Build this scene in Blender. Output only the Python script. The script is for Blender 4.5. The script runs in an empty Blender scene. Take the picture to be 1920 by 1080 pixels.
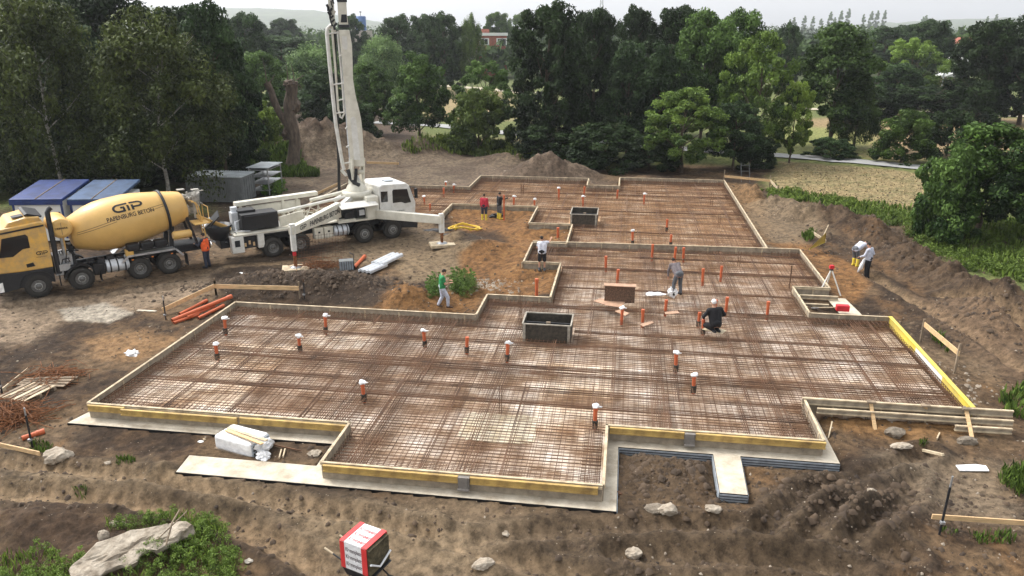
import bpy, bmesh, math, random
import numpy as np
from mathutils import Vector, Matrix
random.seed(7); NP=np.random.RandomState(7)
R=math.radians
# ---------------------------------------------------------------- camera, sky, sun, exposure
FPX=1420.0; CAMZ=11.2
PITCH=math.atan(480/FPX)
scn=bpy.context.scene
cam_d=bpy.data.cameras.new('camera'); cam=bpy.data.objects.new('camera',cam_d)
scn.collection.objects.link(cam); scn.camera=cam
cam_d.sensor_width=36; cam_d.lens=36*FPX/1920; cam_d.clip_start=.1; cam_d.clip_end=9000
cam.location=(0,0,CAMZ); cam.rotation_euler=(math.pi/2-PITCH,0,0)
SUN_EL=52; SUN_AZ=300      # azimuth: clockwise from +Y, where the sun stands
world=bpy.data.worlds.new('World'); scn.world=world; world.use_nodes=True
nt=world.node_tree; nt.nodes.clear()
sky=nt.nodes.new('ShaderNodeTexSky'); sky.sky_type='NISHITA'; sky.sun_disc=False
sky.sun_elevation=R(SUN_EL); sky.sun_rotation=R(SUN_AZ); sky.dust_density=4; sky.air_density=1.2
hs=nt.nodes.new('ShaderNodeHueSaturation'); hs.inputs['Saturation'].default_value=.16; hs.inputs['Value'].default_value=1.3
bg=nt.nodes.new('ShaderNodeBackground'); bg.inputs['Strength'].default_value=.15
wo=nt.nodes.new('ShaderNodeOutputWorld')
nt.links.new(sky.outputs[0],hs.inputs['Color']); nt.links.new(hs.outputs[0],bg.inputs[0]); nt.links.new(bg.outputs[0],wo.inputs[0])
sl=bpy.data.lights.new('sun','SUN'); sl.energy=1.2; sl.angle=R(14); sl.color=(1,.96,.9)
sun=bpy.data.objects.new('sun',sl); scn.collection.objects.link(sun)
sd=Vector((math.sin(R(SUN_AZ))*math.cos(R(SUN_EL)),math.cos(R(SUN_AZ))*math.cos(R(SUN_EL)),math.sin(R(SUN_EL))))
sun.rotation_euler=sd.to_track_quat('Z','Y').to_euler()
scn.view_settings.view_transform='Standard'; scn.view_settings.look='None'
scn.view_settings.exposure=0.85; scn.view_settings.gamma=1
scn.render.engine='CYCLES'
scn.cycles.max_bounces=5; scn.cycles.diffuse_bounces=2; scn.cycles.transmission_bounces=2; scn.cycles.volume_bounces=0
# ---------------------------------------------------------------- geometry helpers
_cp,_sp=math.cos(PITCH),math.sin(PITCH)
def P(px,py,z=0.):
    a=(px-960)/FPX; b=(py-540)/FPX
    fy=_cp-b*_sp; fz=-_sp-b*_cp; t=(z-CAMZ)/fz
    return Vector((a*t,fy*t,z))
def PD(px,py,d):           # point seen at (px,py) standing d metres away in plan
    a=(px-960)/FPX; b=(py-540)/FPX
    fy=_cp-b*_sp; fz=-_sp-b*_cp; t=d/fy
    return Vector((a*t,d,CAMZ+fz*t))
TH=math.atan2(222,math.hypot(FPX,480)); S=1.0585
_ct,_st=math.cos(TH),math.sin(TH)
def B(u,v,z=0.):           # building frame (snapped metres) -> world
    u*=S; v*=S
    return Vector((u*_ct+v*_st,-u*_st+v*_ct,z))
def Binv(x,y): return ((x*_ct-y*_st)/S,(x*_st+y*_ct)/S)

def link(o,parent=None):
    scn.collection.objects.link(o)
    if parent is not None: o.parent=parent
    return o
def tag(o,label=None,cat=None,group=None,kind=None):
    if label: o['label']=label
    if cat: o['category']=cat
    if group: o['group']=group
    if kind: o['kind']=kind
    return o
def empty(name,loc,rz,label,cat,group=None):
    o=bpy.data.objects.new(name,None); o.empty_display_size=.3
    o.location=loc; o.rotation_euler=(0,0,rz); link(o); tag(o,label,cat,group); return o
def copy_tree(o,parent=None,label=None,group=None):
    c=o.copy(); scn.collection.objects.link(c)
    if parent is not None: c.parent=parent
    if label: c['label']=label
    if group: c['group']=group
    for ch in o.children: copy_tree(ch,c)
    return c

class MB:
    def __init__(s): s.v=[]; s.f=[]; s.sm=[]
    def add(s,vs,fs,smooth=False):
        n=len(s.v); s.v+= [tuple(q) for q in vs]; s.f+=[tuple(i+n for i in f) for f in fs]; s.sm+=[smooth]*len(fs); return s
    def box(s,c,d,rz=0,M=None):
        hx,hy,hz=d[0]/2,d[1]/2,d[2]/2; vs=[]
        for z in (-hz,hz):
            for x,y in ((-hx,-hy),(hx,-hy),(hx,hy),(-hx,hy)):
                p=Vector((x,y,z))
                if M is not None: p=M@p
                elif rz: p=Vector((x*math.cos(rz)-y*math.sin(rz),x*math.sin(rz)+y*math.cos(rz),z))
                vs.append(p+Vector(c))
        return s.add(vs,[(3,2,1,0),(4,5,6,7),(0,1,5,4),(1,2,6,5),(2,3,7,6),(3,0,4,7)])
    def bar(s,a,b,w,h,up=(0,0,1)):
        a=Vector(a);b=Vector(b);d=(b-a); L=d.length; d.normalize(); up=Vector(up)
        if abs(d.dot(up))>.99: up=Vector((1,0,0))
        x=d.cross(up).normalized(); z=x.cross(d).normalized(); vs=[]
        for p in (a,b):
            for i,j in ((-1,-1),(1,-1),(1,1),(-1,1)): vs.append(p+x*i*w/2+z*j*h/2)
        return s.add(vs,[(0,1,2,3),(7,6,5,4),(0,4,5,1),(1,5,6,2),(2,6,7,3),(3,7,4,0)])
    def tube(s,pts,r,n=8,caps=True,smooth=True):
        pts=[Vector(p) for p in pts]; m=len(pts)
        rs=r if isinstance(r,(list,tuple)) else [r]*m
        vs=[];fs=[]; prev=None
        for i,p in enumerate(pts):
            d=(pts[min(i+1,m-1)]-pts[max(i-1,0)]).normalized()
            ref=prev if prev is not None else (Vector((0,0,1)) if abs(d.z)<.9 else Vector((1,0,0)))
            x=d.cross(ref)
            if x.length<1e-4: x=d.cross(Vector((.3,1,.2)))
            x.normalize(); y=x.cross(d).normalized(); prev=y
            for k in range(n):
                a=2*math.pi*k/n; vs.append(p+(x*math.cos(a)+y*math.sin(a))*rs[i])
        for i in range(m-1):
            for k in range(n):
                k2=(k+1)%n; fs.append((i*n+k,i*n+k2,(i+1)*n+k2,(i+1)*n+k))
        s.add(vs,fs,smooth)
        if caps:
            s.add(vs[:n],[tuple(range(n))[::-1]]); s.add(vs[-n:],[tuple(range(n))])
        return s
    def lathe(s,prof,c,ax,n=32,caps=True):   # prof: list (t along axis, radius)
        c=Vector(c); ax=Vector(ax).normalized(); x=ax.orthogonal().normalized(); y=ax.cross(x); vs=[];fs=[]
        for t,r in prof:
            for k in range(n):
                a=2*math.pi*k/n; vs.append(c+ax*t+(x*math.cos(a)+y*math.sin(a))*r)
        for i in range(len(prof)-1):
            for k in range(n):
                k2=(k+1)%n; fs.append((i*n+k,i*n+k2,(i+1)*n+k2,(i+1)*n+k))
        s.add(vs,fs,True)
        if caps:
            s.add(vs[:n],[tuple(range(n))[::-1]]); s.add(vs[-n:],[tuple(range(n))])
        return s
    def prism(s,poly,z0,z1):                 # poly list of (x,y) ccw
        n=len(poly); vs=[(x,y,z0) for x,y in poly]+[(x,y,z1) for x,y in poly]
        return s.add(vs,[tuple(range(n))[::-1],tuple(range(n,2*n))]+[(i,(i+1)%n,n+(i+1)%n,n+i) for i in range(n)])
    def extr(s,poly,y0,y1):                  # poly in (x,z), extruded along y
        n=len(poly); vs=[(x,y0,z) for x,z in poly]+[(x,y1,z) for x,z in poly]
        return s.add(vs,[tuple(range(n)),tuple(range(n,2*n))[::-1]]+[(i,n+i,n+(i+1)%n,(i+1)%n) for i in range(n)])
    def blob(s,c,r,seed=0,rough=.25,sub=2,sq=(1,1,1)):
        bm=bmesh.new(); bmesh.ops.create_icosphere(bm,subdivisions=sub,radius=1); rr=random.Random(seed)
        ks=[(Vector((rr.gauss(0,1),rr.gauss(0,1),rr.gauss(0,1))).normalized(),rr.uniform(.55,1.0)) for _ in range(9)]
        vs=[]
        for v in bm.verts:
            p=v.co.copy()
            for k,h in ks:                      # chop with planes: angular stones
                t=p.dot(k)-h
                if t>0: p-=k*t*.85
            p*=1+rr.uniform(-rough,rough)*.3
            vs.append(Vector((p.x*sq[0],p.y*sq[1],p.z*sq[2]))*r+Vector(c))
        fs=[tuple(l.index for l in f.verts) for f in bm.faces]; bm.free()
        return s.add(vs,fs)
    def mesh(s,name):
        me=bpy.data.meshes.new(name); me.from_pydata(s.v,[],s.f)
        me.polygons.foreach_set('use_smooth',s.sm)
        return me
    def build(s,name,mat,parent=None,bevel=0):
        me=s.mesh(name)
        bm=bmesh.new(); bm.from_mesh(me); bmesh.ops.recalc_face_normals(bm,faces=bm.faces); bm.to_mesh(me); bm.free()
        me.materials.append(mat)
        o=bpy.data.objects.new(name,me); link(o,parent)
        if bevel:
            m=o.modifiers.new('b','BEVEL'); m.width=bevel; m.segments=2; m.limit_method='ANGLE'; m.angle_limit=R(40)
        return o

# ---------------------------------------------------------------- materials
def mat(name,col,rough=.7,metal=0,var=.15,scale=6,bump=0,bscale=40,spec=.4,col2=None,coat=0,stretch=None,objvar=0):
    m=bpy.data.materials.new(name); m.use_nodes=True; t=m.node_tree; n=t.nodes; l=t.links
    b=n['Principled BSDF']; b.inputs['Roughness'].default_value=rough; b.inputs['Metallic'].default_value=metal
    b.inputs['Specular IOR Level'].default_value=spec; b.inputs['Coat Weight'].default_value=coat
    tc=n.new('ShaderNodeTexCoord'); src=tc.outputs['Object']
    if stretch:
        mp=n.new('ShaderNodeMapping'); mp.inputs['Scale'].default_value=stretch; l.new(src,mp.inputs[0]); src=mp.outputs[0]
    nz=n.new('ShaderNodeTexNoise'); nz.inputs['Scale'].default_value=scale; nz.inputs['Detail'].default_value=6; nz.inputs['Roughness'].default_value=.65
    l.new(src,nz.inputs['Vector'])
    cr=n.new('ShaderNodeValToRGB'); cr.color_ramp.elements[0].position=.32; cr.color_ramp.elements[1].position=.68
    c2=col2 if col2 else tuple(c*(1-var*1.6) for c in col); c1=tuple(min(1,c*(1+var)) for c in col) if not col2 else col
    cr.color_ramp.elements[0].color=(*c2,1); cr.color_ramp.elements[1].color=(*c1,1)
    l.new(nz.outputs[0],cr.inputs[0]); l.new(cr.outputs[0],b.inputs['Base Color'])
    if bump:
        n2=n.new('ShaderNodeTexNoise'); n2.inputs['Scale'].default_value=bscale; n2.inputs['Detail'].default_value=5; l.new(src,n2.inputs['Vector'])
        bp=n.new('ShaderNodeBump'); bp.inputs['Strength'].default_value=bump; bp.inputs['Distance'].default_value=.05
        l.new(n2.outputs[0],bp.inputs['Height']); l.new(bp.outputs[0],b.inputs['Normal'])
    return m
M={}
M['board']=mat('grey_board',(.30,.25,.185),.8,var=.25,scale=3,bump=.2)
M['wood']=mat('new_wood',(.62,.42,.22),.7,var=.2,scale=2,stretch=(1,6,6))
M['wood_pale']=mat('pale_wood',(.64,.53,.36),.75,var=.25,scale=3,col2=(.30,.23,.15))
M['wood_old']=mat('old_wood',(.25,.19,.13),.85,var=.35,scale=3)
M['beam']=mat('yellow_beam',(.56,.38,.12),.6,var=.25,scale=2.5,col2=(.25,.16,.06))
M['yellow']=mat('yellow_panel',(.72,.55,.06),.5,var=.2,scale=2,col2=(.45,.36,.12))
M['rust']=mat('rusty_steel',(.16,.078,.038),.8,var=.4,scale=2,col2=(.055,.030,.018))
M['rust2']=mat('rusty_pile',(.2,.08,.03),.9,var=.4,scale=8)
M['conc']=mat('pale_concrete',(.62,.56,.45),.85,var=.15,scale=2.2,bump=.35,bscale=20,col2=(.36,.30,.22))
M['conc_grey']=mat('grey_concrete',(.42,.38,.32),.85,var=.3,scale=3,bump=.4,bscale=15)
M['orange']=mat('orange_pipe',(.52,.12,.045),.5,var=.12,scale=4)
M['black']=mat('black_plastic',(.012,.012,.013),.5,var=.3,scale=9)
M['dark']=mat('dark_paint',(.02,.021,.024),.45,var=.3,scale=7)
M['rubber']=mat('rubber',(.022,.021,.02),.85,var=.35,scale=8,col2=(.04,.035,.028))
M['white']=mat('white_paint',(.74,.73,.69),.35,var=.05,scale=3,col2=(.55,.53,.47),coat=.2)
M['cream']=mat('cream_paint',(.70,.67,.57),.4,var=.06,scale=2,col2=(.52,.49,.40),coat=.15)
M['plast']=mat('white_plastic',(.80,.80,.80),.35,var=.1,scale=7,bump=.6,bscale=9)
M['truckyel']=mat('truck_yellow',(.74,.43,.09),.42,var=.05,scale=3.2,coat=.15,col2=(.46,.30,.13))
M['drumyel']=mat('drum_yellow',(.72,.45,.14),.45,var=.06,scale=1.0,coat=.1,col2=(.60,.37,.12))
M['steel']=mat('galvanised',(.45,.46,.47),.4,metal=.6,var=.2,scale=5)
M['steelp']=mat('pale_steel',(.60,.62,.64),.5,metal=.3,var=.12,scale=4)
M['rim']=mat('rim',(.16,.155,.145),.55,metal=.3,var=.3,scale=8)
M['hub']=mat('hub',(.50,.49,.46),.4,metal=.4,var=.2,scale=8)
M['silt']=mat('cement_dust',(.36,.34,.30),.9,var=.3,scale=5)
M['glass']=mat('dark_glass',(.012,.014,.016),.08,var=.1,scale=1,spec=.6)
M['blue']=mat('blue_tarp',(.018,.04,.15),.5,var=.25,scale=1.5,bump=.3,bscale=3)
M['blue2']=mat('faded_blue_tarp',(.05,.09,.17),.55,var=.25,scale=1.5,bump=.3,bscale=3)
M['wallwhite']=mat('white_wall',(.68,.69,.66),.6,var=.05,scale=1)
M['contgrey']=mat('grey_container',(.16,.17,.17),.6,var=.2,scale=2)
M['controof']=mat('container_roof',(.42,.45,.46),.5,var=.2,scale=1.5)
M['red']=mat('red_paint',(.55,.02,.03),.5,var=.15,scale=4)
M['redplast']=mat('red_wrap',(.66,.05,.05),.4,var=.1,scale=4)
M['yhose']=mat('yellow_hose',(.75,.50,.05),.5)
M['deadbark']=mat('dead_bark',(.17,.13,.095),.95,var=.4,scale=5,bump=1,bscale=9,stretch=(1,1,.3),col2=(.05,.038,.03))
M['bark']=mat('bark',(.085,.062,.042),.95,var=.4,scale=7,bump=.9,bscale=14)
M['birchbark']=mat('birch_bark',(.55,.52,.46),.8,var=.3,scale=5,col2=(.10,.09,.08))
M['brick']=mat('red_brick',(.30,.105,.07),.85,var=.2,scale=1.5)
M['silo']=mat('blue_silo',(.09,.17,.36),.5,var=.1,scale=.4)
M['stone']=mat('stone',(.20,.165,.125),.9,var=.3,scale=6,bump=.8,bscale=12)
M['rock']=mat('pale_rock',(.46,.40,.32),.9,var=.25,scale=3.5,bump=1,bscale=9,col2=(.20,.16,.115))
M['wool']=mat('brown_wool',(.11,.09,.05),.95,var=.4,scale=9,bump=.8,bscale=25)
M['osb']=mat('osb_board',(.20,.12,.075),.8,var=.5,scale=16,col2=(.04,.025,.018))
M['plyred']=mat('ply_reddish',(.42,.26,.17),.7,var=.2,scale=3)
M['grey_plate']=mat('grey_plate',(.30,.33,.36),.5,var=.2,scale=4)
M['lampglass']=mat('lamp_glass',(.8,.8,.78),.2)
M['lampor']=mat('orange_lamp',(.7,.2,.03),.3)
M['skin']=mat('skin',(.48,.26,.17),.6,var=.1,scale=10)
M['hair']=mat('hair',(.03,.022,.016),.8)
def cloth(n,c): M[n]=mat(n,c,.85,var=.18,scale=9,bump=.25,bscale=25)
for n,c in dict(c_orange=(.85,.13,.03),c_navy=(.03,.035,.055),c_green=(.03,.23,.08),c_grey=(.22,.20,.19),c_lgrey=(.48,.50,.58),c_red=(.50,.035,.06),
    c_black=(.012,.012,.014),c_white=(.62,.63,.70),c_dgrey=(.10,.105,.115),c_mauve=(.16,.135,.14),c_yboot=(.72,.55,.06),c_brown=(.10,.06,.04),c_cap=(.75,.74,.72),c_teal=(.10,.16,.18)).items(): cloth(n,c)

def leafmat(name,col,col2,trans=.25):
    m=bpy.data.materials.new(name); m.use_nodes=True; t=m.node_tree; n=t.nodes; l=t.links
    b=n['Principled BSDF']; b.inputs['Roughness'].default_value=.55; b.inputs['Specular IOR Level'].default_value=.12
    a=n.new('ShaderNodeAttribute'); a.attribute_name='leaf'
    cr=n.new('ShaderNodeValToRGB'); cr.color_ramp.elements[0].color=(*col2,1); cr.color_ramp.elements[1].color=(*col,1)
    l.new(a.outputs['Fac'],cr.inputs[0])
    oi=n.new('ShaderNodeObjectInfo'); mx=n.new('ShaderNodeMixRGB'); mx.blend_type='MULTIPLY'; mx.inputs[0].default_value=1
    l.new(cr.outputs[0],mx.inputs[1]); l.new(oi.outputs['Color'],mx.inputs[2]); l.new(mx.outputs[0],b.inputs['Base Color'])
    tr=n.new('ShaderNodeBsdfTranslucent'); l.new(mx.outputs[0],tr.inputs[0]); ms=n.new('ShaderNodeMixShader'); ms.inputs[0].default_value=trans
    l.new(b.outputs[0],ms.inputs[1]); l.new(tr.outputs[0],ms.inputs[2]); l.new(ms.outputs[0],n['Material Output'].inputs[0])
    return m
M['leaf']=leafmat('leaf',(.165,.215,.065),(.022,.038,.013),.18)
# ---------------------------------------------------------------- numpy noise
def _h(i,j,s):
    n=(i*374761393+j*668265263+s*1442695041)&0xffffffff
    n=((n^(n>>13))*1274126177)&0xffffffff
    return ((n^(n>>16))&0xffff)/65535.0
def vnoise(x,y,s=0):
    xi=np.floor(x).astype(np.int64); yi=np.floor(y).astype(np.int64); fx=x-xi; fy=y-yi
    fx=fx*fx*(3-2*fx); fy=fy*fy*(3-2*fy)
    a=_h(xi,yi,s);b=_h(xi+1,yi,s);c=_h(xi,yi+1,s);d=_h(xi+1,yi+1,s)
    return (a+(b-a)*fx)*(1-fy)+(c+(d-c)*fx)*fy
def fbm(x,y,s=0,o=4,g=.5):
    t=0;a=1;w=0
    for k in range(o):
        t=t+a*vnoise(x*2**k+k*17.3,y*2**k-k*9.1,s+k); w+=a; a*=g
    return t/w-.5
def seg_d(X,Y,pts,closed=False):
    best=np.full(X.shape,1e9); n=len(pts)
    for i in range(n if closed else n-1):
        ax,ay=pts[i];bx,by=pts[(i+1)%n]; dx,dy=bx-ax,by-ay; L=dx*dx+dy*dy+1e-9
        t=np.clip(((X-ax)*dx+(Y-ay)*dy)/L,0,1); best=np.minimum(best,np.hypot(X-ax-t*dx,Y-ay-t*dy))
    return best
def sdf(X,Y,pts):           # negative inside
    d=seg_d(X,Y,pts,True); ins=np.zeros(X.shape,bool); n=len(pts)
    for i in range(n):
        ax,ay=pts[i];bx,by=pts[(i+1)%n]
        if ay==by: continue
        c=((ay>Y)!=(by>Y))&(X<(bx-ax)*(Y-ay)/(by-ay)+ax); ins^=c
    return np.where(ins,-d,d)
def ss(x): x=np.clip(x,0,1); return x*x*(3-2*x)
def pxl(l,z=-.25): return [tuple(P(a,b,z)[:2]) for a,b in l]
# ---------------------------------------------------------------- the building outline (building frame)
OUT=[(-15.1,17.8),(-7.15,17.8),(-7.15,15.75),(-.15,15.75),(-.15,18.7),(5.55,18.7),(5.55,21.2),(10.2,21.2),(10.2,28.6),(7.3,28.6),
 (7.3,31.9),(8.8,31.9),(8.8,37.9),(7.25,37.9),(7.25,56.4),(-.25,56.4),(-.25,53.1),(-2.55,53.1),(-2.55,55.7),(-10.6,55.7),(-10.6,51.3),
 (-19.5,51.3),(-19.5,42.5),(-10.6,42.5),(-10.6,45.8),(-5.15,45.8),(-5.15,41.5),(-2.7,41.5),(-2.7,37.3),(-4.45,37.3),(-4.45,33.9),(-2.7,33.9),
 (-2.7,28.95),(-5.3,28.95),(-5.3,26.55),(-15.1,26.55)]
OUTW=[tuple(B(u,v)[:2]) for u,v in OUT]
LEDGE=[(-15.55,17.38),(-7.55,17.38),(-7.55,16.25),(-11.1,16.25),(-11.0,15.45),(.2,15.40),(.2,18.36),(2.72,18.36),(2.70,16.55),(3.36,16.55),(3.42,18.36),(5.95,18.36),(5.9,21.2),(5,23),(-14,23),(-15.3,18.4)]
LEDGEW=[tuple(B(u,v)[:2]) for u,v in LEDGE]
# ---------------------------------------------------------------- terrain
berm=pxl([(1395,352),(1440,375),(1505,395),(1580,405),(1640,425),(1690,465),(1740,490),(1800,520),(1850,560)],.3)
def gh(*a): return a
MOUNDS=[ # px,py(base centre), height, rx, ry (m), yaw
 (600,292,2.3,4.2,3.0),(690,293,1.8,5.0,3.0),(565,300,1.8,3.5,3),(800,292,1.35,1.9,1.6),(1025,333,2.0,3.2,1.7),(960,300,.7,4,2),(1100,335,.5,2,1),
 (470,548,.65,2.4,1.5),(560,555,.75,3.0,1.6),(660,545,.6,2.4,1.6),(765,572,.95,1.5,1.2),(880,550,.3,1.4,.9),
 (1905,610,1.2,2.2,2.6),(1600,965,.55,1.6,.9),(1240,880,.30,1.6,1.2),(60,985,.35,2.2,.7),(230,1040,.35,1.8,.6),(1000,470,.2,2,1.2),(905,470,.5,1.8,1.5),
 (860,455,.55,1.6,1.1),(480,900,.1,3,1),(1450,1010,.25,2,.6),(1700,440,.25,3,1.5),(1480,395,.35,2.2,1.4),(330,290,.8,6,3),(1820,430,.5,4,3)]
MW=[(*P(px,py,-.2)[:2],h,rx,ry) for px,py,h,rx,ry in MOUNDS]
RUTS=[pxl(l,-.3) for l in ([(-40,868),(200,890),(480,925),(760,990),(1000,1060),(1150,1100)],[(-40,925),(230,945),(430,985),(560,1045),(640,1100)],
 [(300,905),(520,950),(800,1000)],[(900,1010),(1200,985),(1450,1000),(1700,1050)],[(1150,1040),(1350,1050),(1600,1075)],
 [(1430,1010),(1520,930),(1640,890),(1740,850)],[(1500,1020),(1600,940),(1690,905)],[(1600,1010),(1680,960),(1720,900)],
 [(1920,700),(1800,620),(1700,560),(1630,520)],[(1920,640),(1840,590),(1760,560)],[(430,505),(600,490),(800,440)],[(0,580),(200,560),(330,540)])]
def height(X,Y):
    X=np.asarray(X,float);Y=np.asarray(Y,float)
    z=np.full(X.shape,-.25)
    far=ss((Y-60)/25); rough=1-.5*far
    z=z+fbm(X*.35,Y*.35,1,4)*.28*rough+fbm(X*1.6,Y*1.6,5,4,.6)*.13*rough+fbm(X*5,Y*5,15,4,.75)*.13*(1-far)*(.45+1.1*vnoise(X*.5,Y*.5,18))
    for mx,my,h,rx,ry in MW:
        q=((X-mx)/rx)**2+((Y-my)/ry)**2
        m=q<6
        if not np.any(m): continue
        w=np.exp(-q*1.3)
        z=z+np.where(m,h*w*(1+.5*fbm(X*1.3,Y*1.3,int(abs(mx)*7)%90,4,.6)*1.6),0)
    d=seg_d(X,Y,berm); wob=fbm(X*.6,Y*.6,44,3)
    z=z+.55*np.exp(-(d/(1.05+1.6*wob))**2)*(1+2.6*fbm(X*.75,Y*.75,47,5,.75))*(.7+1.2*vnoise(X*.35,Y*.35,49))
    for i,r in enumerate(RUTS):
        d=seg_d(X,Y,r)+.18*vnoise(X*.8,Y*.8,60+i)
        z=z*(1-.6*np.exp(-(d/.5)**2))-.25*.6*np.exp(-(d/.5)**2)-.15*np.exp(-(d/.33)**4)+.12*np.exp(-((d-.58)/.17)**2)*(.5+vnoise(X*1.7,Y*1.7,90+i))+.05*np.sin(X*17+Y*6+i)*np.exp(-((d-.25)/.18)**2)
    # flat where vehicles stand
    for poly,zz in FLATS:
        w=ss(1-sdf(X,Y,poly)/1.2); z=z*(1-w)+(zz+.03*fbm(X*2,Y*2,33))*w
    s=sdf(X,Y,OUTW); 
    w=ss(1-(s-.15)/1.3); near=(-.16+.26*ss((Y-25.5)/4)*(1-.5*ss((X-3)/3))+fbm(X*1.5,Y*1.5,71,4,.6)*.2)
    z=np.where(s>0,z*(1-w*.85)+near*w*.85,z)
    l=sdf(X,Y,LEDGEW); wl=ss(1-l/.5)*(Y<24)
    z=z*(1-wl)+(-.155+.10*fbm(X*3,Y*3,75)-.22*ss((X-2.6)/1.0))*wl
    z=np.where(s<.06,-.6,z); z=np.where((l<.0)&(Y<24),-.6,z)
    # distant undulation
    z=z+ss((Y-250)/900)*(4+6*fbm(X*.002,Y*.002,80,3))*0
    return z
FLATS=[(pxl([(-120,575),(20,560),(170,545),(330,510),(360,500),(300,470),(100,480),(-120,500)]),-.2),
       (pxl([(400,500),(520,490),(600,476),(700,460),(770,450),(790,430),(700,425),(500,440),(400,470)]),-.2)]
def G(x,y): return float(height(np.array([x]),np.array([y]))[0])
def gp(px,py):
    z=-.25
    for _ in range(5):
        p=P(px,py,z); z=.5*z+.5*G(p.x,p.y)
    p=P(px,py,z); p.z=G(p.x,p.y); return p
def grid_rows():
    ys=[4.0]
    while ys[-1]<150: ys.append(ys[-1]+max(.055,(ys[-1]+8)*.0035))
    while ys[-1]<7000: ys.append(ys[-1]*1.05)
    return np.array(ys)
ys=grid_rows(); NC=760
t=np.linspace(-1,1,NC)
YY=np.repeat(ys[:,None],NC,1); XX=t[None,:]*(ys[:,None]+12)*.95
ZZ=height(XX,YY)
# colour by material zone (dirt, sand, straw, grass ...)
def zone(poly,soft=.5,amp=1.0,seed=0,z=-.25,world=False):
    pts=poly if world else pxl(poly,z)
    x0=min(p[0] for p in pts)-4;x1=max(p[0] for p in pts)+4;y0=min(p[1] for p in pts)-4;y1=max(p[1] for p in pts)+4
    m=(XX>x0)&(XX<x1)&(YY>y0)&(YY<y1); w=np.zeros(XX.shape)
    xs=XX[m];yy=YY[m]
    d=sdf(xs,yy,pts)+amp*1.6*fbm(xs*.9,yy*.9,100+seed,5,.65)
    w[m]=ss(.5-d/(2*soft)); return w
COL=np.zeros(XX.shape+(3,))
def mixc(w,c,amt=1.):
    global COL
    w=(w*amt)[...,None]; COL=COL*(1-w)+np.array(c)*w
n1=fbm(XX*.5,YY*.5,201,5,.6); n2=fbm(XX*2.2,YY*2.2,210,5,.7); n3=fbm(XX*.12,YY*.12,230,4)
COL[:]=(.098,.063,.038)
mixc(ss(n1*4.5+.35),(.185,.125,.074),.85)
mixc(ss(-n1*5+n2*3-.05),(.045,.031,.022),.85)
mixc(ss(n2*6-.9),(.26,.19,.125),.5)
mixc(ss(n3*5-.25),(.25,.19,.13),.5)
mixc(ss(fbm(XX*.9,YY*.35,260,4)*7-1.1),(.20,.115,.055),.6)
_bd=seg_d(XX,YY,berm)
mixc(ss((2.6-_bd+2*n1)/1.5)*ss(.55+n1*4),(.085,.060,.042),.8)
for i_,r_ in enumerate(RUTS):
    _d=seg_d(XX,YY,r_)+.18*vnoise(XX*.8,YY*.8,60+i_)
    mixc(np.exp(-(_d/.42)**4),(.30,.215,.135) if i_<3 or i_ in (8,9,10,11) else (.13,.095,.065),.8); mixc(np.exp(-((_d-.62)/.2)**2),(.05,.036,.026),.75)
BEIGE=(.31,.24,.175); SAND=(.25,.13,.052); DARK=(.045,.032,.024); STRAW=(.27,.205,.105); GREEN=(.10,.125,.035); RED=(.17,.10,.06); TAN=(.27,.205,.14)
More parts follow.
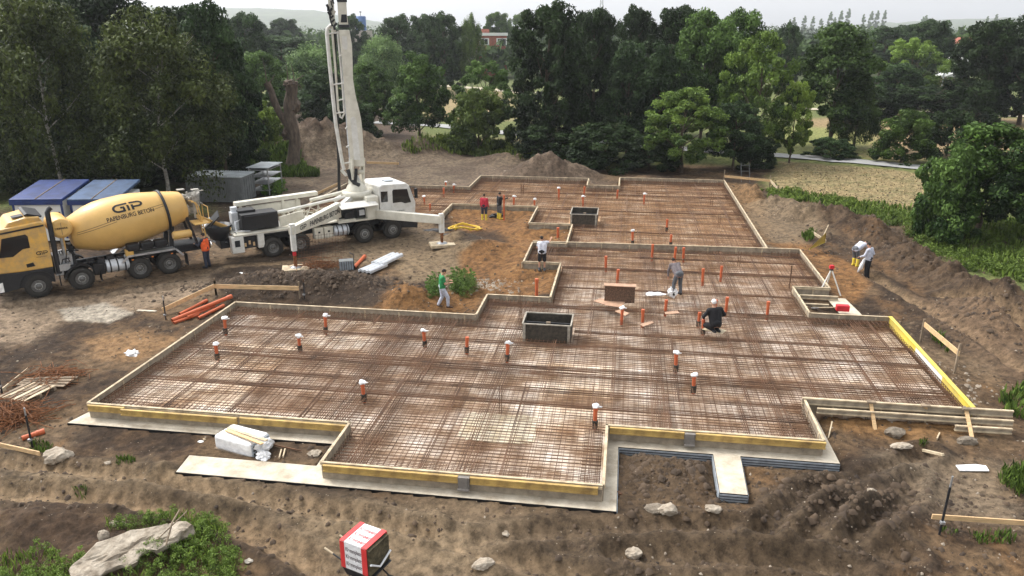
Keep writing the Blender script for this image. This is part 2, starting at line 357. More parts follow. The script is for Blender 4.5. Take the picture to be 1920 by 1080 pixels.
zones=[([(-300,540),(150,560),(330,530),(420,505),(390,555),(250,585),(180,590),(120,600),(60,640),(-300,660)],.5,.8,BEIGE,.9),
 ([(110,580),(200,568),(250,588),(203,603),(120,599)],.15,.25,(.46,.42,.36),.95),
 ([(430,500),(560,500),(640,480),(800,440),(880,455),(905,500),(850,530),(760,530),(740,500),(600,500)],.6,.8,(.26,.195,.125),.85),
 ([(640,400),(800,400),(830,470),(600,500)],.6,.8,TAN,.7),
 ([(825,385),(1010,385),(1085,420),(1070,460),(985,495),(1060,500),(1035,562),(905,556),(860,520),(860,480),(940,462),(850,425)],.25,.35,SAND,.95),
 ([(862,440),(930,432),(960,455),(900,475),(865,465)],.4,.5,DARK,.85),
 ([(160,635),(260,620),(325,640),(270,678),(190,670)],.5,.7,(.33,.20,.10),.75),
 ([(1352,340),(1420,350),(1450,462),(1400,440)],.4,.4,(.26,.16,.08),.7),
 ([(1440,462),(1500,452),(1545,470),(1610,505),(1630,545),(1590,572),(1545,545),(1505,475)],.3,.5,SAND,.9),
 ([(1522,765),(1700,790),(1825,790),(1840,815),(1700,828),(1560,800)],.3,.4,(.28,.16,.07),.9),
 ([(690,590),(750,530),(850,555),(910,555),(893,595)],.3,.35,(.22,.115,.045),.95),
 ([(395,512),(560,500),(690,515),(740,545),(720,582),(600,582),(420,570)],.4,.5,DARK,.9),
 ([(1155,835),(1340,840),(1340,930),(1400,960),(1150,945),(1155,900)],.4,.5,(.10,.07,.045),.85),
 ([(1390,930),(1470,890),(1640,880),(1710,930),(1690,1010),(1480,1020)],.6,.8,(.075,.055,.038),.85),
 ([(640,800),(600,870),(430,860),(520,810)],.4,.4,(.10,.07,.048),.7),
 ([(0,860),(300,880),(560,930),(900,1000),(1000,1080),(700,1080),(540,990),(280,930),(0,925)],.8,.9,(.30,.225,.145),.7),
 ([(560,960),(900,930),(1000,1000),(950,1100),(600,1100)],.8,.9,(.30,.23,.155),.45),
 ([(0,965),(160,960),(230,1000),(180,1060),(0,1060)],.5,.7,(.07,.045,.03),.85),
 ([(1000,960),(1500,960),(1700,1030),(1600,1100),(900,1100)],.9,1.0,(.13,.095,.062),.6),
 ([(350,290),(620,290),(900,285),(960,330),(880,350),(640,380),(420,350)],1.2,1.2,(.19,.135,.09),.8),
 ([(520,215),(760,215),(760,300),(520,310)],1.2,1.2,(.10,.062,.042),.8),
 ([(1400,390),(1500,385),(1560,440),(1500,460),(1440,455),(1400,420)],.6,.7,(.26,.20,.135),.6),
 ([(1720,560),(1850,590),(1920,640),(1920,720),(1800,650)],.6,.8,(.19,.13,.085),.7),
 ([(1640,850),(1920,870),(1920,1000),(1760,960)],.8,.8,(.29,.23,.165),.6)]
for i,(pl,so,am,c,a) in enumerate(zones):
    w_=zone(pl,so,am,i); mixc(w_,c,a)
    if c is SAND: mixc(w_*ss(n2*6-.2),(.10,.055,.028),.7); mixc(w_*ss(-n2*5-.5),(.40,.24,.10),.6)
COL*=np.array([.76,.73,.68])
# grassland beyond the site
gl=ss((YY-66+6*n3+ss((-XX-2)/6)*18)/4.)
side=zone([(1430,350),(1450,322),(1480,285),(1960,300),(2100,700),(1990,640),(1850,540),(1760,480),(1700,425),(1640,405),(1560,385)],.8,1.0,50)
gl=np.maximum(gl,side)
gcol=GREEN
mixc(gl,gcol,.96)
mixc(gl*ss(n2*3+.3),(.17,.17,.06),.6)
mixc(zone([(1440,345),(1465,303),(1600,312),(1760,328),(1745,370),(1730,400),(1640,390),(1560,372),(1450,352)],.8,1.0,51),STRAW,.95)
mixc(zone([(1440,345),(1465,303),(1600,312),(1760,328),(1745,370),(1730,400),(1640,390),(1560,372),(1450,352)],.8,1.0,51)*ss(fbm(XX*.8,YY*2.5,281,4,.6)*6+.1),(.15,.135,.06),.75)
mixc(zone([(1500,225),(1660,212),(2000,226),(2100,300),(1800,290),(1700,305),(1600,290)],2,1,52),(.27,.19,.10),.9)
mixc(zone([(1450,238),(1640,240),(1640,290),(1450,285)],2,1,53),(.21,.22,.07),.9)
mixc(zone([(800,160),(960,170),(960,225),(800,225)],3,1,54),(.30,.23,.12),.9)
mixc(zone([(820,255),(990,262),(990,300),(820,285)],2,1,55),(.23,.18,.09),.9)
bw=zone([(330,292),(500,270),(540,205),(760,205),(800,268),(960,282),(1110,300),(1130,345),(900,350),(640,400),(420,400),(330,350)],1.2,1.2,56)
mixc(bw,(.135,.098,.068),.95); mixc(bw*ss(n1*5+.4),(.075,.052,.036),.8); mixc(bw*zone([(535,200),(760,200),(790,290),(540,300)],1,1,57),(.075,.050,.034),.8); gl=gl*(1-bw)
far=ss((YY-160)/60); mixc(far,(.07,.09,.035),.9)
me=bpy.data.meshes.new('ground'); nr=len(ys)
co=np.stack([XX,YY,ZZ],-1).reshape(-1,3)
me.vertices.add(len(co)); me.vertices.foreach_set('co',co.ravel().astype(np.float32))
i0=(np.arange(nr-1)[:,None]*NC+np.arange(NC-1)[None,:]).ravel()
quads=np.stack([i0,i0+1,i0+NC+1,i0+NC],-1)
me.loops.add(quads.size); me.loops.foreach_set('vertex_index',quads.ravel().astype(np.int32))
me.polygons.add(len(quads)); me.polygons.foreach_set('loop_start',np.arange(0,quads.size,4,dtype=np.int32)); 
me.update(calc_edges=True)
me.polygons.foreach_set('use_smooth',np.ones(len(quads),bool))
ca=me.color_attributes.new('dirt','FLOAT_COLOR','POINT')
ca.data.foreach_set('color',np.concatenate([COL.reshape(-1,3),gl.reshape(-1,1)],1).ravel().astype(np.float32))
gm=bpy.data.materials.new('ground_soil'); gm.use_nodes=True; t_=gm.node_tree; n=t_.nodes; l=t_.links
b=n['Principled BSDF']; b.inputs['Roughness'].default_value=.92; b.inputs['Specular IOR Level'].default_value=.2
at=n.new('ShaderNodeAttribute'); at.attribute_name='dirt'; tc=n.new('ShaderNodeTexCoord')
na=n.new('ShaderNodeTexNoise'); na.inputs['Scale'].default_value=3.5; na.inputs['Detail'].default_value=9; na.inputs['Roughness'].default_value=.75
l.new(tc.outputs['Object'],na.inputs['Vector'])
mr=n.new('ShaderNodeMapRange'); mr.inputs['From Min'].default_value=.38; mr.inputs['From Max'].default_value=.62; mr.inputs['To Min'].default_value=.45; mr.inputs['To Max'].default_value=1.35
l.new(na.outputs[0],mr.inputs[0])
mx=n.new('ShaderNodeVectorMath'); mx.operation='SCALE'; l.new(at.outputs['Color'],mx.inputs[0]); l.new(mr.outputs[0],mx.inputs['Scale'])
vo=n.new('ShaderNodeTexVoronoi'); vo.inputs['Scale'].default_value=9; l.new(tc.outputs['Object'],vo.inputs['Vector'])
lt=n.new('ShaderNodeMath'); lt.operation='LESS_THAN'; lt.inputs[1].default_value=.12; l.new(vo.outputs['Distance'],lt.inputs[0])
sc=n.new('ShaderNodeSeparateColor'); l.new(vo.outputs['Color'],sc.inputs[0]); g2=n.new('ShaderNodeMath'); g2.operation='GREATER_THAN'; g2.inputs[1].default_value=.86; l.new(sc.outputs[0],g2.inputs[0])
mm=n.new('ShaderNodeMath'); mm.operation='MULTIPLY'; l.new(lt.outputs[0],mm.inputs[0]); l.new(g2.outputs[0],mm.inputs[1])
inv=n.new('ShaderNodeMath'); inv.operation='SUBTRACT'; inv.inputs[0].default_value=1; l.new(at.outputs['Alpha'],inv.inputs[1])
m3=n.new('ShaderNodeMath'); m3.operation='MULTIPLY'; l.new(mm.outputs[0],m3.inputs[0]); l.new(inv.outputs[0],m3.inputs[1])
mc=n.new('ShaderNodeMixRGB'); mc.inputs[2].default_value=(.27,.22,.165,1); l.new(m3.outputs[0],mc.inputs[0]); l.new(mx.outputs[0],mc.inputs[1]); l.new(mc.outputs[0],b.inputs['Base Color'])
nb=n.new('ShaderNodeTexNoise'); nb.inputs['Scale'].default_value=16; nb.inputs['Detail'].default_value=8; nb.inputs['Roughness'].default_value=.75; l.new(tc.outputs['Object'],nb.inputs['Vector'])
bp=n.new('ShaderNodeBump'); bp.inputs['Strength'].default_value=.9; bp.inputs['Distance'].default_value=.06; l.new(nb.outputs[0],bp.inputs['Height']); l.new(bp.outputs[0],b.inputs['Normal'])
me.materials.append(gm)
ground=bpy.data.objects.new('ground',me); link(ground); tag(ground,kind='structure')
# ---------------------------------------------------------------- slab base, footing, mesh, formwork
def frame_obj(name,mb,m,label=None,cat=None,group=None,kind=None,parent=None,bevel=0):
    o=mb.build(name,m,parent,bevel)
    if parent is None: o.rotation_euler=(0,0,-TH)
    tag(o,label,cat,group,kind); return o
def scal(l): return [(u*S,v*S) for u,v in l]
# blinding layer with rust stains, dusty plates
bm_=bpy.data.materials.new('blinding'); bm_.use_nodes=True; t_=bm_.node_tree; n=t_.nodes; l=t_.links
b=n['Principled BSDF']; b.inputs['Roughness'].default_value=.85; b.inputs['Specular IOR Level'].default_value=.3
tc=n.new('ShaderNodeTexCoord'); 
def nz(scale,det=5,rg=.6,st=(1,1,1),loc=(0,0,0)):
    mp=n.new('ShaderNodeMapping'); mp.inputs['Scale'].default_value=st; mp.inputs['Location'].default_value=loc; l.new(tc.outputs['Object'],mp.inputs[0])
    q=n.new('ShaderNodeTexNoise'); q.inputs['Scale'].default_value=scale; q.inputs['Detail'].default_value=det; q.inputs['Roughness'].default_value=rg; l.new(mp.outputs[0],q.inputs['Vector']); return q.outputs[0]
def ramp(src,stops):
    c=n.new('ShaderNodeValToRGB'); e=c.color_ramp.elements
    e[0].position=stops[0][0]; e[0].color=(*stops[0][1],1); e[1].position=stops[-1][0]; e[1].color=(*stops[-1][1],1)
    for p_,c_ in stops[1:-1]: k=e.new(p_); k.color=(*c_,1)
    l.new(src,c.inputs[0]); return c.outputs[0]
def mixn(f,a,b_,bt='MIX'):
    q=n.new('ShaderNodeMixRGB'); q.blend_type=bt
    (l.new(f,q.inputs[0]) if not isinstance(f,float) else setattr(q.inputs[0],'default_value',f)); l.new(a,q.inputs[1])
    (l.new(b_,q.inputs[2]) if not isinstance(b_,tuple) else setattr(q.inputs[2],'default_value',(*b_,1))); return q.outputs[0]
base=ramp(nz(.55,6,.65,(1,1.6,1)),[(.30,(.20,.115,.06)),(.42,(.40,.29,.20)),(.52,(.62,.52,.42)),(.66,(.88,.82,.74))])
# plates: rectangular patches of a lighter or rustier tone, one per mesh sheet
mp=n.new('ShaderNodeMapping'); mp.inputs['Scale'].default_value=(.42,.20,1); l.new(tc.outputs['Object'],mp.inputs[0])
sn=n.new('ShaderNodeVectorMath'); sn.operation='FLOOR'; l.new(mp.outputs[0],sn.inputs[0]); wn=n.new('ShaderNodeTexWhiteNoise'); l.new(sn.outputs[0],wn.inputs['Vector'])
plate=ramp(wn.outputs['Value'],[(0,(.62,.52,.44)),(.5,(1,1,1)),(1,(1.25,1.2,1.1))])
c1=mixn(.85,base,plate,'MULTIPLY')
# distance along the building: the back wings are sandier
sx=n.new('ShaderNodeSeparateXYZ'); l.new(tc.outputs['Object'],sx.inputs[0])
mr=n.new('ShaderNodeMapRange'); mr.inputs['From Min'].default_value=31; mr.inputs['From Max'].default_value=44; mr.inputs['To Max'].default_value=.72; l.new(sx.outputs[1],mr.inputs[0])
sandc=ramp(nz(.6,6,.7,(1,2.6,1),(3,8,0)),[(.3,(.30,.15,.06)),(.50,(.50,.28,.12)),(.60,(.68,.50,.32)),(.68,(.92,.80,.60))])
c2=mixn(mr.outputs[0],c1,sandc)
streak=ramp(nz(2.2,4,.6,(3,.25,1)),[(.42,(.70,.62,.55)),(.6,(1.12,1.1,1.08))]); c3=mixn(.7,c2,streak,'MULTIPLY')
l.new(c3,b.inputs['Base Color'])
mb=MB(); pl=scal(OUT); mb.prism(pl,-.5,-.10); frame_obj('slab_base',mb,bm_,kind='structure')
# white scraped patch under the mesh
mb=MB(); rr=random.Random(3)
cu,cv=Binv(*P(935,797,0)[:2]); pts=[]
for k in range(40):
    a=2*math.pi*k/40; x=1.15*abs(math.cos(a))**.35*(1 if math.cos(a)>0 else -1); y=.85*abs(math.sin(a))**.35*(1 if math.sin(a)>0 else -1)
    pts.append(((cu*S+x+rr.uniform(-.06,.06)),(cv*S+y+rr.uniform(-.06,.06))))
mb.prism(pts,-.10,-.08); M['patch']=mat('pale_screed',(.85,.78,.62),.9,var=.2,scale=2,col2=(.55,.45,.30))
frame_obj('screed_patch',mb,M['patch'],'pale cream screed patch seen through the mesh around the two upright bars','screed patch')
# footing ledge
mb=MB(); pl=scal(LEDGE)
mb.prism(pl,-.49,-.115)
foot=empty('footing',(0,0,0),-TH,'pale concrete footing ledge running along the front of the slab with dark ribbed sides','footing')
mb.build('footing_slab',M['conc'],foot)
# ribbed lost formwork on the footing sides
mb=MB()
for i in range(len(LEDGE)-2):
    (a,b_),(c,d)=pl[i],pl[i+1]
    if i>10: break
    if i<5: continue
    dx,dy=c-a,d-b_; L=math.hypot(dx,dy); nx,ny=dy/L,-dx/L
    for k in range(4):
        z=-.17-.08*k; mb.bar((a+nx*.015,b_+ny*.015,z),(c+nx*.015,d+ny*.015,z),.03,.045)
tag(mb.build('ribbed_side',M['grey_plate'],foot),kind='stuff')
mb=MB()
for i in range(11):
    (a,b_),(c,d)=pl[i],pl[i+1]; dx,dy=c-a,d-b_; L=math.hypot(dx,dy); nx,ny=dy/L,-dx/L
    mb.bar((a+nx*.006,b_+ny*.006,-.30),(c+nx*.006,d+ny*.006,-.30),.012,.36)
mb.build('side_membrane',M['black'],foot)

# reinforcing mesh: bars clipped to the outline, two layers, laps, cage bands
def spans(vert,c):
    """intervals where the line u=c (vert) or v=c lies inside the outline"""
    xs=[]; n_=len(OUT)
    for i in range(n_):
        a=OUT[i]; b2=OUT[(i+1)%n_]
        if vert:
            if (a[0]>c)!=(b2[0]>c): xs.append(a[1]+(c-a[0])/(b2[0]-a[0])*(b2[1]-a[1]))
        else:
            if (a[1]>c)!=(b2[1]>c): xs.append(a[0]+(c-a[1])/(b2[1]-a[1])*(b2[0]-a[0]))
    xs.sort(); return [(xs[i]+.07,xs[i+1]-.07) for i in range(0,len(xs)-1,2)]
HOLES=[(-3.42,-1.52,25.0,26.3),(-3.05,-1.25,42.3,44.6)]
def cut(sp,vert,c):
    out=[]
    for a,b2 in sp:
        segs=[(a,b2)]
        for (u0,u1,v0,v1) in HOLES:
            lo,hi=(v0,v1) if vert else (u0,u1); w0,w1=(u0,u1) if vert else (v0,v1)
            if w0<c<w1:
                ns=[]
                for x,y in segs:
                    if y<=lo or x>=hi: ns.append((x,y)); continue
                    if x<lo: ns.append((x,lo))
                    if y>hi: ns.append((hi,y))
                segs=ns
        out+=segs
    return [s for s in out if s[1]-s[0]>.1]
def bars(mb,vert,c,z,w,rr,jit=.012,lim=None,seg=1.4):
    for a,b2 in cut(spans(vert,c),vert,c):
        if lim: a=max(a,lim[0]); b2=min(b2,lim[1])
        if b2-a<.15: continue
        m=max(1,int((b2-a)/seg)); vs=[];fs=[]
        off=rr.uniform(-jit,jit)
        for i in range(m+1):
            t=a+(b2-a)*i/m; cc=c+off+rr.uniform(-jit,jit)*.8; zz=z+rr.uniform(-.008,.008)
            for di,dk in ((-1,-1),(1,-1),(1,1),(-1,1)):
                if vert: vs.append((cc*S+di*w/2,t*S,zz+dk*w/2))
                else: vs.append((t*S,cc*S+di*w/2,zz+dk*w/2))
        for i in range(m):
            for k in range(4):
                k2=(k+1)%4; fs.append((i*4+k,i*4+k2,i*4+4+k2,i*4+4+k))
        fs+=[(3,2,1,0),(m*4,m*4+1,m*4+2,m*4+3)]
        mb.add(vs,fs)
rr=random.Random(11)
rebar=empty('rebar_mat',(0,0,0),-TH,'rusty brown steel reinforcing mesh tied over the whole foundation slab inside the boards','rebar mat')
mb=MB()
v=15.85
while v<56.4: bars(mb,False,v,-.02,.010,rr); v+=.17
u=-19.4
while u<10.2: bars(mb,True,u,-.008,.010,rr); u+=.34
tag(mb.build('lower_mesh',M['rust'],rebar),kind='stuff')
mb=MB(); v=15.9
while v<56.4: bars(mb,False,v,.15,.0125,rr); v+=.15
u=-19.35
while u<10.2: bars(mb,True,u,.163,.0115,rr); u+=.15
tag(mb.build('upper_mesh',M['rust'],rebar),kind='stuff')
# lapped sheets: doubled bars every sheet width, staggered by sheet row
mb=MB(); v0=15.8; row=0
while v0<56.4:
    u=-19.2+(row*.9)%2.1
    while u<10.2:
        for k in range(3): bars(mb,True,u+k*.055+rr.uniform(-.01,.01),.185,.019,rr,.02,(v0+rr.uniform(-.3,.2),v0+5.2+rr.uniform(0,.5)))
        u+=2.05+rr.uniform(-.15,.15)
    for k in range(4): bars(mb,False,v0+k*.07,.18,.016,rr,.02)
    v0+=5.0; row+=1
for cu,w in ((-8.3,.9),(-6.6,.5),(-3.8,.4),(1.1,.5),(4.6,.4),(8.7,.4)):    # cage bands along v
    k=0
    while k<w: bars(mb,True,cu+k,.19,.017,rr,.02,(15,38)); k+=.075
for cv,w in ((22.0,.7),(24.3,.35),(33.6,.4),(36.9,.3),(28.2,.5),(19.9,.25)):
    k=0
    while k<w: bars(mb,False,cv+k,.195,.017,rr,.02); k+=.07
tag(mb.build('lap_bars',M['rust'],rebar),kind='stuff')
# edge stirrups standing at the boards
mb=MB()
for i in range(len(OUT)):
    a=OUT[i]; c=OUT[(i+1)%len(OUT)]; L=math.hypot(c[0]-a[0],c[1]-a[1]); dx,dy=(c[0]-a[0])/L,(c[1]-a[1])/L; nx,ny=-dy,dx
    k=.2
    while k<L-.1:
        x=(a[0]+dx*k+nx*.09)*S; y=(a[1]+dy*k+ny*.09)*S
        mb.bar((x,y,-.04),(x,y,.25),.012,.012); mb.bar((x,y,.25),(x+nx*.5,y+ny*.5,.25),.012,.012); k+=.16
tag(mb.build('edge_stirrups',M['rust'],rebar),kind='stuff')

# formwork boards, one thing per straight side
TOP=.37
SIDES=[ # from, to, label, base z
 (0,1,'long grey form board along the front left edge of the slab behind the yellow beams',0),
 (1,2,'short form board stepping toward the viewer at the left of the front bay',0),
 (2,3,'form board at the nearest front edge of the slab, behind its two yellow beams',0),
 (3,4,'pale form board on the right side of the front bay',0),
 (4,5,'form board right of the front bay above the T shaped footing arm',0),
 (5,6,'form board going back beside the sand at the front right corner',0),
 (6,7,'thin form board behind the doubled beams at the front right',0),
 (8,9,'grey form board beside the white board and red box on the right',0),
 (9,10,'form board forming the left side of the small pit by the tripod',0),
 (10,11,'grey form board at the back of the small pit under the tripod',0),
 (11,12,'form board running back past the orange sand at the right edge',0),
 (12,13,'short form board end near the yellow sheet on the right',0),
 (13,14,'long form board along the right edge of the back wing',0),
 (14,15,'form board along the back edge at the right under the trees',0),
 (15,16,'short form board at the right side of the gap in the back edge',0),
 (16,17,'form board across the gap in the back edge',0),
 (17,18,'short form board at the left side of the gap in the back edge',0),
 (18,19,'form board along the back edge in front of the rubble heap',0),
 (19,20,'short form board at the back left corner',0),
 (20,21,'form board at the back left behind the truck cab',0),
 (21,22,'form board at the far left end behind the pump truck',0),
 (22,23,'form board ending at the outrigger of the pump truck',0),
 (23,24,'form board slanting away left of the red shirted worker',0),
 (24,25,'form board right behind the red and black dressed workers',0),
 (25,26,'short form board right of the two workers with yellow boots',0),
 (26,27,'form board running right toward the single short orange pipe in sand',0),
 (27,28,'form board right of the single short orange pipe in sand',0),
 (28,29,'short grey form board behind the worker in black shorts',0),
 (29,30,'short form board left of the worker in black shorts',0),
 (30,31,'thin form board at the feet of the worker in black shorts',0),
 (31,32,'form board right of the sand pit and the lone tall orange pipe',0),
 (32,33,'grey form board behind the large black lined box',0),
 (33,34,'short pale form board slanting left of the large black lined box',0),
 (34,35,'long grey form board at the back of the front left wing beside the sand heap',0),
 (35,0,'long form board along the left edge of the slab',0)]
def form_board(a,b2,label,zb=-.12,top=TOP,mt='board',cap='wood_pale'):
    A=Vector((a[0]*S,a[1]*S,0));Bv=Vector((b2[0]*S,b2[1]*S,0)); d=(Bv-A); L=d.length; d.normalize(); nx=Vector((d.y,-d.x,0))  # outward (outline is ccw)
    r0=B(a[0],a[1]); e=empty('form_board',(r0.x,r0.y,0),-TH,label,'form board','form boards around the slab')
    Z=Vector((0,0,1)); m=MB(); e0=.034; A0=Vector((0,0,0))+nx*.02-d*.0; 
    m.bar(A0+d*.002+Z*((top+zb)/2),A0+d*(L-.002)+Z*((top+zb)/2),.028,top-zb)
    m.build('panel',M[mt],e)
    m=MB(); m.bar(A0+nx*.0+Z*(top+.012)-d*.01,A0+d*(L+.01)+Z*(top+.012),.075,.022)
    m.bar(A0+nx*.036+Z*(top-.06),A0+nx*.036+d*L+Z*(top-.06),.04,.07)
    m.build('top_rail',M[cap],e)
    k=.5
    while k<L-.2:
        q=A0-nx*.022+d*k; m=MB(); m.bar(q-Z*.08,q+Z*(top-.05),.06,.014,up=nx); m.build('cleat',M['wood_pale'],e)
        q=A0+nx*.075+d*(k+.4); m=MB(); m.bar(q+Z*(-.25),q+Z*(top-.02),.05,.04,up=nx); (m.build('stake',M['wood_pale'],e) if not (b2[1]<20 or a[1]<20) else None); k+=1.25+.3*((k*7)%1)
    return e
for i,j,lab,_ in SIDES: form_board(OUT[i],OUT[j],lab)
form_board((8.8,37.85),(-4.45,37.3+.15),'long grey form board crossing the slab between front and back fields',0.0,.40)
# yellow side form at right: panel with white and yellow pieces
A=OUT[7];Cc=OUT[8]
e=empty('side_form',tuple(B(*A)),-TH,'bright yellow form panels with a white stretch along the right edge of the slab','form panel')
L=(Cc[1]-A[1])*S
for y0,y1,m_ in ((.0,L*.30,'yellow'),(L*.30,L*.62,'wallwhite'),(L*.62,L,'yellow')):
    m=MB(); m.bar((.03,y0+.003,.19),(.03,y1-.003,.19),.03,.40); m.build('form_panel',M[m_],e)
m=MB(); m.bar((.03,0,.405),(.03,L,.405),.14,.03); m.build('top_rail',M['yellow'],e)
for k in range(6):
    m=MB(); m.bar((.16,.6+k*L/6,-.35),(.16,.6+k*L/6,.48),.05,.05); m.bar((.55,.6+k*L/6,-.3),(.13,.6+k*L/6,.3),.04,.04); m.build('prop',M['wood_old'],e)

# yellow timber H-beams
def hbeam(a,b2,label,mt='beam',h=.20,zc=.27,parent=None,w=.08):
    a=Vector(a);b2=Vector(b2)
    d=(b2-a).normalized()
    e=empty('timber_beam',tuple(a),0,label,'timber beam','yellow timber beams bracing the forms')
    o=Vector((0,0,0)); q=b2-a; up=Vector((0,0,1))
    m=MB(); m.bar(o+up*(h/2-.02),q+up*(h/2-.02),w,.04); m.build('flange',M['wood_pale' if mt!='beam' else mt],e)
    m=MB(); m.bar(o-up*(h/2-.02),q-up*(h/2-.02),w,.04); m.build('flange',M['wood_pale'] if mt=='pale' else M[mt],e)
    m=MB(); m.bar(o+d*.004,q-d*.004,.03,h-.08); m.build('web',M['board'] if mt=='pale' else M[mt],e)
    return e
def bb(u,v,z,off=0): p=B(u,v,z); return p
f=17.8-.12/S
hbeam(bb(-15.05,f,.27),bb(-13.9,f,.27),'short yellow beam at the front left corner of the slab')
hbeam(bb(-13.95,f-.09,.26),bb(-10.4,f-.09,.26),'long yellow beam, left of the two long ones on the front left edge')
hbeam(bb(-10.35,f-.03,.25),bb(-7.22,f-.03,.25),'long yellow beam ending at the step beside the white wrapped stack')
f=15.75-.12/S
hbeam(bb(-7.1,f,.26),bb(-3.65,f,.26),'yellow beam left of the grey connector on the nearest front edge')
hbeam(bb(-3.35,f,.26),bb(-.25,f,.26),'yellow beam right of the grey connector on the nearest front edge')
f=18.7-.12/S
hbeam(bb(-.05,f,.27),bb(1.95,f,.27),'pale yellow beam above the black ribbed pit right of the front bay')
hbeam(bb(2.25,f,.27),bb(5.6,f,.27),'yellow beam behind the T shaped footing arm')
f=21.2-.14/S
hbeam(bb(5.5,f,.33),bb(11.25,f+.03,.33),'long pale beam along the front right edge sticking out past the yellow side form','pale',.22)
hbeam(bb(5.9,f-.2,.13),bb(11.2,f-.17,.13),'lower pale beam under the long one at the front right edge','pale',.18)
hbeam(bb(9.6,f-.42,-.02),bb(11.1,f-.40,-.02),'short lowest beam lying at the right end of the beam stack','pale',.18)
M['conn']=mat('grey_connector',(.20,.18,.16),.7)
for (u,v,lab) in ((-3.5,15.75-.12/S,'grey connector plate between the two beams on the nearest front edge'),(2.1,18.7-.12/S,'grey connector plate between the beams right of the front bay')):
    m=MB(); c=Vector((0,0,.2)); m.box(c,(.30,.12,.30)); m.box((0,-.075,.2),(.22,.03,.34)); m.box((0,-.03,.02),(.3,.22,.05))
    o=m.build('beam_connector',M['conn'],None,.006); o.location=B(u,v); o.rotation_euler=(0,0,-TH); tag(o,lab,'connector')
# diagonal props of the front right beam
for (x0,y0,x1,y1,lab) in ((1633,757,1642,806,'left of the three long wooden props leaning on the front right beam'),(1735,764,1746,792,'middle short wooden prop leaning on the front right beam'),
     (1812,770,1826,832,'rightmost wooden prop leaning on the front right beam, reaching a stone')):
    b0=gp(x1,y1); t0=P(x0,y0,.38)
    e=empty('wooden_prop',tuple(b0),0,lab,'wooden prop','props of the front right beam'); q=t0-b0
    m=MB(); m.bar((0,0,-.05),q,.10,.05); m.build('strut',M['wood'],e)
    m=MB(); m.box(q+Vector((0,0,.06)),(.26,.14,.05),rz=-TH); m.box(q+Vector((0,.12,-.28)),(.07,.06,.72),rz=-TH); m.build('clamp',M['wood_old'],e)
# boxes (shaft forms)
def shaft(u0,u1,v0,v1,h,label):
    w=(u1-u0)*S; d=(v1-v0)*S; c=B((u0+u1)/2,v0); e=empty('shaft_form',tuple(c),-TH,label,'shaft form')
    m=MB(); t=.03
    m.bar((-w/2,0,h/2),(w/2,0,h/2),t,h); m.bar((-w/2,d,h/2),(w/2,d,h/2),t,h); m.bar((-w/2,t/2+.002,h/2),(-w/2,d-t/2-.002,h/2),t,h); m.bar((w/2,t/2+.002,h/2),(w/2,d-t/2-.002,h/2),t,h)
    m.build('wall',M['osb2'],e)
    m=MB(); r=.035; z=h+.022
    m.bar((-w/2-r,-r/2,z),(w/2+r,-r/2,z),r*1.6,.04); m.bar((-w/2-r,d+r/2,z),(w/2+r,d+r/2,z),r*1.6,.04)
    m.bar((-w/2-r/2,.02,z),(-w/2-r/2,d-.02,z),r*1.6,.037); m.bar((w/2+r/2,.02,z),(w/2+r/2,d-.02,z),r*1.6,.037)
    for sx_ in (-1,1): m.bar((sx_*(w/2-.05),-.045,.0),(sx_*(w/2-.05),-.045,h),.10,.05,up=(0,1,0))
    m.build('rim',M['rimg'],e)
    m=MB(); m.bar((-w/2+.03,d*.5,h-.16),(w/2-.03,d*.5,h-.16),.05,.08); m.build('cross_bar',M['dark'],e)
    m=MB(); m.box((w*.03,d*.1,h-.02),(.16,.10,.22)); m.build('clamp_block',M['wood_old'],e)
    m=MB(); m.box((0,d/2,.01),(w-.05,d-.05,.02)); m.build('shaft_bottom',M['black'],e)
M['osb2']=mat('dark_panel',(.075,.062,.045),.7,var=.5,scale=7,col2=(.02,.018,.015))
M['rimg']=mat('weathered_rim',(.42,.39,.33),.7,var=.3,scale=6,col2=(.20,.17,.13))
shaft(-3.32,-1.62,25.1,26.25,.70,'large black lined box with pale rim standing in the mesh, front centre')
shaft(-2.9,-1.4,42.5,44.3,.72,'small black lined box with pale rim standing in the back field of mesh')

# orange pipe ends standing in the mesh
def pipe_end(px,y0,y1,cap,label,r=.06,dark=True):
    p=P(px,y1,.0); 
    # height from the picture
    lo,hi=.1,2.0
    for _ in range(20):
        h=(lo+hi)/2; q=p+Vector((0,0,h)); yy=proj(q)[1]
        if yy>y0: lo=h
        else: hi=h
    e=empty('pipe_end',tuple(p),0,label,'drain pipe','orange drain pipe ends standing in the mesh')
    tl=(math.sin(px)*.03,math.cos(px*3)*.03)
    m=MB(); m.tube([(0,0,-.05),(tl[0],tl[1],h)],r,12); m.tube([(tl[0]*.8,tl[1]*.8,h*.80),(tl[0],tl[1],h)],r*1.17,12); m.build('pipe',M['orange'],e)
    if dark: m=MB(); m.tube([(0,0,.0),(tl[0]*.3,tl[1]*.3,min(h*.38,.26))],r*1.5,10); m.build('socket',M['osb2'],e)
    if cap:
        m=MB(); m.blob((tl[0],tl[1],h),r*2.0,seed=px,rough=.6,sub=2,sq=(1.05,1,.72))
        if px%2: m.blob((tl[0]+r*1.9,tl[1],h-.02),r*1.1,seed=px+1,rough=.6,sub=1,sq=(1.5,.6,.5))
        m.build('plastic_cap',M['plast'],e)
    return e
def proj(q):
    x,y,z=q[0],q[1],q[2]-CAMZ; d=y*_cp-z*_sp; yd=-z*_cp-y*_sp
    return (960+FPX*x/d,540+FPX*yd/d)
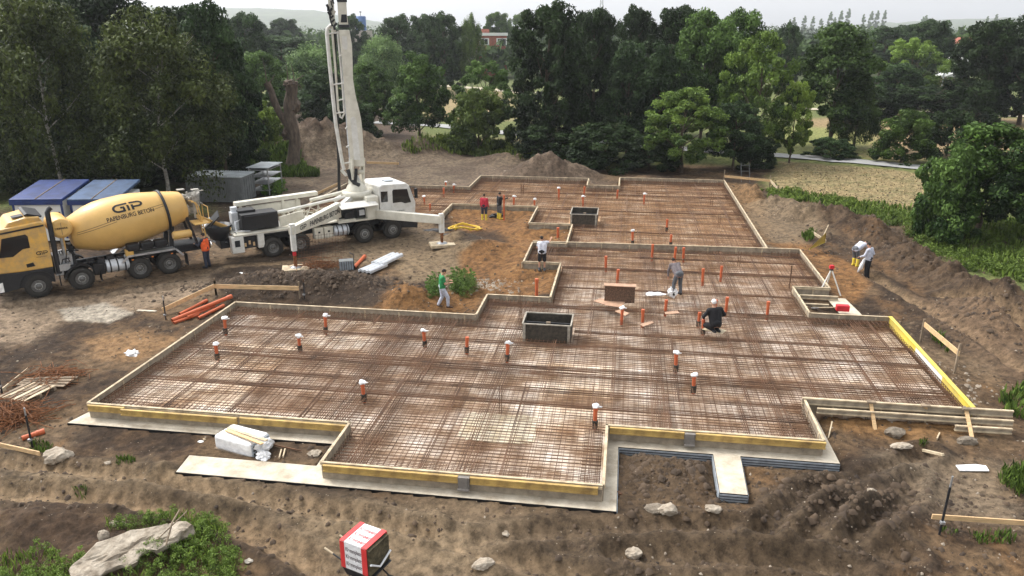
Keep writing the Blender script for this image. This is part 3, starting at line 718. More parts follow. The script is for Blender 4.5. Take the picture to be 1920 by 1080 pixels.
PIPES=[(423,597,626,1,'white bagged orange pipe nearest the back left corner of the front left wing'),
(408,645,673,1,'leftmost white bagged orange pipe, left wing'),
(611,591,624,1,'white bagged orange pipe in the left wing close to the rear board'),
(563,630,658,1,'white bagged orange pipe in the middle of the left wing'),
(797,619,650,1,'white bagged orange pipe with a flapping bag, left of the uncapped one'),
(683,717,752,1,'white bagged orange pipe standing alone in front of the left wing, nearest the step'),
(875,632,661,0,'uncapped orange pipe between two white bagged ones in front of the large box'),
(951,643,677,1,'white bagged orange pipe just in front of the large black lined box'),
(1115,761,802,1,'nearest white bagged orange pipe, beside the front bay corner'),
(1300,702,735,1,'white bagged orange pipe, the lower of the pair at centre right'),
(1267,662,697,1,'white bagged orange pipe, the upper of the pair at centre right'),
(1165,577,607,1,'white bagged orange pipe beside the reddish boards'),
(1205,580,611,0,'orange pipe with a small reddish board leaning at its foot, right of the bagged one'),
(1247,562,591,0,'orange pipe with a small board to its right, below the white sheet'),
(1157,505,531,0,'orange pipe standing behind the upright wooden block'),
(1136,480,508,0,'faint orange pipe left and behind the one behind the wooden block'),
(1222,458,488,0,'orange pipe standing left of the grey worker, in front of the cross board'),
(1264,463,492,0,'orange pipe just behind the head of the grey bent worker'),
(1281,464,490,0,'orange pipe just right of the head of the grey bent worker'),
(1317,504,534,0,'orange pipe right of the grey bent worker, left one of the pair'),
(1351,499,526,0,'orange pipe right of the grey bent worker, right one of the pair'),
(1360,557,592,0,'tall orange pipe just right of the kneeling worker'),
(1309,586,612,0,'orange pipe left of the kneeling worker, the rear one'),
(1318,599,626,0,'orange pipe at the corner of the kneeling board, the front one'),
(1339,562,590,0,'orange pipe hidden behind the cap of the kneeling worker'),
(1438,565,597,0,'lone orange pipe near the right side of the slab'),
(1186,432,459,1,'small white capped orange pipe right of the cross board in the back field'),
(1250,411,434,0,'orange pipe in the back field, upper of two in line'),
(1257,440,462,0,'orange pipe in the back field, lower of two in line'),
(1157,356,371,0,'thin far orange pipe beneath the gap in the back edge'),
(1207,363,382,1,'far capped pipe right of the gap in the back edge'),
(1095,350,366,0,'far orange pipe just left of the gap in the back edge'),
(1093,368,386,1,'far capped pipe just behind the small black lined box'),
(1048,352,374,1,'far pipe under a drooping white bag in the back field'),
(1002,373,388,1,'far capped orange pipe close to the board corner'),
(963,368,386,1,'far capped pipe just right of the tall orange post'),
(851,346,360,1,'far white capped pipe, right one of a pair near the cab'),
(836,341,357,1,'far white capped pipe, left one of a pair near the cab'),
(832,352,368,0,'far orange pipe below the pair of capped pipes near the cab'),
(806,382,394,0,'far orange pipe just right of the truck cab'),
(796,368,382,1,'far white capped pipe nearest the truck cab')]
for a in PIPES: pipe_end(a[0],a[1],a[2],a[3],a[4],dark=(a[2]>620 or a[2] in (434,462,459,612)))
def ground_pipe(px,y0,y1,label,z=-.1,r=.07,x1=None):
    p=P(px,y1,z); lo,hi=.1,3
    for _ in range(20):
        h=(lo+hi)/2
        if proj(p+Vector((0,0,h)))[1]>y0: lo=h
        else: hi=h
    e=empty('drain_post',tuple(p),0,label,'drain pipe'); m=MB(); m.tube([(0,0,-.1),(0,0,h)],r,12); m.build('pipe',M['orange'],e)
    m=MB(); m.tube([(0,0,h*.84),(0,0,h+.01)],r*1.17,12); m.build('socket',M['orange'],e)
ground_pipe(1006,523,560,'lone tall orange pipe standing in the sand behind the large box')
ground_pipe(945,366,410,'tall orange post beside the black dressed worker with yellow boots',r=.05)
ground_pipe(1046,427,446,'single short orange pipe standing in the sand strip')
# upright bars
def upright(px,y0,y1,label,nb=2,sp=.07,r=.012):
    p=P(px,y1,.1); lo,hi=.1,4
    for _ in range(20):
        h=(lo+hi)/2
        if proj(p+Vector((0,0,h)))[1]>y0: lo=h
        else: hi=h
    e=MB()
    for k in range(nb): e.tube([(k*sp,0,-.1),(k*sp+.01,.0,h*.5),(k*sp*1.3,0,h*(1-.07*k))],r,6)
    e.tube([(0,0,h*.3),(sp*(nb-.5),0,h*.3)],r*.8,5)
    o=e.build('starter_bar',M['rust'],None); o.location=p; tag(o,label,'steel bar','upright steel bars in the mesh')
upright(936,718,770,'tall pair of dark steel bars standing in the pale screed patch',2)
upright(1480,498,537,'single dark bar standing near the small tripod pit',1,.05,.03)
upright(977,345,363,'pair of dark bars standing in the back field left of the drooping bag',2,.14,.03)
upright(1383,470,496,'thin pair of bars standing on the right behind the cross board',2,.1)
upright(1346,400,425,'thin pair of bars in the back field, centre right',2,.1)
upright(1062,575,612,'thin bars at the right corner of the large black lined box',2,.05)
upright(973,540,605,'thin bars at the left corner of the large black lined box',3,.05)
upright(1332,362,384,'thin pair of bars far back right in the mesh',2,.12)
# loose boards and the block on the slab
def flatboard(pts,z,label,m_,th=.025,name='board',cat='board',group=None):
    w=[P(a,b2,z) for a,b2 in pts]; c=sum(w,Vector())/len(w); m=MB(); q=[((p.x-c.x),(p.y-c.y)) for p in w]
    area=sum(q[i][0]*q[(i+1)%len(q)][1]-q[(i+1)%len(q)][0]*q[i][1] for i in range(len(q)))
    if area<0: q=q[::-1]
    m.prism(q,0,th); o=m.build(name,M[m_],None,.004); o.location=(c.x,c.y,z); tag(o,label,cat,group); return o
c=P(1161,567,.25); e=empty('form_block',(c.x,c.y,.25),-TH,'upright dark strand board block with a pale reddish top plate','form block')
m=MB(); m.box((0,.12,.37),(1.28,.24,.72)); m.build('block',M['osb'],e)
m=MB(); m.box((0,.10,.745),(1.36,.36,.03)); m.build('top_plate',M['plyred'],e)
flatboard([(1113,565),(1125,560),(1172,567),(1166,577),(1140,574)],.27,'reddish board lying against the left foot of the wooden block','plyred')
flatboard([(1153,584),(1163,581),(1180,588),(1172,593)],.27,'small reddish board under the white bagged pipe by the block','plyred')
flatboard([(1199,608),(1222,603),(1226,606),(1206,613)],.27,'small reddish board at the foot of the pipe, lower left of two','plyred')
flatboard([(1246,586),(1270,583),(1274,588),(1248,590)],.27,'small reddish board at the foot of the pipe, upper right of two','plyred')
flatboard([(1316,618),(1330,612),(1362,620),(1354,627)],.27,'pale board under the kneeling worker','wood_pale')
def sheet(px,py,r,label,m_='plast',z=None,sq=(1,.6,.15),name='plastic_sheet',cat='plastic sheet',seed=1,sub=4):
    p=P(px,py,z) if z is not None else gp(px,py); m=MB(); m.blob((0,0,0),r,seed=seed,rough=1.2,sub=sub if sub<4 else 3,sq=sq); o=m.build(name,M[m_],None); o.location=p; tag(o,label,cat); return o
sheet(1229,551,.38,'white plastic sheet lying flat on the mesh left of the grey bent worker',z=.27,sq=(1,.7,.12))
sheet(1261,548,.24,'white bag at the feet of the grey bent worker',z=.38,sq=(.8,.7,1),name='plastic_bag',cat='plastic bag')
sheet(250,664,.30,'crumpled white plastic bag lying on the sandy dirt left of the slab',sq=(1,.8,.5),name='plastic_bag',cat='plastic bag',seed=5)
# ---------------------------------------------------------------- trees
def leaf_mesh(name,clumps,nper,size,seed,droop=0,flat=1.):
    rs=np.random.RandomState(seed); cl=np.array(clumps)            # x,y,z,r,tone
    idx=np.repeat(np.arange(len(cl)),nper); N=len(idx)
    d=rs.normal(size=(N,3)); d/=np.linalg.norm(d,axis=1)[:,None]
    rad=cl[idx,3]*rs.uniform(.25,1,N)**.6
    c=cl[idx,:3]+d*rad[:,None]*np.array([1,1,.75])
    if droop: c[:,2]-=rs.uniform(0,1,N)**1.5*droop*cl[idx,3]
    nrm=d*.7+rs.normal(size=(N,3))*.65+np.array([0,0,.45]); nrm/=np.linalg.norm(nrm,axis=1)[:,None]
    a=rs.normal(size=(N,3)); 
    if droop: a=a*.4+np.array([0,0,-1])
    u=np.cross(nrm,a); u/=np.linalg.norm(u,axis=1)[:,None]; w=np.cross(nrm,u)
    s=size*rs.uniform(.6,1.4,N)[:,None]; f=flat
    V=np.stack([c-w*s,c+u*s*.55*f+nrm*s*.18,c+w*s,c-u*s*.55*f+nrm*s*.18],1).reshape(-1,3)
    me=bpy.data.meshes.new(name); me.vertices.add(4*N); me.vertices.foreach_set('co',V.ravel().astype(np.float32))
    me.loops.add(4*N); me.loops.foreach_set('vertex_index',np.arange(4*N,dtype=np.int32)); me.polygons.add(N)
    me.polygons.foreach_set('loop_start',np.arange(0,4*N,4,dtype=np.int32)); me.update(calc_edges=True)
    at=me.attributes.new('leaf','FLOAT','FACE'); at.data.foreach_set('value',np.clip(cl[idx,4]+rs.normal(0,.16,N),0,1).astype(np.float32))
    me.materials.append(M['leaf']); return me
def limbs(h,base,n,spread,seed,r0=.22,bark='bark',lean=0,top=.85,twigs=2):
    rr=random.Random(seed); m=MB(); tips=[]
    pts=[(0,0,-.3)]; x=y=0
    for i in range(1,8):
        x+=rr.uniform(-.18,.18)+lean; y+=rr.uniform(-.18,.18); pts.append((x,y,h*top*i/7))
    m.tube(pts,[r0*(1.25 if i==0 else 1)*(1-.86*i/7) for i in range(8)],7)
    for k in range(n):
        t=base+(top-base)*k/n; j=min(6,int(t/top*7)); p=Vector(pts[j]).lerp(Vector(pts[j+1]),t/top*7-j)
        a=k*2.4+rr.uniform(-.4,.4); L=spread*rr.uniform(.6,1)*(1-.45*(t-base)/(1-base)); q=p
        pr=[p]; 
        for s_ in range(1,4): pr.append(p+Vector((math.cos(a)*L*s_/3,math.sin(a)*L*s_/3,L*.28*s_*(1+.1*s_))))
        rad=r0*.42*(1-.5*t); m.tube(pr,[rad,rad*.7,rad*.45,rad*.2],5)
        for w in range(twigs):
            o=pr[1+w%3]; b=a+rr.choice((-1,1))*rr.uniform(.5,1.1); m.tube([o,o+Vector((math.cos(b)*L*.4,math.sin(b)*L*.4,L*.3))],[rad*.4,rad*.12],4)
        tips.append(pr[-1])
    me=m.mesh('trunk'); me.materials.append(M[bark]); return me
def clumps_oval(h,rx,z0,n,seed,cr=(.7,1.3),shape='oval',gap=0.):
    rr=random.Random(seed); out=[]; lob=[(rr.uniform(0,6.28),rr.uniform(-.6,1),rr.uniform(.75,1.25)) for _ in range(7)]
    while len(out)<n:
        z=rr.uniform(-1,1); a=rr.uniform(0,2*math.pi); rho=rr.uniform(.15,1)**.45
        prof=math.sqrt(max(0,1-z*z))
        if shape=='dome': prof=math.sqrt(max(0,1-((z+1)/2)**2.4))*.98 if z>-.85 else .75
        if shape=='cone': prof=(1-(z+1)/2)**.8*.95+.05
        if shape=='poplar': prof=math.sin(math.pi*min(1,((z+1.05)/2.1))**.8)**.8
        k=1
        for (la,lz,ls) in lob:
            q=math.cos(a-la)*.5+.5; k+=(ls-1)*q**3*math.exp(-((z-lz)*1.6)**2)*1.3
        r=rx*prof*rho*k; zz=z0+(h-z0)*(z*(.5+.5*rho)+1)/2
        if rr.random()<gap: continue
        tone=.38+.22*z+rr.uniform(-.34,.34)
        out.append((r*math.cos(a),r*math.sin(a),zz,rr.uniform(*cr),tone))
    return out
PROT={}
def proto(key,h,rx,z0,n,nper,size,shape='oval',cr=(.7,1.3),seeds=(1,2),bark='bark',droop=0,r0=.22,nl=9,flat=1.):
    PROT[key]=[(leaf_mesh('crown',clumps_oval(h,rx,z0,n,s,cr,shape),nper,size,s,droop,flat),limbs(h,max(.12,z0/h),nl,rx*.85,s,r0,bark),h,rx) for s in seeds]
proto('broad',12,4.6,2.0,125,210,.17,'dome',(.5,1.15),(1,2,3))
proto('oak',13,5.2,.8,190,190,.18,'dome',(.5,1.1),(4,5),r0=.3)
proto('birch',13,4.3,2.4,230,150,.12,'dome',(.45,.9),(6,7,8),'birchbark',1.8,.12,12,.8)
proto('bush',4,2.6,-.1,110,190,.10,'dome',(.25,.6),(9,10),r0=.1)
proto('willow',10,4,1.5,160,130,.17,'dome',(.6,1.1),(11,12,16),droop=.7,flat=.6)
proto('poplar',16,1.7,.8,70,110,.28,'poplar',(.5,.9),(13,),r0=.2)
proto('open',11,4.4,1.6,95,190,.16,'oval',(.45,.95),(14,15),r0=.2,nl=12)
TREEN=0
def tree(kind,px,ytop,hw,d,tint,label,zb=None,cat='tree',group=None,name=None,seed=0,base_y=None):
    """crown centred on column px, top at ytop, half width hw (px) at plan distance d"""
    global TREEN
    pt=PD(px,ytop,d); g=gp(px,base_y) if base_y else None
    zb=(G(pt.x,d) if zb is None else zb)
    if g is not None: zb=g.z
    k=PROT[kind][(TREEN+seed)%len(PROT[kind])]; TREEN+=1
    D=d*_cp+CAMZ*_sp; w=hw/FPX*D; hh=(pt.z-zb)
    cr,tr,h,rx=k; rr=random.Random(TREEN*31)
    sz=hh/(h*1.02); sx=w/(rx*1.06)
    nm=name or {'birch':'birch_tree','bush':'bush','poplar':'poplar_tree','willow':'willow_tree','oak':'oak_tree'}.get(kind,'leafy_tree')
    e=empty(nm,(pt.x,d,zb),rr.uniform(0,6.28),label,cat,group); 
    o=bpy.data.objects.new('crown',cr); link(o,e); o.scale=(sx,sx,sz); j=rr.uniform(.9,1.1); o.color=(*[c*j for c in tint],1)
    o=bpy.data.objects.new('stems' if kind=='bush' else 'trunk',tr); link(o,e); o.scale=(sx,sx,sz)
    return e
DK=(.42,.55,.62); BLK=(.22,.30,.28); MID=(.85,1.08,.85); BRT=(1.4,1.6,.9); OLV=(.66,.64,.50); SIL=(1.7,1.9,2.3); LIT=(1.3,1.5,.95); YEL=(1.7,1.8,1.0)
T=[ # left mass
('oak',60,-25,130,68,BLK,'tall dark tree at the far left edge behind the leftmost birch'),
('oak',175,-40,120,66,BLK,'tall dark tree behind and between the two big birches'),
('broad',130,40,90,60,DK,'mid green tree between the two big birches on the left'),
('birch',35,-40,135,53,OLV,'leftmost big birch with thin pale stems, behind the yellow cab'),
('birch',262,2,150,52,OLV,'big drooping birch behind the blue roofed containers'),
('broad',385,3,82,59,DK,'dark green tree at the right end of the left wood'),
('oak',330,-5,110,68,BLK,'dark tree behind the crown of the big drooping birch'),
('bush',90,250,130,58,BLK,'dark undergrowth bush behind the blue roofed containers on the far left'),
('bush',10,260,120,57,BLK,'dark undergrowth bush at the left frame edge behind the yellow cab'),
('bush',200,245,110,59,BLK,'dark undergrowth bush behind the white container wall'),
('bush',330,255,110,60,BLK,'dark undergrowth bush behind the grey container'),
('bush',425,230,70,62,BLK,'dark bush at the edge of the left wood beside the bright green shrub'),
('bush',490,190,48,74,YEL,'bright yellow green shrub left of the pollarded trunk'),
# behind
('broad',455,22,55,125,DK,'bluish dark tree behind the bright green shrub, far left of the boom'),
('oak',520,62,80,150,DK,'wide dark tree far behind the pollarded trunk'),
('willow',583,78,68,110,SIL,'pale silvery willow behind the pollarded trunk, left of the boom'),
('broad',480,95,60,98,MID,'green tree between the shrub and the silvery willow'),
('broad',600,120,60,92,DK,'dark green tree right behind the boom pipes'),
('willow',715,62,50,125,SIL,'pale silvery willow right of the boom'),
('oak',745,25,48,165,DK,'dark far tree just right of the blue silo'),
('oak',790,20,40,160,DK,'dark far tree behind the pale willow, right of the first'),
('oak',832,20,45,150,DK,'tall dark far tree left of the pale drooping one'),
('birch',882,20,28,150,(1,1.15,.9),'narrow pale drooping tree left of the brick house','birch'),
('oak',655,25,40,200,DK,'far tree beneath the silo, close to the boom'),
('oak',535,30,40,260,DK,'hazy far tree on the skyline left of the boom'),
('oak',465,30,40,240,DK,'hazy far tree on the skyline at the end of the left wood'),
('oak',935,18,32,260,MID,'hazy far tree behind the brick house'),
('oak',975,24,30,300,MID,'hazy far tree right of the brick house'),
('broad',690,115,50,90,MID,'green tree directly right of the boom behind the mound'),
('broad',782,98,66,81,MID,'round green tree with a clear trunk right of the boom'),
('open',905,112,60,84,MID,'airy green tree in front of the brick house'),
('bush',895,165,60,76,(.9,.95,.7),'open bush right of the round green tree'),
('bush',655,180,60,84,DK,'dark bush behind the earth mound right of the boom'),
# centre
('oak',1030,-2,88,74,BLK,'very dark tall oak, leftmost of the central wood'),
('oak',1120,5,60,84,BLK,'very dark tree right of the dark oak'),
('oak',1195,8,60,92,BLK,'dark tree on the skyline behind the mid green pair'),
('oak',1270,0,65,90,BLK,'dark tree on the skyline, left of the grey green ash'),
('broad',1185,75,62,75,DK,'mid green tree right beside the very dark oak'),
('broad',1245,78,62,73,DK,'mid green tree, second right of the very dark oak'),
('broad',1330,12,72,78,MID,'grey green tall tree at the middle of the central wood'),
('broad',1395,15,68,82,MID,'tall green tree left of the bright green one'),
('open',1432,60,72,70,LIT,'bright green tree at the right end of the central wood'),
('open',1497,150,40,70,YEL,'small bright yellow green tree sticking out right of the central wood'),
('open',1290,165,80,65,LIT,'light green leafy tree in front of the central wood'),
('broad',1385,190,60,66,DK,'low dark green tree right of the light green leafy tree'),
('bush',1130,230,90,68,BLK,'dark undergrowth bush beneath the mid green trees'),
('bush',1020,235,75,70,BLK,'dark undergrowth bush beneath the very dark oak'),
('bush',1220,250,60,66,BLK,'dark undergrowth bush left of the light green leafy tree'),
('bush',1420,250,50,67,BLK,'dark undergrowth bush behind the ladder'),
# right
('broad',1585,40,92,80,(.6,.75,.6),'large tree with several pale stems standing alone on the right'),
('willow',1620,140,48,79,(.75,.85,.8),'greyish shrubby tree in front of the large lone tree'),
('bush',1560,258,48,73,DK,'low dark bush beneath the large lone tree'),
('bush',1705,207,62,70,(.6,.75,.5),'rounded dark bush beside the path'),
('bush',1790,205,52,74,BLK,'very dark bush right of the rounded bush by the path'),
('open',1715,70,62,118,LIT,'pale green spreading tree beyond the field'),
('broad',1690,118,60,112,DK,'dark green tree below the pale spreading tree'),
('broad',1755,160,55,110,DK,'dark low tree below the lamp pole'),
('oak',1485,40,30,150,DK,'far tree in the gap right of the central wood'),
('oak',1760,30,50,150,DK,'dark bluish far tree above the pale spreading tree'),
('oak',1660,48,60,180,DK,'far tree in the middle of the skyline on the right'),
('oak',1710,40,45,200,DK,'far tree below the poplars'),
('oak',1820,60,40,250,MID,'hazy far tree behind the white building'),
('oak',1870,28,72,104,BLK,'big dark tree at the right edge, behind the field'),
('oak',1955,20,70,100,BLK,'big dark tree cut by the right frame edge'),
('bush',1840,150,60,100,BLK,'dark bush at the foot of the white roofed hut'),
('bush',1640,165,60,108,BLK,'dark bush behind the field left of the lamp pole'),
('bush',1735,165,80,106,BLK,'dark hedge bush behind the field below the pale spreading tree'),
('broad',1870,228,112,43,(.55,.75,.5),'big near bush like tree at the right edge over the weeds'),
('bush',1800,270,75,42,MID,'near green bush at the left foot of the right edge tree'),
('broad',1980,200,90,41,DK,'near dark tree cut by the right frame edge'),
]
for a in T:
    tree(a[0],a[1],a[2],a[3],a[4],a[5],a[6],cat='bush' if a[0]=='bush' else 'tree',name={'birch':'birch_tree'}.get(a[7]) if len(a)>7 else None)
for i,(px,yt) in enumerate([(1482,34),(1490,30),(1510,27),(1526,28),(1541,33),(1559,19),(1566,30),(1579,17),(1593,13),(1621,24),(1636,18),(1647,17),(1661,16),(1732,29),(1738,26),(1853,28),(1870,24)]):
    tree('poplar',px,yt,4.6 if i%3 else 3.8,1100+i*37%160,MID,'hazy far poplar on the right skyline, number %d from the left'%(i+1) if 0 else ['first','second','third','fourth','fifth','sixth','seventh','eighth','ninth','tenth','eleventh','twelfth','thirteenth','fourteenth','fifteenth','sixteenth','last'][i]+' hazy poplar from the left on the right skyline',group='row of far poplars')
# far woods: one countless mass of crowns, with the hills behind
def woods(name,bands,seed,kind='stuff'):
    rr=random.Random(seed); cl=[]
    for (d,x0,x1,h,n,r) in bands:
        for k in range(n):
            x=rr.uniform(x0,x1); y=d*rr.uniform(.88,1.15); hh=h*rr.uniform(.55,1.05)
            for q in range(5):
                cl.append((x+rr.gauss(0,r*.5),y+rr.gauss(0,r*.5),hh*rr.uniform(.25,1)-q*.2,r*rr.uniform(.4,.8),rr.uniform(.1,.7)))
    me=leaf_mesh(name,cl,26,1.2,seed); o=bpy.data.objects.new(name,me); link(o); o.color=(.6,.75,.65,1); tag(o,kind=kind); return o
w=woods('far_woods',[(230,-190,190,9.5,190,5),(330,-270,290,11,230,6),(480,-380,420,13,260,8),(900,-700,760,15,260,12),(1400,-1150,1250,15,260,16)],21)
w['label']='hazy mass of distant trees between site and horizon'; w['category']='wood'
# hills
def hill():
    X=np.linspace(-3000,3000,220); Y=np.linspace(1500,3600,60); XX_,YY_=np.meshgrid(X,Y)
    az=XX_/YY_
    prof=1.12*np.interp(az,[-.6,-.42,-.30,-.24,-.19,-.14,-.05,.1,.3,.38,.47,.6],[95,92,88,84,58,34,20,14,16,26,44,60])
    Z=prof*ss((YY_-1500)/1700)+fbm(XX_*.006,YY_*.006,301,4,.6)*20*ss((YY_-1500)/600)+fbm(XX_*.03,YY_*.03,303,3)*7-6
    me=bpy.data.meshes.new('hills'); v=np.stack([XX_,YY_,Z],-1).reshape(-1,3); nx=220
    f=[(i*nx+j,i*nx+j+1,(i+1)*nx+j+1,(i+1)*nx+j) for i in range(59) for j in range(nx-1)]
    me.from_pydata(v.tolist(),[],f); me.polygons.foreach_set('use_smooth',[True]*len(f))
    me.materials.append(mat('hill_forest',(.06,.085,.03),.95,var=.4,scale=.03,bump=1,bscale=.05)); o=bpy.data.objects.new('hills',me); link(o); tag(o,kind='structure')
hill()
# haze
hm=bpy.data.materials.new('haze'); hm.use_nodes=True; t_=hm.node_tree; t_.nodes.clear(); pv=t_.nodes.new('ShaderNodeVolumePrincipled'); ou=t_.nodes.new('ShaderNodeOutputMaterial')
pv.inputs['Color'].default_value=(.93,.96,1,1); pv.inputs['Density'].default_value=.00022; pv.inputs['Anisotropy'].default_value=.3
t_.links.new(pv.outputs[0],ou.inputs['Volume'])
m=MB(); m.box((0,3300,64),(8400,7500,142)); 
HAZE=True
# ---------------------------------------------------------------- text and logo shapes
def text2d(s,size=1.,bold=.02):
    cu=bpy.data.curves.new('t','FONT'); cu.body=s; cu.size=size; cu.offset=bold*size; o=bpy.data.objects.new('t',cu); scn.collection.objects.link(o)
    dg=bpy.context.evaluated_depsgraph_get(); me=bpy.data.meshes.new_from_object(o.evaluated_get(dg))
    v=[(p.co.x,p.co.y) for p in me.vertices]; f=[tuple(q.vertices) for q in me.polygons]
    bpy.data.objects.remove(o); bpy.data.curves.remove(cu); bpy.data.meshes.remove(me)
    w=max(p[0] for p in v); return v,f,w
def strokes(paths,th):
    v=[];f=[]
    for p in paths:
        q=[p[0]]
        for a,b2 in zip(p,p[1:]):
            L=math.hypot(b2[0]-a[0],b2[1]-a[1]); k=max(1,int(L/.08))
            q+=[(a[0]+(b2[0]-a[0])*i/k,a[1]+(b2[1]-a[1])*i/k) for i in range(1,k+1)]
        n=len(v)
        for i,a in enumerate(q):
            b0=q[max(0,i-1)];b1=q[min(len(q)-1,i+1)]; dx,dy=b1[0]-b0[0],b1[1]-b0[1]; L=math.hypot(dx,dy) or 1; nx,ny=-dy/L*th/2,dx/L*th/2
            v+=[(a[0]+nx,a[1]+ny),(a[0]-nx,a[1]-ny)]
        f+=[(n+2*i,n+2*i+1,n+2*i+3,n+2*i+2) for i in range(len(q)-1)]
    return v,f
def arc(cx,cy,rx,ry,a0,a1,n=10): return [(cx+rx*math.cos(R(a0+(a1-a0)*i/n)),cy+ry*math.sin(R(a0+(a1-a0)*i/n))) for i in range(n+1)]
LOGO=strokes([[(.86,.56),(.34,.56)]+arc(.34,.31,.28,.25,90,270)+[(.62,.06)],[(.62,.0),(.62,.33),(.44,.33)],[(.86,.0),(.86,.42)],
   [(.98,.56),(1.42,.56)]+arc(1.42,.39,.22,.17,90,-90)+[(1.10,.22)],[(1.10,.40),(1.10,.0)]],.13)
def wrap(name,v,f,fn,m_,parent):
    vs=[fn(x,y) for x,y in v]; q=MB(); q.add(vs,f)
    me=q.mesh(name); me.materials.append(M[m_]); o=bpy.data.objects.new(name,me); link(o,parent); return o
# ---------------------------------------------------------------- wheels
def wheel(parent,x,y,side,w=.30,r=.53,deep=False,name='wheel'):
    m=MB(); ax=(0,side,0); t0=-w
    m.lathe([(-w,r*.56),(-w,r*.93),(-w*.85,r),(-w*.15,r),(0,r*.93),(.0,r*.60),(-.02,r*.56),(-.05,r*.55)],(0,0,0),ax,28,caps=False)
    for k in range(28):
        a=2*math.pi*k/28; m.box((math.cos(a)*r*.995,-side*w*.5,math.sin(a)*r*.995),(.035,w*.86,.05),M=Matrix.Rotation(-a,3,'Y'))
    wob=m.build(name,M['rubber'],parent); wob.location=(x,y,r-.02)
    m=MB(); dp=-.14 if deep else -.02
    m.lathe([(-w+.03,r*.54),(-.02,r*.54),(-.01,r*.52),(dp,r*.46),(dp-.01,r*.30)],(0,0,0),ax,28,caps=False)
    m.lathe([(dp-.04,r*.31),(dp,r*.29),(dp+(.08 if deep else .05),r*.17),(dp+(.12 if deep else .07),r*.05)],(0,0,0),ax,16)
    for k in range(10):
        a=2*math.pi*k/10; m.box((math.cos(a)*r*.40,side*(dp+.0),math.sin(a)*r*.40),(.055,.03,.055),M=Matrix.Rotation(-a,3,'Y'))
    m.build('rim',M['rim'],wob)
    m=MB(); m.lathe([(dp-.02,r*.30),(dp+.012,r*.30),(dp+.012,r*.21)],(0,0,0),ax,20,caps=False)
    for k in range(10):
        a=2*math.pi*(k+.5)/10; m.box((math.cos(a)*r*.27,side*(dp+.03),math.sin(a)*r*.27),(.03,.035,.03),M=Matrix.Rotation(-a,3,'Y'))
    m.build('hub',M['hub'],wob)
    m=MB(); m.lathe([(-w+.04,r*.58),(-.19,r*.58),(-.18,.02)],(0,0,0),ax,20,caps=False); m.build('brake_drum',M['dark'],wob)
    return wob
def arch(m,x,r0,r1,y0,y1,zc,a0=8,a1=172,n=12):
    pts=[(x+r1*math.cos(R(a0+(a1-a0)*i/n)),zc+r1*math.sin(R(a0+(a1-a0)*i/n))) for i in range(n+1)]
    inn=[(x+r0*math.cos(R(a0+(a1-a0)*i/n)),zc+r0*math.sin(R(a0+(a1-a0)*i/n))) for i in range(n+1)]
    for i in range(n): m.extr([pts[i],pts[i+1],inn[i+1],inn[i]],y0,y1)
def frame_from(pA,pB,side,z,hw=1.22):
    A=P(*pA,z); Bq=P(*pB,z); h=(A-Bq).normalized(); left=Vector((-h.y,h.x,0)); o=A-left*side*hw
    return o,h,left,math.atan2(h.y,h.x)
def along(px,py,o,h,z): return (P(px,py,z)-o).dot(h)
# ================================================================ concrete mixer truck
MZ=-.2
o,h,lf,yaw=frame_from((77,557),(322,513),1,MZ)
AX=[0.]+[along(a,b2,o,h,MZ) for a,b2 in ((160,545),(267,523),(322,513))]
mix=empty('concrete_mixer_truck',tuple(o),yaw,'yellow four axle concrete mixer truck with big rotating drum parked at the left','mixer truck')
m=MB(); m.box((-3.1,.42,.92),(8.6,.12,.26)); m.box((-3.1,-.42,.92),(8.6,.12,.26))
for k in range(6): m.box((.6-k*1.45,0,.92),(.12,.8,.2))
for x in AX: m.tube([(x,-1.0,.52),(x,1.0,.52)],.09,8)
m.build('chassis',M['dark'],mix)
for i,x in enumerate(AX):
    for s_ in (1,-1): wheel(mix,x,1.22*s_,s_,.32 if i<2 else .56,deep=i>1)
# cab: shaped shell
m=MB(); prof=[(-.72,1.28),(.55,1.28),(1.50,1.34),(1.55,2.05),(1.42,2.45),(1.22,3.05),(.98,3.28),(-.55,3.42),(-.72,3.30)]
m.extr(prof,-1.18,1.18); m.build('cab',M['truckyel'],mix,.05)
m=MB(); m.extr([(-.60,3.30),(.86,3.22),(.62,3.52),(-.10,3.66),(-.58,3.62)],-1.05,1.05); m.build('roof_cap',M['truckyel'],mix,.06)
m=MB(); m.extr([(-.66,3.55),(-.1,3.72),(-.02,3.70),(-.02,3.76),(-.14,3.80),(-.70,3.62)],-.95,.95); m.build('roof_spoiler',M['black'],mix,.02)
m=MB(); m.box((.22,.55,3.665),(.44,.5,.05),M=Matrix.Rotation(R(5),3,'Y')); m.build('roof_hatch',M['dark'],mix,.02)
m=MB(); m.extr([(-.66,3.20),(1.0,3.06),(1.04,3.13),(-.66,3.28)],1.181,1.20); m.extr([(-.66,3.20),(1.0,3.06),(1.04,3.13),(-.66,3.28)],-1.20,-1.181); m.build('roof_gutter',M['black'],mix)
m=MB(); m.extr([(-.70,.62),(-.2,.62),(.9,.52),(1.60,.42),(1.64,.95),(1.60,1.37),(.55,1.27),(-.7,1.27)],-1.19,1.19)
bp_=m.build('bumper',M['dark'],mix,.03)
m=MB(); m.extr([(1.30,.50),(1.66,.50),(1.66,.86),(1.30,.95)],.72,1.215); m.build('headlight',M['lampglass'],bp_,.02)
m=MB(); m.extr([(1.30,.50),(1.66,.50),(1.66,.86),(1.30,.95)],-1.215,-.72); m.build('headlight',M['lampglass'],bp_,.02)
m=MB(); m.box((1.57,0,1.75),(.06,1.7,.7)); m.build('grille',M['black'],mix,.02)
m=MB(); m.extr([(1.53,2.18),(1.45,2.46),(1.25,3.00),(1.21,3.00),(1.40,2.44),(1.49,2.18)],-1.08,1.08); m.build('windscreen',M['glass'],mix)
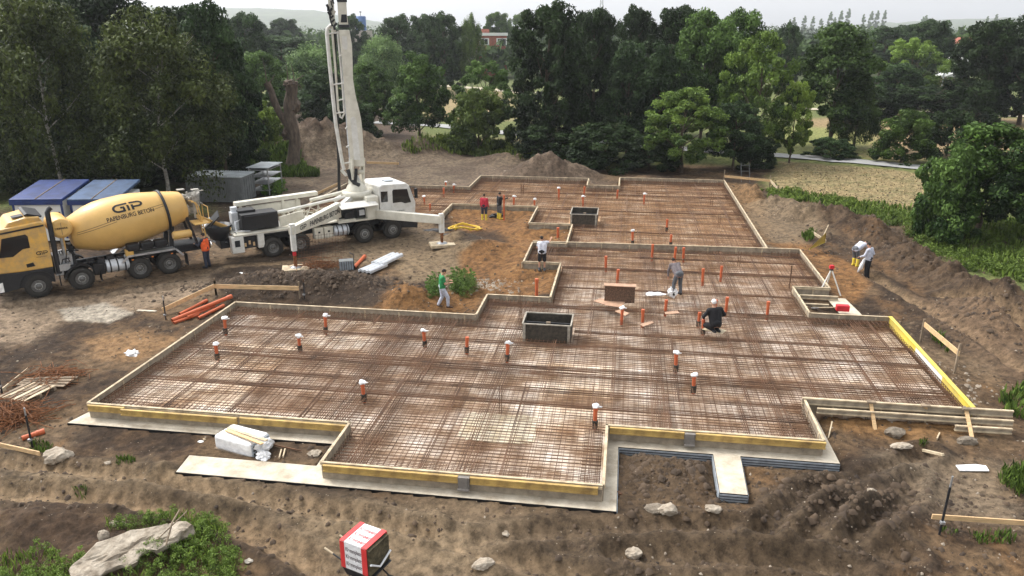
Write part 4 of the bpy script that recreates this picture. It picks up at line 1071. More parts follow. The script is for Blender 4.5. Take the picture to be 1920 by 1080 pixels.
for s_ in (1,-1):
    m=MB(); y0,y1=(1.172,1.19) if s_>0 else (-1.19,-1.172)
    m.extr([(-.05,1.36),(1.36,1.38),(1.40,2.0),(1.22,2.42),(1.10,2.98),(-.05,3.06)],y0,y1); d=m.build('door',M['truckyel'],mix,.012)
    y0,y1=(1.19,1.20) if s_>0 else (-1.20,-1.19)
    m=MB(); m.extr([(.02,2.32),(.30,2.30),(.72,2.02),(1.24,2.05),(1.12,2.42),(1.00,2.88),(.10,2.94),(.02,2.84)],y0,y1); m.build('window',M['glass'],d)
    m=MB(); m.extr([(-.04,1.46),(.28,1.44),(.30,1.60),(.02,1.64)],y0,y1); m.build('door_recess',M['black'],d)
    m=MB(); m.box((1.42,s_*1.42,2.62),(.16,.22,.62)); m.box((1.42,s_*1.42,2.12),(.16,.22,.26)); m.tube([(1.2,s_*1.15,2.95),(1.4,s_*1.42,2.95)],.03,6); m.tube([(1.3,s_*1.15,2.1),(1.4,s_*1.42,2.1)],.03,6); m.build('mirror',M['black'],mix,.02)
    m=MB(); arch(m,AX[0],.62,.70,s_*.86,s_*1.24,.52); arch(m,AX[1],.62,.69,s_*.86,s_*1.24,.52); m.build('front_fender',M['black'],mix)
    m=MB(); rx=(AX[2]+AX[3])/2; L=AX[2]-AX[3]
    pp=[(AX[2]+.75,.95),(AX[2]+.45,1.22),(AX[3]-.35,1.22),(AX[3]-.68,.85)]
    for a,b2 in zip(pp,pp[1:]): m.bar((a[0],s_*.95,a[1]),(b2[0],s_*.95,b2[1]),.6,.035,up=(0,0,1)); m.bar((a[0],s_*1.25,a[1]),(b2[0],s_*1.25,b2[1]),.03,.09)
    m.build('rear_fender',M['steel'],mix)
m=MB(); m.extr([(-.72,1.3),(-.55,1.3),(-.55,2.9),(-.72,3.1)],1.182,1.186); 
v,f=LOGO; wrap('door_logo',v,f,lambda x,y:(-.16-x*.27,1.186,1.93+y*.27),'black',mix)
v,f,w=text2d('PAPENBURG BETON',.055,.01); wrap('door_lettering',v,f,lambda x,y:(-.14-x*.85,1.186,1.82+y),'black',mix)
v,f=LOGO; 
m=MB(); m.tube([(-.92,1.0,.9),(-.92,1.0,3.75),(-1.02,1.0,3.9),(-1.10,1.0,3.95)],.11,12); m.build('exhaust_stack',M['dark'],mix)
m=MB(); m.box((-.95,.55,1.25),(.3,.9,.9)); m.box((-1.35,.2,1.4),(.45,1.2,.5)); m.tube([(-1.3,.8,1.1),(-1.28,.8,2.5)],.06,8); m.box((-1.15,.95,1.15),(.5,.3,.3)); m.build('pump_gear',M['steel'],mix)
# water tank across
m=MB(); m.lathe([(-.95,.30),(-.92,.42),(-.85,.46),(.85,.46),(.92,.42),(.95,.30)],(-1.35,0,2.92),(0,1,0),26); m.tube([(-1.35,.7,2.5),(-1.35,.7,1.2)],.07,8); tk=m.build('water_tank',M['drumyel'],mix)
m=MB(); m.box((-1.35,.957,2.92),(.02,.01,.56)); m.build('tank_seam',M['wood_old'],tk)
v,f,w=text2d('LIEBHERR',.12,.02); wrap('tank_lettering',v,f,lambda x,y:(-1.35+w/2-x,.962,2.90+y),'black',tk)
# drum
a0=Vector((-1.72,0,2.42)); a1=Vector((-7.05,0,3.08)); axd=(a1-a0); LD=axd.length; axd.normalize()
PR=[(0,.55),(.03,.72),(.9,1.08),(1.35,1.19),(1.8,1.235),(2.6,1.235),(3.1,1.19),(4.25,.98),(5.0,.80),(5.25,.72),(5.33,.60)]
def rad(t):
    for (ta,ra),(tb,rb) in zip(PR,PR[1:]):
        if ta<=t<=tb: return ra+(rb-ra)*(t-ta)/(tb-ta)
    return PR[-1][1]
m=MB(); m.lathe(PR,a0,axd,48); drum=m.build('mixing_drum',M['drumyel'],mix)
m=MB(); m.lathe([(4.22,.985),(4.22,1.06),(4.34,1.06),(4.34,.965)],a0,axd,40,caps=False); m.build('roller_ring',M['dark'],drum)
m=MB()
for (th0,th1,tt0,tt1) in ((8,14,.35,2.3),(14,6,.9,2.0),(12,20,3.9,4.2),(18,24,3.2,4.2)):
    pass
zp=Vector((0,0,1))-axd*axd.z; zp.normalize(); yp=Vector((0,1,0))
def on_drum(t,phi,off=.012):
    r=rad(t)+off; return a0+axd*t+(yp*math.cos(phi)+zp*math.sin(phi))*r
def seamline(t0,t1,p0,p1):
    q=MB(); pts=[on_drum(t0+(t1-t0)*k/10,R(p0+(p1-p0)*k/10),.002) for k in range(11)]; q.tube(pts,.010,5); return q
seamline(.25,2.05,10,19).build('weld_seam',M['c_brown'],drum); seamline(.22,1.95,4,14).build('weld_seam',M['c_brown'],drum)
seamline(3.45,4.2,27,31).build('weld_seam',M['c_brown'],drum); seamline(3.5,4.2,20,25).build('weld_seam',M['c_brown'],drum)
v,f=LOGO; wrap('drum_logo',v,f,lambda x,y:on_drum(1.95+x*.80,R(31)+y*.72/1.22),'black',drum)
v,f,w=text2d('PAPENBURG BETON',.30,.012); sc_=2.15/w; wrap('drum_lettering',v,f,lambda x,y:on_drum(1.55+x*sc_,R(17)+y*.95/1.22),'black',drum)
# supports, boxes, tank, ladder, hopper, chute
m=MB(); m.bar((-6.0,.5,1.1),(-6.15,.45,2.35),.16,.2); m.bar((-6.0,-.5,1.1),(-6.15,-.45,2.35),.16,.2); m.box((-6.15,0,2.1),(.2,1.1,.2)); m.bar((-1.6,.5,1.1),(-1.7,.3,1.9),.2,.2); m.bar((-1.6,-.5,1.1),(-1.7,-.3,1.9),.2,.2)
m.box((-6.9,0,1.12),(1.5,1.1,.12)); m.box((-1.65,0,1.08),(.3,1.1,.14)); m.box((-4.2,0,1.09),(5.0,.2,.1)); m.bar((-7.3,.5,1.0),(-6.9,.5,2.6),.12,.12); m.bar((-7.3,-.5,1.0),(-6.9,-.5,2.6),.12,.12); m.build('drum_support',M['dark'],mix)
m=MB(); m.box((-2.55,1.0,.82),(.5,.42,.52)); m.build('battery_box',M['black'],mix,.03)
m=MB(); m.lathe([(0,.27),(.03,.31),(.97,.31),(1.0,.27)],(-2.86,.93,.83),(-1,0,0),20)
ft=m.build('fuel_tank',M['steelp'],mix)
for k in range(3): m=MB(); m.lathe([(0,.325),(.06,.325)],(-3.0-k*.32,.93,.83),(-1,0,0),20,caps=False); m.build('tank_strap',M['dark'],ft)
for k in range(3): m=MB(); m.box((-4.15-k*.62,1.0,1.60),(.58,.46,.36)); m.build('chute_section',M['black'],mix,.08)
m=MB(); m.lathe([(0,.15),(.05,.20),(.85,.20),(.9,.15)],(-6.0,1.05,1.85),(-1,0,0),18); wt=m.build('air_cylinder',M['drumyel'],mix)
m=MB()
for yy in (.62,1.02): m.tube([(-7.65,yy,1.05),(-7.5,yy,2.5),(-7.42,yy,3.15),(-7.3,yy,3.35),(-7.1,yy,3.4)],.03,6)
for k in range(7): m.tube([(-7.64+k*.033,.62,1.15+k*.30),(-7.64+k*.033,1.02,1.15+k*.30)],.022,6)
m.build('ladder',M['drumyel'],mix)
m=MB(); m.box((-7.45,.75,2.28),(.75,1.0,.05)); m.tube([(-7.8,.3,2.3),(-7.8,.3,3.1),(-7.8,1.2,3.1),(-7.8,1.2,2.3)],.025,6); m.build('platform',M['drumyel'],mix)
m=MB(); c=Vector((-7.45,0,3.35))
for s0 in ((-.35,-.45),( .35,-.45)): pass
m.lathe([(-.45,.22),(-.1,.34),(.22,.46),(.25,.42),(-.1,.30),(-.42,.16)],c,(.25,0,1),14,caps=False); m.bar(c+Vector((.1,-.5,-.9)),c+Vector((.1,-.45,.3)),.08,.08); m.bar(c+Vector((.1,.5,-.9)),c+Vector((.1,.45,.3)),.08,.08); m.bar(c+Vector((-.3,-.6,-.2)),c+Vector((-.3,.6,-.2)),.06,.06); m.bar(c+Vector((.3,-.6,.15)),c+Vector((.3,.6,.15)),.06,.1); m.box(c+Vector((0,0,-.55)),(.4,.5,.3)); m.tube([c+Vector((0,.62,.2)),c+Vector((0,.72,.5)),c+Vector((-.4,.72,.5))],.03,6); m.box(c+Vector((-.05,.5,.55)),(.35,.3,.04)); m.box(c+Vector((.45,-.2,.5)),(.35,.3,.04))
m.build('hopper',M['silt'],mix)
m=MB(); q0=Vector((-7.55,.15,2.45)); q1=Vector((-9.0,.45,1.65)); d=(q1-q0)
for k in range(7):
    a=R(-80+160*k/6); b2=R(-80+160*(k+1)/6)
    if k==6: break
    ofs=lambda an:Vector((.0,.22*math.sin(an),-.22*math.cos(an)+.1))
    m.bar(q0+(ofs(a)+ofs(b2))/2,q1+(ofs(a)+ofs(b2))/2,.13,.02,up=Vector((0,-math.sin((a+b2)/2),math.cos((a+b2)/2))))
m.build('discharge_chute',M['drumyel'],mix)
m=MB(); m.bar((-7.3,.4,1.0),(-7.9,.4,.95),.3,.3); m.box((-7.55,0,.78),(.12,2.3,.16)); m.build('rear_bumper',M['dark'],mix)
for yy in (.85,-.85): m=MB(); m.box((-7.63,yy,.8),(.06,.4,.13)); m.build('tail_light',M['red'],mix)
for yy in (1.24,-1.24):
    m=MB(); m.box((AX[0]-.88,yy*.98,.62),(.05,.05,.5)); m.box((AX[1]-.80,yy*.95,.55),(.04,.4,.5)); m.box((AX[3]-.82,yy*.9,.62),(.03,.5,.6)); m.build('mud_flap',M['black'],mix)
m=MB()
rr=random.Random(9)
for k in range(10):
    q=Vector((-1.1+rr.uniform(-.3,.2),.5+rr.uniform(-.3,.5),1.2)); m.tube([q,q+Vector((rr.uniform(-.2,.2),rr.uniform(-.1,.2),rr.uniform(.3,.8))),q+Vector((rr.uniform(-.6,.0),rr.uniform(-.1,.2),rr.uniform(.0,.6)))],.03,6)
tag(m.build('hydraulic_hoses',M['black'],mix),kind='stuff')
m=MB()
for k in range(5): m.box((-2.3-k*.42,.78+.1*(k%2),1.18),(.28,.3,.14+.08*(k%3)))
tag(m.build('frame_fittings',M['dark'],mix),kind='stuff')
for k in range(3): m=MB(); m.box((-4.0-k*.9,1.27,1.03),(.09,.02,.05)); m.build('marker_light',M['lampor'],mix)
m=MB(); m.box((-3.95,1.0,1.35),(.34,.35,.30)); m.build('wedge_box',M['truckyel'],mix,.02)
# ================================================================ concrete pump truck
o,h,lf,yaw=frame_from((738,447),(515,482),-1,MZ)
AX=[0.]+[along(a,b2,o,h,MZ) for a,b2 in ((685,455),(566,474),(515,482))]
PX0=o.copy(); PH=h.copy(); PL=lf.copy()
def loc(p): d=Vector(p)-PX0; return Vector((d.dot(PH),d.dot(PL),d.z))
pump=empty('concrete_pump_truck',tuple(o),yaw,'white concrete pump truck with raised boom and outriggers set down, behind the mixer','pump truck')
m=MB(); m.box((-4.2,.42,.95),(10.4,.12,.28)); m.box((-4.2,-.42,.95),(10.4,.12,.28))
for x in AX: m.tube([(x,-1.0,.52),(x,1.0,.52)],.09,8)
m.build('chassis',M['dark'],pump)
for i,x in enumerate(AX):
    for s_ in (1,-1): wheel(pump,x,1.22*s_,s_,.32 if i<2 else .56,r=.54,deep=i>1)
m=MB(); prof=[(-.72,1.30),(.55,1.30),(1.50,1.34),(1.55,1.95),(1.42,2.30),(1.18,2.98),(.98,3.14),(-.5,3.20),(-.72,3.08)]
m.extr(prof,-1.18,1.18); m.build('cab',M['white'],pump,.06)
m=MB(); m.box((.3,-.1,3.205),(.5,.6,.05)); m.build('roof_hatch',M['grey_plate'],pump,.02)
m=MB(); m.extr([(-.3,.62),(.9,.52),(1.60,.42),(1.64,.95),(1.60,1.34),(.55,1.29),(-.7,1.29)],-1.19,1.19); m.build('bumper',M['dark'],pump,.03)
m=MB(); m.extr([(1.53,2.08),(1.45,2.34),(1.25,2.90),(1.21,2.90),(1.40,2.32),(1.49,2.08)],-1.08,1.08); m.build('windscreen',M['glass'],pump)
for s_ in (1,-1):
    y0,y1=(1.172,1.19) if s_>0 else (-1.19,-1.172)
    m=MB(); m.extr([(-.02,1.40),(1.36,1.40),(1.40,1.95),(1.22,2.32),(1.10,2.90),(-.02,2.98)],y0,y1); d=m.build('door',M['white'],pump,.012)
    y0,y1=(1.19,1.20) if s_>0 else (-1.20,-1.19)
    m=MB(); m.extr([(.08,2.08),(.6,2.08),(.85,1.98),(1.24,2.0),(1.12,2.36),(1.02,2.80),(.14,2.86),(.08,2.78)],y0,y1); m.build('window',M['glass'],d)
    m=MB(); m.extr([(-.64,2.2),(-.22,2.2),(-.22,2.8),(-.64,2.82)],y0,y1); m.build('rear_window',M['glass'],pump)
    m=MB(); m.box((1.45,s_*1.44,2.55),(.14,.2,.55)); m.tube([(1.2,s_*1.15,2.9),(1.42,s_*1.42,2.9)],.03,6); m.build('mirror',M['black'],pump,.02)
    m=MB(); arch(m,AX[0],.62,.70,s_*.86,s_*1.24,.52); arch(m,AX[1],.62,.70,s_*.86,s_*1.24,.52); m.build('front_fender',M['black'],pump)
m=MB(); m.box((-1.15,-.25,1.95),(.75,1.9,1.3)); m.build('engine_cover',M['cream'],pump,.05)
v,f=LOGO; wrap('cab_logo',v,f,lambda x,y:(-.60+x*.22,-1.187,1.55+y*.22),'black',pump)
v,f,w=text2d('PAPENBURG',.09,.01); wrap('door_lettering',v,f,lambda x,y:(.30+x,-1.193,1.55+y),'c_teal',pump)
# side deck, lockers, tank
m=MB(); m.box((-1.5,0,1.32),(1.6,2.35,.08)); m.box((-3.3,0,1.42),(2.2,2.3,.08)); m.box((-6.6,-.2,1.42),(4.6,2.0,.07)); m.build('deck',M['cream'],pump,.01)
lk=MB(); lk.bar((-3.25,-1.18,1.35),(-.98,-1.18,1.35),.06,.08); lk.bar((-3.25,-1.18,2.12),(-.98,-1.18,2.12),.06,.05); lk.box((-3.25,-1.0,1.74),(.06,.4,.8)); lk.box((-.98,-1.0,1.74),(.06,.4,.8)); lk.box((-2.1,-.62,1.74),(2.3,.05,.8))
lko=lk.build('side_locker',M['cream'],pump)
m=MB(); m.box((-2.1,-.68,1.74),(2.2,.06,.7)); m.box((-2.5,-.85,1.6),(.5,.25,.4)); m.box((-1.7,-.82,1.68),(.6,.2,.5)); m.build('control_gear',M['dark'],lko)
m=MB(); m.box((-1.75,-.95,1.72),(.3,.1,.3)); m.build('control_panel',M['steelp'],lko)
m=MB(); m.bar((-3.2,-1.32,2.28),(-1.0,-1.32,2.28),.75,.04,up=(0,-.25,1)); m.build('locker_lid',M['white'],lko)
m=MB(); m.lathe([(0,.26),(.03,.31),(.85,.31),(.88,.26)],(-2.65,-.95,.88),(-1,0,0),18); ft=m.build('fuel_tank',M['steelp'],pump)
for k in range(3): m=MB(); m.lathe([(0,.325),(.05,.325)],(-2.75-k*.28,-.95,.88),(-1,0,0),18,caps=False); m.build('tank_strap',M['dark'],ft)
for k in range(2): m=MB(); m.box((-3.85-k*.55,-1.0,.92),(.50,.4,.62)); lb=m.build('tool_box',M['cream'],pump,.02); m=MB(); m.box((-3.85-k*.55,-1.205,.98),(.12,.02,.1)); m.build('lock',M['black'],lb)
# rear
m=MB(); m.bar((-8.9,-1.1,1.38),(-4.6,-1.1,1.38),.1,.12); m.build('side_rail',M['white'],pump,.01)
m=MB(); m.box((-8.75,-.95,.92),(.62,.5,.86)); rb=m.build('rear_cabinet',M['white'],pump,.03)
m=MB(); m.box((-8.78,-1.205,1.0),(.26,.02,.34)); m.build('control_panel',M['dark'],rb)
m=MB(); m.box((-7.55,-.95,.98),(.34,.5,.74)); m.build('rear_cabinet',M['white'],pump,.03)
m=MB(); m.box((-8.15,-.85,.95),(.8,.4,.6)); m.build('valve_block',M['dark'],pump)
for k in range(3): m=MB(); m.box((-8.35+k*.22,-1.06,.85+.1*(k%2)),(.1,.03,.2)); m.build('warning_sticker',M['wood'],pump)
m=MB(); m.box((-7.4,-.35,1.95),(1.9,1.0,.85)); m.box((-7.9,.1,2.25),(.9,.8,.5)); m.tube([(-6.6,-.8,2.3),(-8.2,-.85,2.25)],.06,8); m.build('pump_cover',M['black'],pump,.1)
m=MB(); m.lathe([(-.4,.35),(.0,.62),(.32,.72),(.36,.70),(.0,.58),(-.38,.30)],(-9.4,0,1.5),(0,0,1),16,caps=False); m.box((-9.2,0,.9),(.6,1.2,.4)); hop=m.build('hopper',M['dark'],pump)
m=MB(); m.bar((-9.9,-.1,1.9),(-9.35,-.3,2.5),.9,.05,up=(-.7,0,.7)); m.build('hopper_flap',M['black'],hop)
m=MB(); m.bar((-10.1,.2,1.85),(-9.7,.1,2.15),.9,.04,up=(-.4,0,.7)); m.build('splash_plate',M['steelp'],hop)
m=MB()
rr=random.Random(5)
for k in range(16):
    q=Vector((-9.3+rr.uniform(-.5,1.0),rr.uniform(-.9,.5),.8+rr.uniform(-.1,.5))); m.tube([q,q+Vector((rr.uniform(-.4,.4),rr.uniform(-.3,.3),rr.uniform(.1,.5))),q+Vector((rr.uniform(-.6,.6),rr.uniform(-.4,.4),rr.uniform(-.2,.3)))],.035,6)
tag(m.build('hydraulic_hoses',M['steel'],pump),kind='stuff')
m=MB(); m.box((-8.5,.1,1.95),(.35,.5,.9)); m.box((-8.45,.2,2.5),(.3,.3,.3)); m.tube([(-8.6,-.5,1.4),(-8.6,-.5,2.0),(-8.3,-.5,2.1),(-8.2,-.5,1.4)],.05,8); m.build('valve_tower',M['steelp'],pump)
# folded far side outrigger (long white plate) and struts
m=MB(); m.bar((-8.2,1.0,2.62),(-3.6,1.0,2.72),.42,.22); m.bar((-7.6,1.0,2.15),(-4.6,1.0,2.2),.12,.55); m.build('far_outrigger',M['cream'],pump,.02)
m=MB()
for x in (-7.9,-5.6,-4.8): m=MB(); m.box((x,.95,2.0),(.14,.14,1.2)); m.build('bracket',M['cream'],pump)
m=MB(); m.tube([(-7.3,-.5,2.15),(-4.8,-.35,2.35),(-1.6,-.1,2.62)],.075,10); m.build('delivery_pipe',M['white'],pump)
m=MB(); m.tube([(-4.2,.5,2.45),(-1.5,.2,2.85)],.10,10); m.tube([(-4.4,.1,2.2),(-2.8,.0,2.5)],.05,8); m.build('return_pipe',M['cream'],pump)
m=MB(); m.box((-5.7,-.75,1.85),(1.35,.08,.55),M=Matrix.Rotation(R(-8),3,'Y')); m.build('side_panel',M['cream'],pump,.01)
m=MB()
for k in range(14):
    q=Vector((-5.6+rr.uniform(-.6,1.9),rr.uniform(-.3,.6),1.6)); m.tube([q,q+Vector((rr.uniform(-.3,.3),rr.uniform(-.2,.2),rr.uniform(.2,.6))),q+Vector((rr.uniform(.1,.9),rr.uniform(-.2,.2),rr.uniform(.1,.5)))],.03,6)
tag(m.build('small_pipes',M['cream'],pump),kind='stuff')
# turret
m=MB(); m.lathe([(1.35,.80),(2.45,.72),(2.5,.86),(2.78,.86),(2.80,.70)],(-1.55,.1,0),(0,0,1),28); m.build('pedestal',M['cream'],pump)
m=MB(); m.bar((-2.9,-.55,2.1),(-1.75,-.2,2.72),.35,.22); m.bar((-2.7,.8,2.2),(-1.75,.35,2.72),.3,.22); m.build('pedestal_strut',M['white'],pump,.02)
tz=Vector((-1.55,.1,0))
m=MB(); m.lathe([(2.80,.62),(3.0,.55),(3.35,.30)],tz,(0,0,1),24); m.build('turret',M['cream'],pump)
# boom: main arm, from picture measurements turned into metres at the turret distance
DB=(PX0+PH*tz.x+PL*tz.y).y
def L3(px,py,dd=0.): return loc(PD(px,py,DB+dd))
def boomarm(m,lst,dep):
    vs=[];fs=[]
    for (y,xl,xr) in lst:
        a=L3(xl,y,-dep/2);b2=L3(xr,y,-dep/2);c=L3(xr,y,dep/2);d=L3(xl,y,dep/2); vs+=[a,b2,c,d]
    for i in range(len(lst)-1):
        for k in range(4): fs.append((i*4+k,i*4+(k+1)%4,i*4+4+(k+1)%4,i*4+4+k))
    fs+=[(3,2,1,0),tuple(4*(len(lst)-1)+k for k in range(4))]; m.add(vs,fs)
m=MB(); boomarm(m,[(312,658,684),(290,656,682),(250,652,680),(222,650,677),(200,648,672),(180,646,667),(150,644,662),(110,641,661),(85,638,660),(56,635,655)],.55)
boom=m.build('boom',M['cream'],pump,.03)
for lst in ([(68,641,650),(88,642,652),(93,645,650)],[(219,660,664),(224,657,668),(300,664,676)]):
    m=MB(); boomarm(m,lst,.57); m.build('stiffener_plate',M['white'],boom)
m=MB(); q0=L3(668,348); q1=L3(670,306)
for s0 in (-.34,.34): m.bar(q0+Vector((s0,0,-.15)),q1+Vector((s0,0,.3)),.10,.5,up=(0,1,0))
m.tube([L3(655,322),L3(683,322)],.12,12); m.build('boom_foot',M['cream'],boom)
m=MB(); m.tube([L3(666,350,-.3),L3(668,316,-.3)],.09,10); m.build('ram_rod',M['dark'],boom)
m=MB(); m.tube([L3(652,318,-.2),L3(657,334,-.3),L3(664,343,-.35),L3(674,347,-.45)],.11,10); m.build('hose',M['black'],boom)
m=MB(); m.tube([L3(640,318),L3(648,328),L3(658,326),L3(670,330),L3(674,340)],.09,10); m.build('lower_elbow',M['white'],boom)
# upper folded sections
m=MB(); boomarm(m,[(52,636,654),(30,634,651),(-60,628,646),(-170,622,640)],.5); m.build('second_boom_section',M['cream'],boom,.02)
for l_ in ([(-5,630,650),(4,632,651)],[(27,640,650),(42,639,651)],[(46,634,655),(52,635,656)]): m=MB(); boomarm(m,l_,.56); m.build('hinge',M['dark'],boom,.02)
m=MB(); boomarm(m,[(60,624,630),(20,616,627),(-60,610,622),(-170,606,618)],.4); m.build('third_boom_section',M['cream'],boom,.02)
m=MB()
for k in range(14):
    y=56-k*7; q=L3(620+rr.uniform(-3,8)-k*.3,y,-.3); m.tube([q,q+Vector((rr.uniform(-.12,.12),0,.18)),q+Vector((rr.uniform(-.15,.15),0,.34))],rr.uniform(.03,.07),6)
tag(m.build('joint_hoses',M['black'],boom),kind='stuff')
for pts,r_,nm,mt in (([(627,46),(620,48),(614,54),(613,64),(618,120),(624,180),(630,235),(641,300),(645,318)],.10,'delivery_pipe','white'),([(628,20),(624,30),(623,60),(629,130),(634,205),(638,218)],.06,'pipe_run','cream'),
    ([(633,58),(638,110),(643,170),(646,212),(641,222),(637,218)],.06,'pipe_run','white'),([(638,60),(643,120),(647,175),(652,250),(658,315)],.055,'pipe_run','steelp')):
    m=MB(); m.tube([L3(a,b2,-.1) for a,b2 in pts],r_,10); m.build(nm,M[mt],boom)
for y,x0,x1 in ((63,614,636),(105,636,643),(158,623,647),(188,632,646),(212,628,650),(240,648,653),(275,650,656),(306,643,660)):
    m=MB(); m.tube([L3(x0,y+1,-.1),L3((x0+x1)/2,y-1,-.2),L3(x1,y-2,-.1)],.045,6); m.build('pipe_clamp',M['white'],boom)
m=MB(); m.tube([L3(626,40,.3),L3(629,120,.3),L3(632,230,.3),L3(635,300,.3),L3(636,364,.3)],.085,10); m.build('end_hose',M['black'],boom)
# outriggers on the near side
def outrigger(inner,pad,ztop,h0,h1,txt=None):
    g=gp(*pad); pl=loc(g); top=Vector((pl.x,pl.y,ztop)); inn=Vector(inner)
    m=MB(); d=(top-inn); 
    n_=Vector((d.x,d.y,0)).normalized(); sdv=Vector((-n_.y,n_.x,0))*.15; vs=[]
    for c,hh in ((inn,h0),(top+n_*.12,h1)):
        for s_,k in ((-1,-1),(1,-1),(1,1),(-1,1)): vs.append(c+sdv*s_+Vector((0,0,k*hh/2)))
    m.add(vs,[(0,1,2,3),(7,6,5,4),(0,4,5,1),(1,5,6,2),(2,6,7,3),(3,7,4,0)]); a=m.build('outrigger',M['cream'],pump,.02)
    m=MB(); m.box(((top.x+pl.x)/2,pl.y,(ztop+.62)/2+.3),(.24,.24,ztop-.55)); m.build('outer_leg',M['white'],a,.01)
    m=MB(); m.tube([(pl.x,pl.y,pl.z+.1),(pl.x,pl.y,pl.z+1.0)],.085,10); leg=m.build('inner_leg',M['rust2'],a)
    m=MB(); m.tube([(pl.x,pl.y,pl.z+.75),(pl.x,pl.y,pl.z+.95)],.09,10); m.build('red_stripe',M['red'],a)
    m=MB(); m.lathe([(0,.3),(.05,.3),(.09,.12)],(pl.x,pl.y,pl.z+.10),(0,0,1),16); m.build('foot_plate',M['steel'],a)
    m=MB(); m.box((0,0,.03),(1.35,1.0,.16)); o2=m.build('support_pad',M['wood_pale'],None,.02); o2.location=g+Vector((0,0,.02)); o2.rotation_euler=(0,0,.25); tag(o2,txt,'support pad')
    return a,inn,top,sdv
outrigger((-.9,-1.15,1.55),(829,460),1.62,.50,.44,'timber pad under the front outrigger leg of the pump truck')
a_,i_,t_2,sd2=outrigger((-3.1,-.95,2.05),(555,505),1.95,.85,.40,'timber pad under the rear outrigger leg of the pump truck beside the dark soil')
v,f,w=text2d('PAPENBURG BETON',.36,.03); dd=(i_-t_2); L=dd.length; 
sdn=sd2.normalized(); 
if sdn.y>0: sdn=-sdn
k0=.30; sc2=(L*.66)/w
wrap('outrigger_lettering',v,f,lambda x,y:t_2+dd*(k0+x*sc2/L)+Vector((0,0,-.08+y-.05))+sdn*.158,'black',a_)
v,f=LOGO; wrap('outrigger_logo',v,f,lambda x,y:t_2+dd*(.10+x*.35/L)+Vector((0,0,-.10+y*.35))+sdn*.158,'black',a_)
# ---------------------------------------------------------------- people
def capsule(m,p,q,r0,r1):
    p=Vector(p);q=Vector(q);d=q-p; L=d.length
    if L<1e-4: d=Vector((0,0,1)); L=.001
    d.normalize(); pr=[]
    for k in range(5): a=math.pi/2*k/4; pr.append((-r0*math.cos(a),max(.0008,r0*math.sin(a))))
    for k in range(5): a=math.pi/2*k/4; pr.append((L+r1*math.sin(a),max(.0008,r1*math.cos(a))))
    m.lathe(pr,p,d,10)
def ell(m,c,rx,ry,rz,M3=None):
    bm=bmesh.new(); bmesh.ops.create_icosphere(bm,subdivisions=2,radius=1); vs=[]
    for v in bm.verts:
        w=Vector((v.co.x*rx,v.co.y*ry,v.co.z*rz)); 
        if M3 is not None: w=M3@w
        vs.append(w+Vector(c))
    fs=[tuple(l.index for l in f.verts) for f in bm.faces]; bm.free(); m.add(vs,fs)
def fuse(m,name,mt,parent,vox=.013):
    me=m.mesh(name); o=bpy.data.objects.new(name,me); scn.collection.objects.link(o)
    bm=bmesh.new(); bm.from_mesh(me); bmesh.ops.recalc_face_normals(bm,faces=bm.faces); bm.to_mesh(me); bm.free()
    r=o.modifiers.new('r','REMESH'); r.mode='VOXEL'; r.voxel_size=vox; r.use_smooth_shade=True
    s_=o.modifiers.new('s','SMOOTH'); s_.iterations=2; s_.factor=.5
    dg=bpy.context.evaluated_depsgraph_get(); me2=bpy.data.meshes.new_from_object(o.evaluated_get(dg)); me2.name=name
    bpy.data.objects.remove(o); bpy.data.meshes.remove(me)
    for p in me2.polygons: p.use_smooth=True
    me2.materials.clear(); me2.materials.append(M[mt]); o=bpy.data.objects.new(name,me2); link(o,parent); return o
STAND=dict(pelvis=(0,0,.95),chest=(0,.02,1.36),neck=(0,.03,1.50),head=(0,.06,1.65),
  shR=(.19,.02,1.43),shL=(-.19,.02,1.43),elR=(.25,.0,1.14),elL=(-.25,.0,1.14),haR=(.26,.14,.90),haL=(-.26,.14,.90),
  hiR=(.10,0,.92),hiL=(-.10,0,.92),knR=(.12,.03,.50),knL=(-.12,.0,.50),anR=(.13,-.02,.09),anL=(-.13,-.02,.09),dir=(0,1,0))
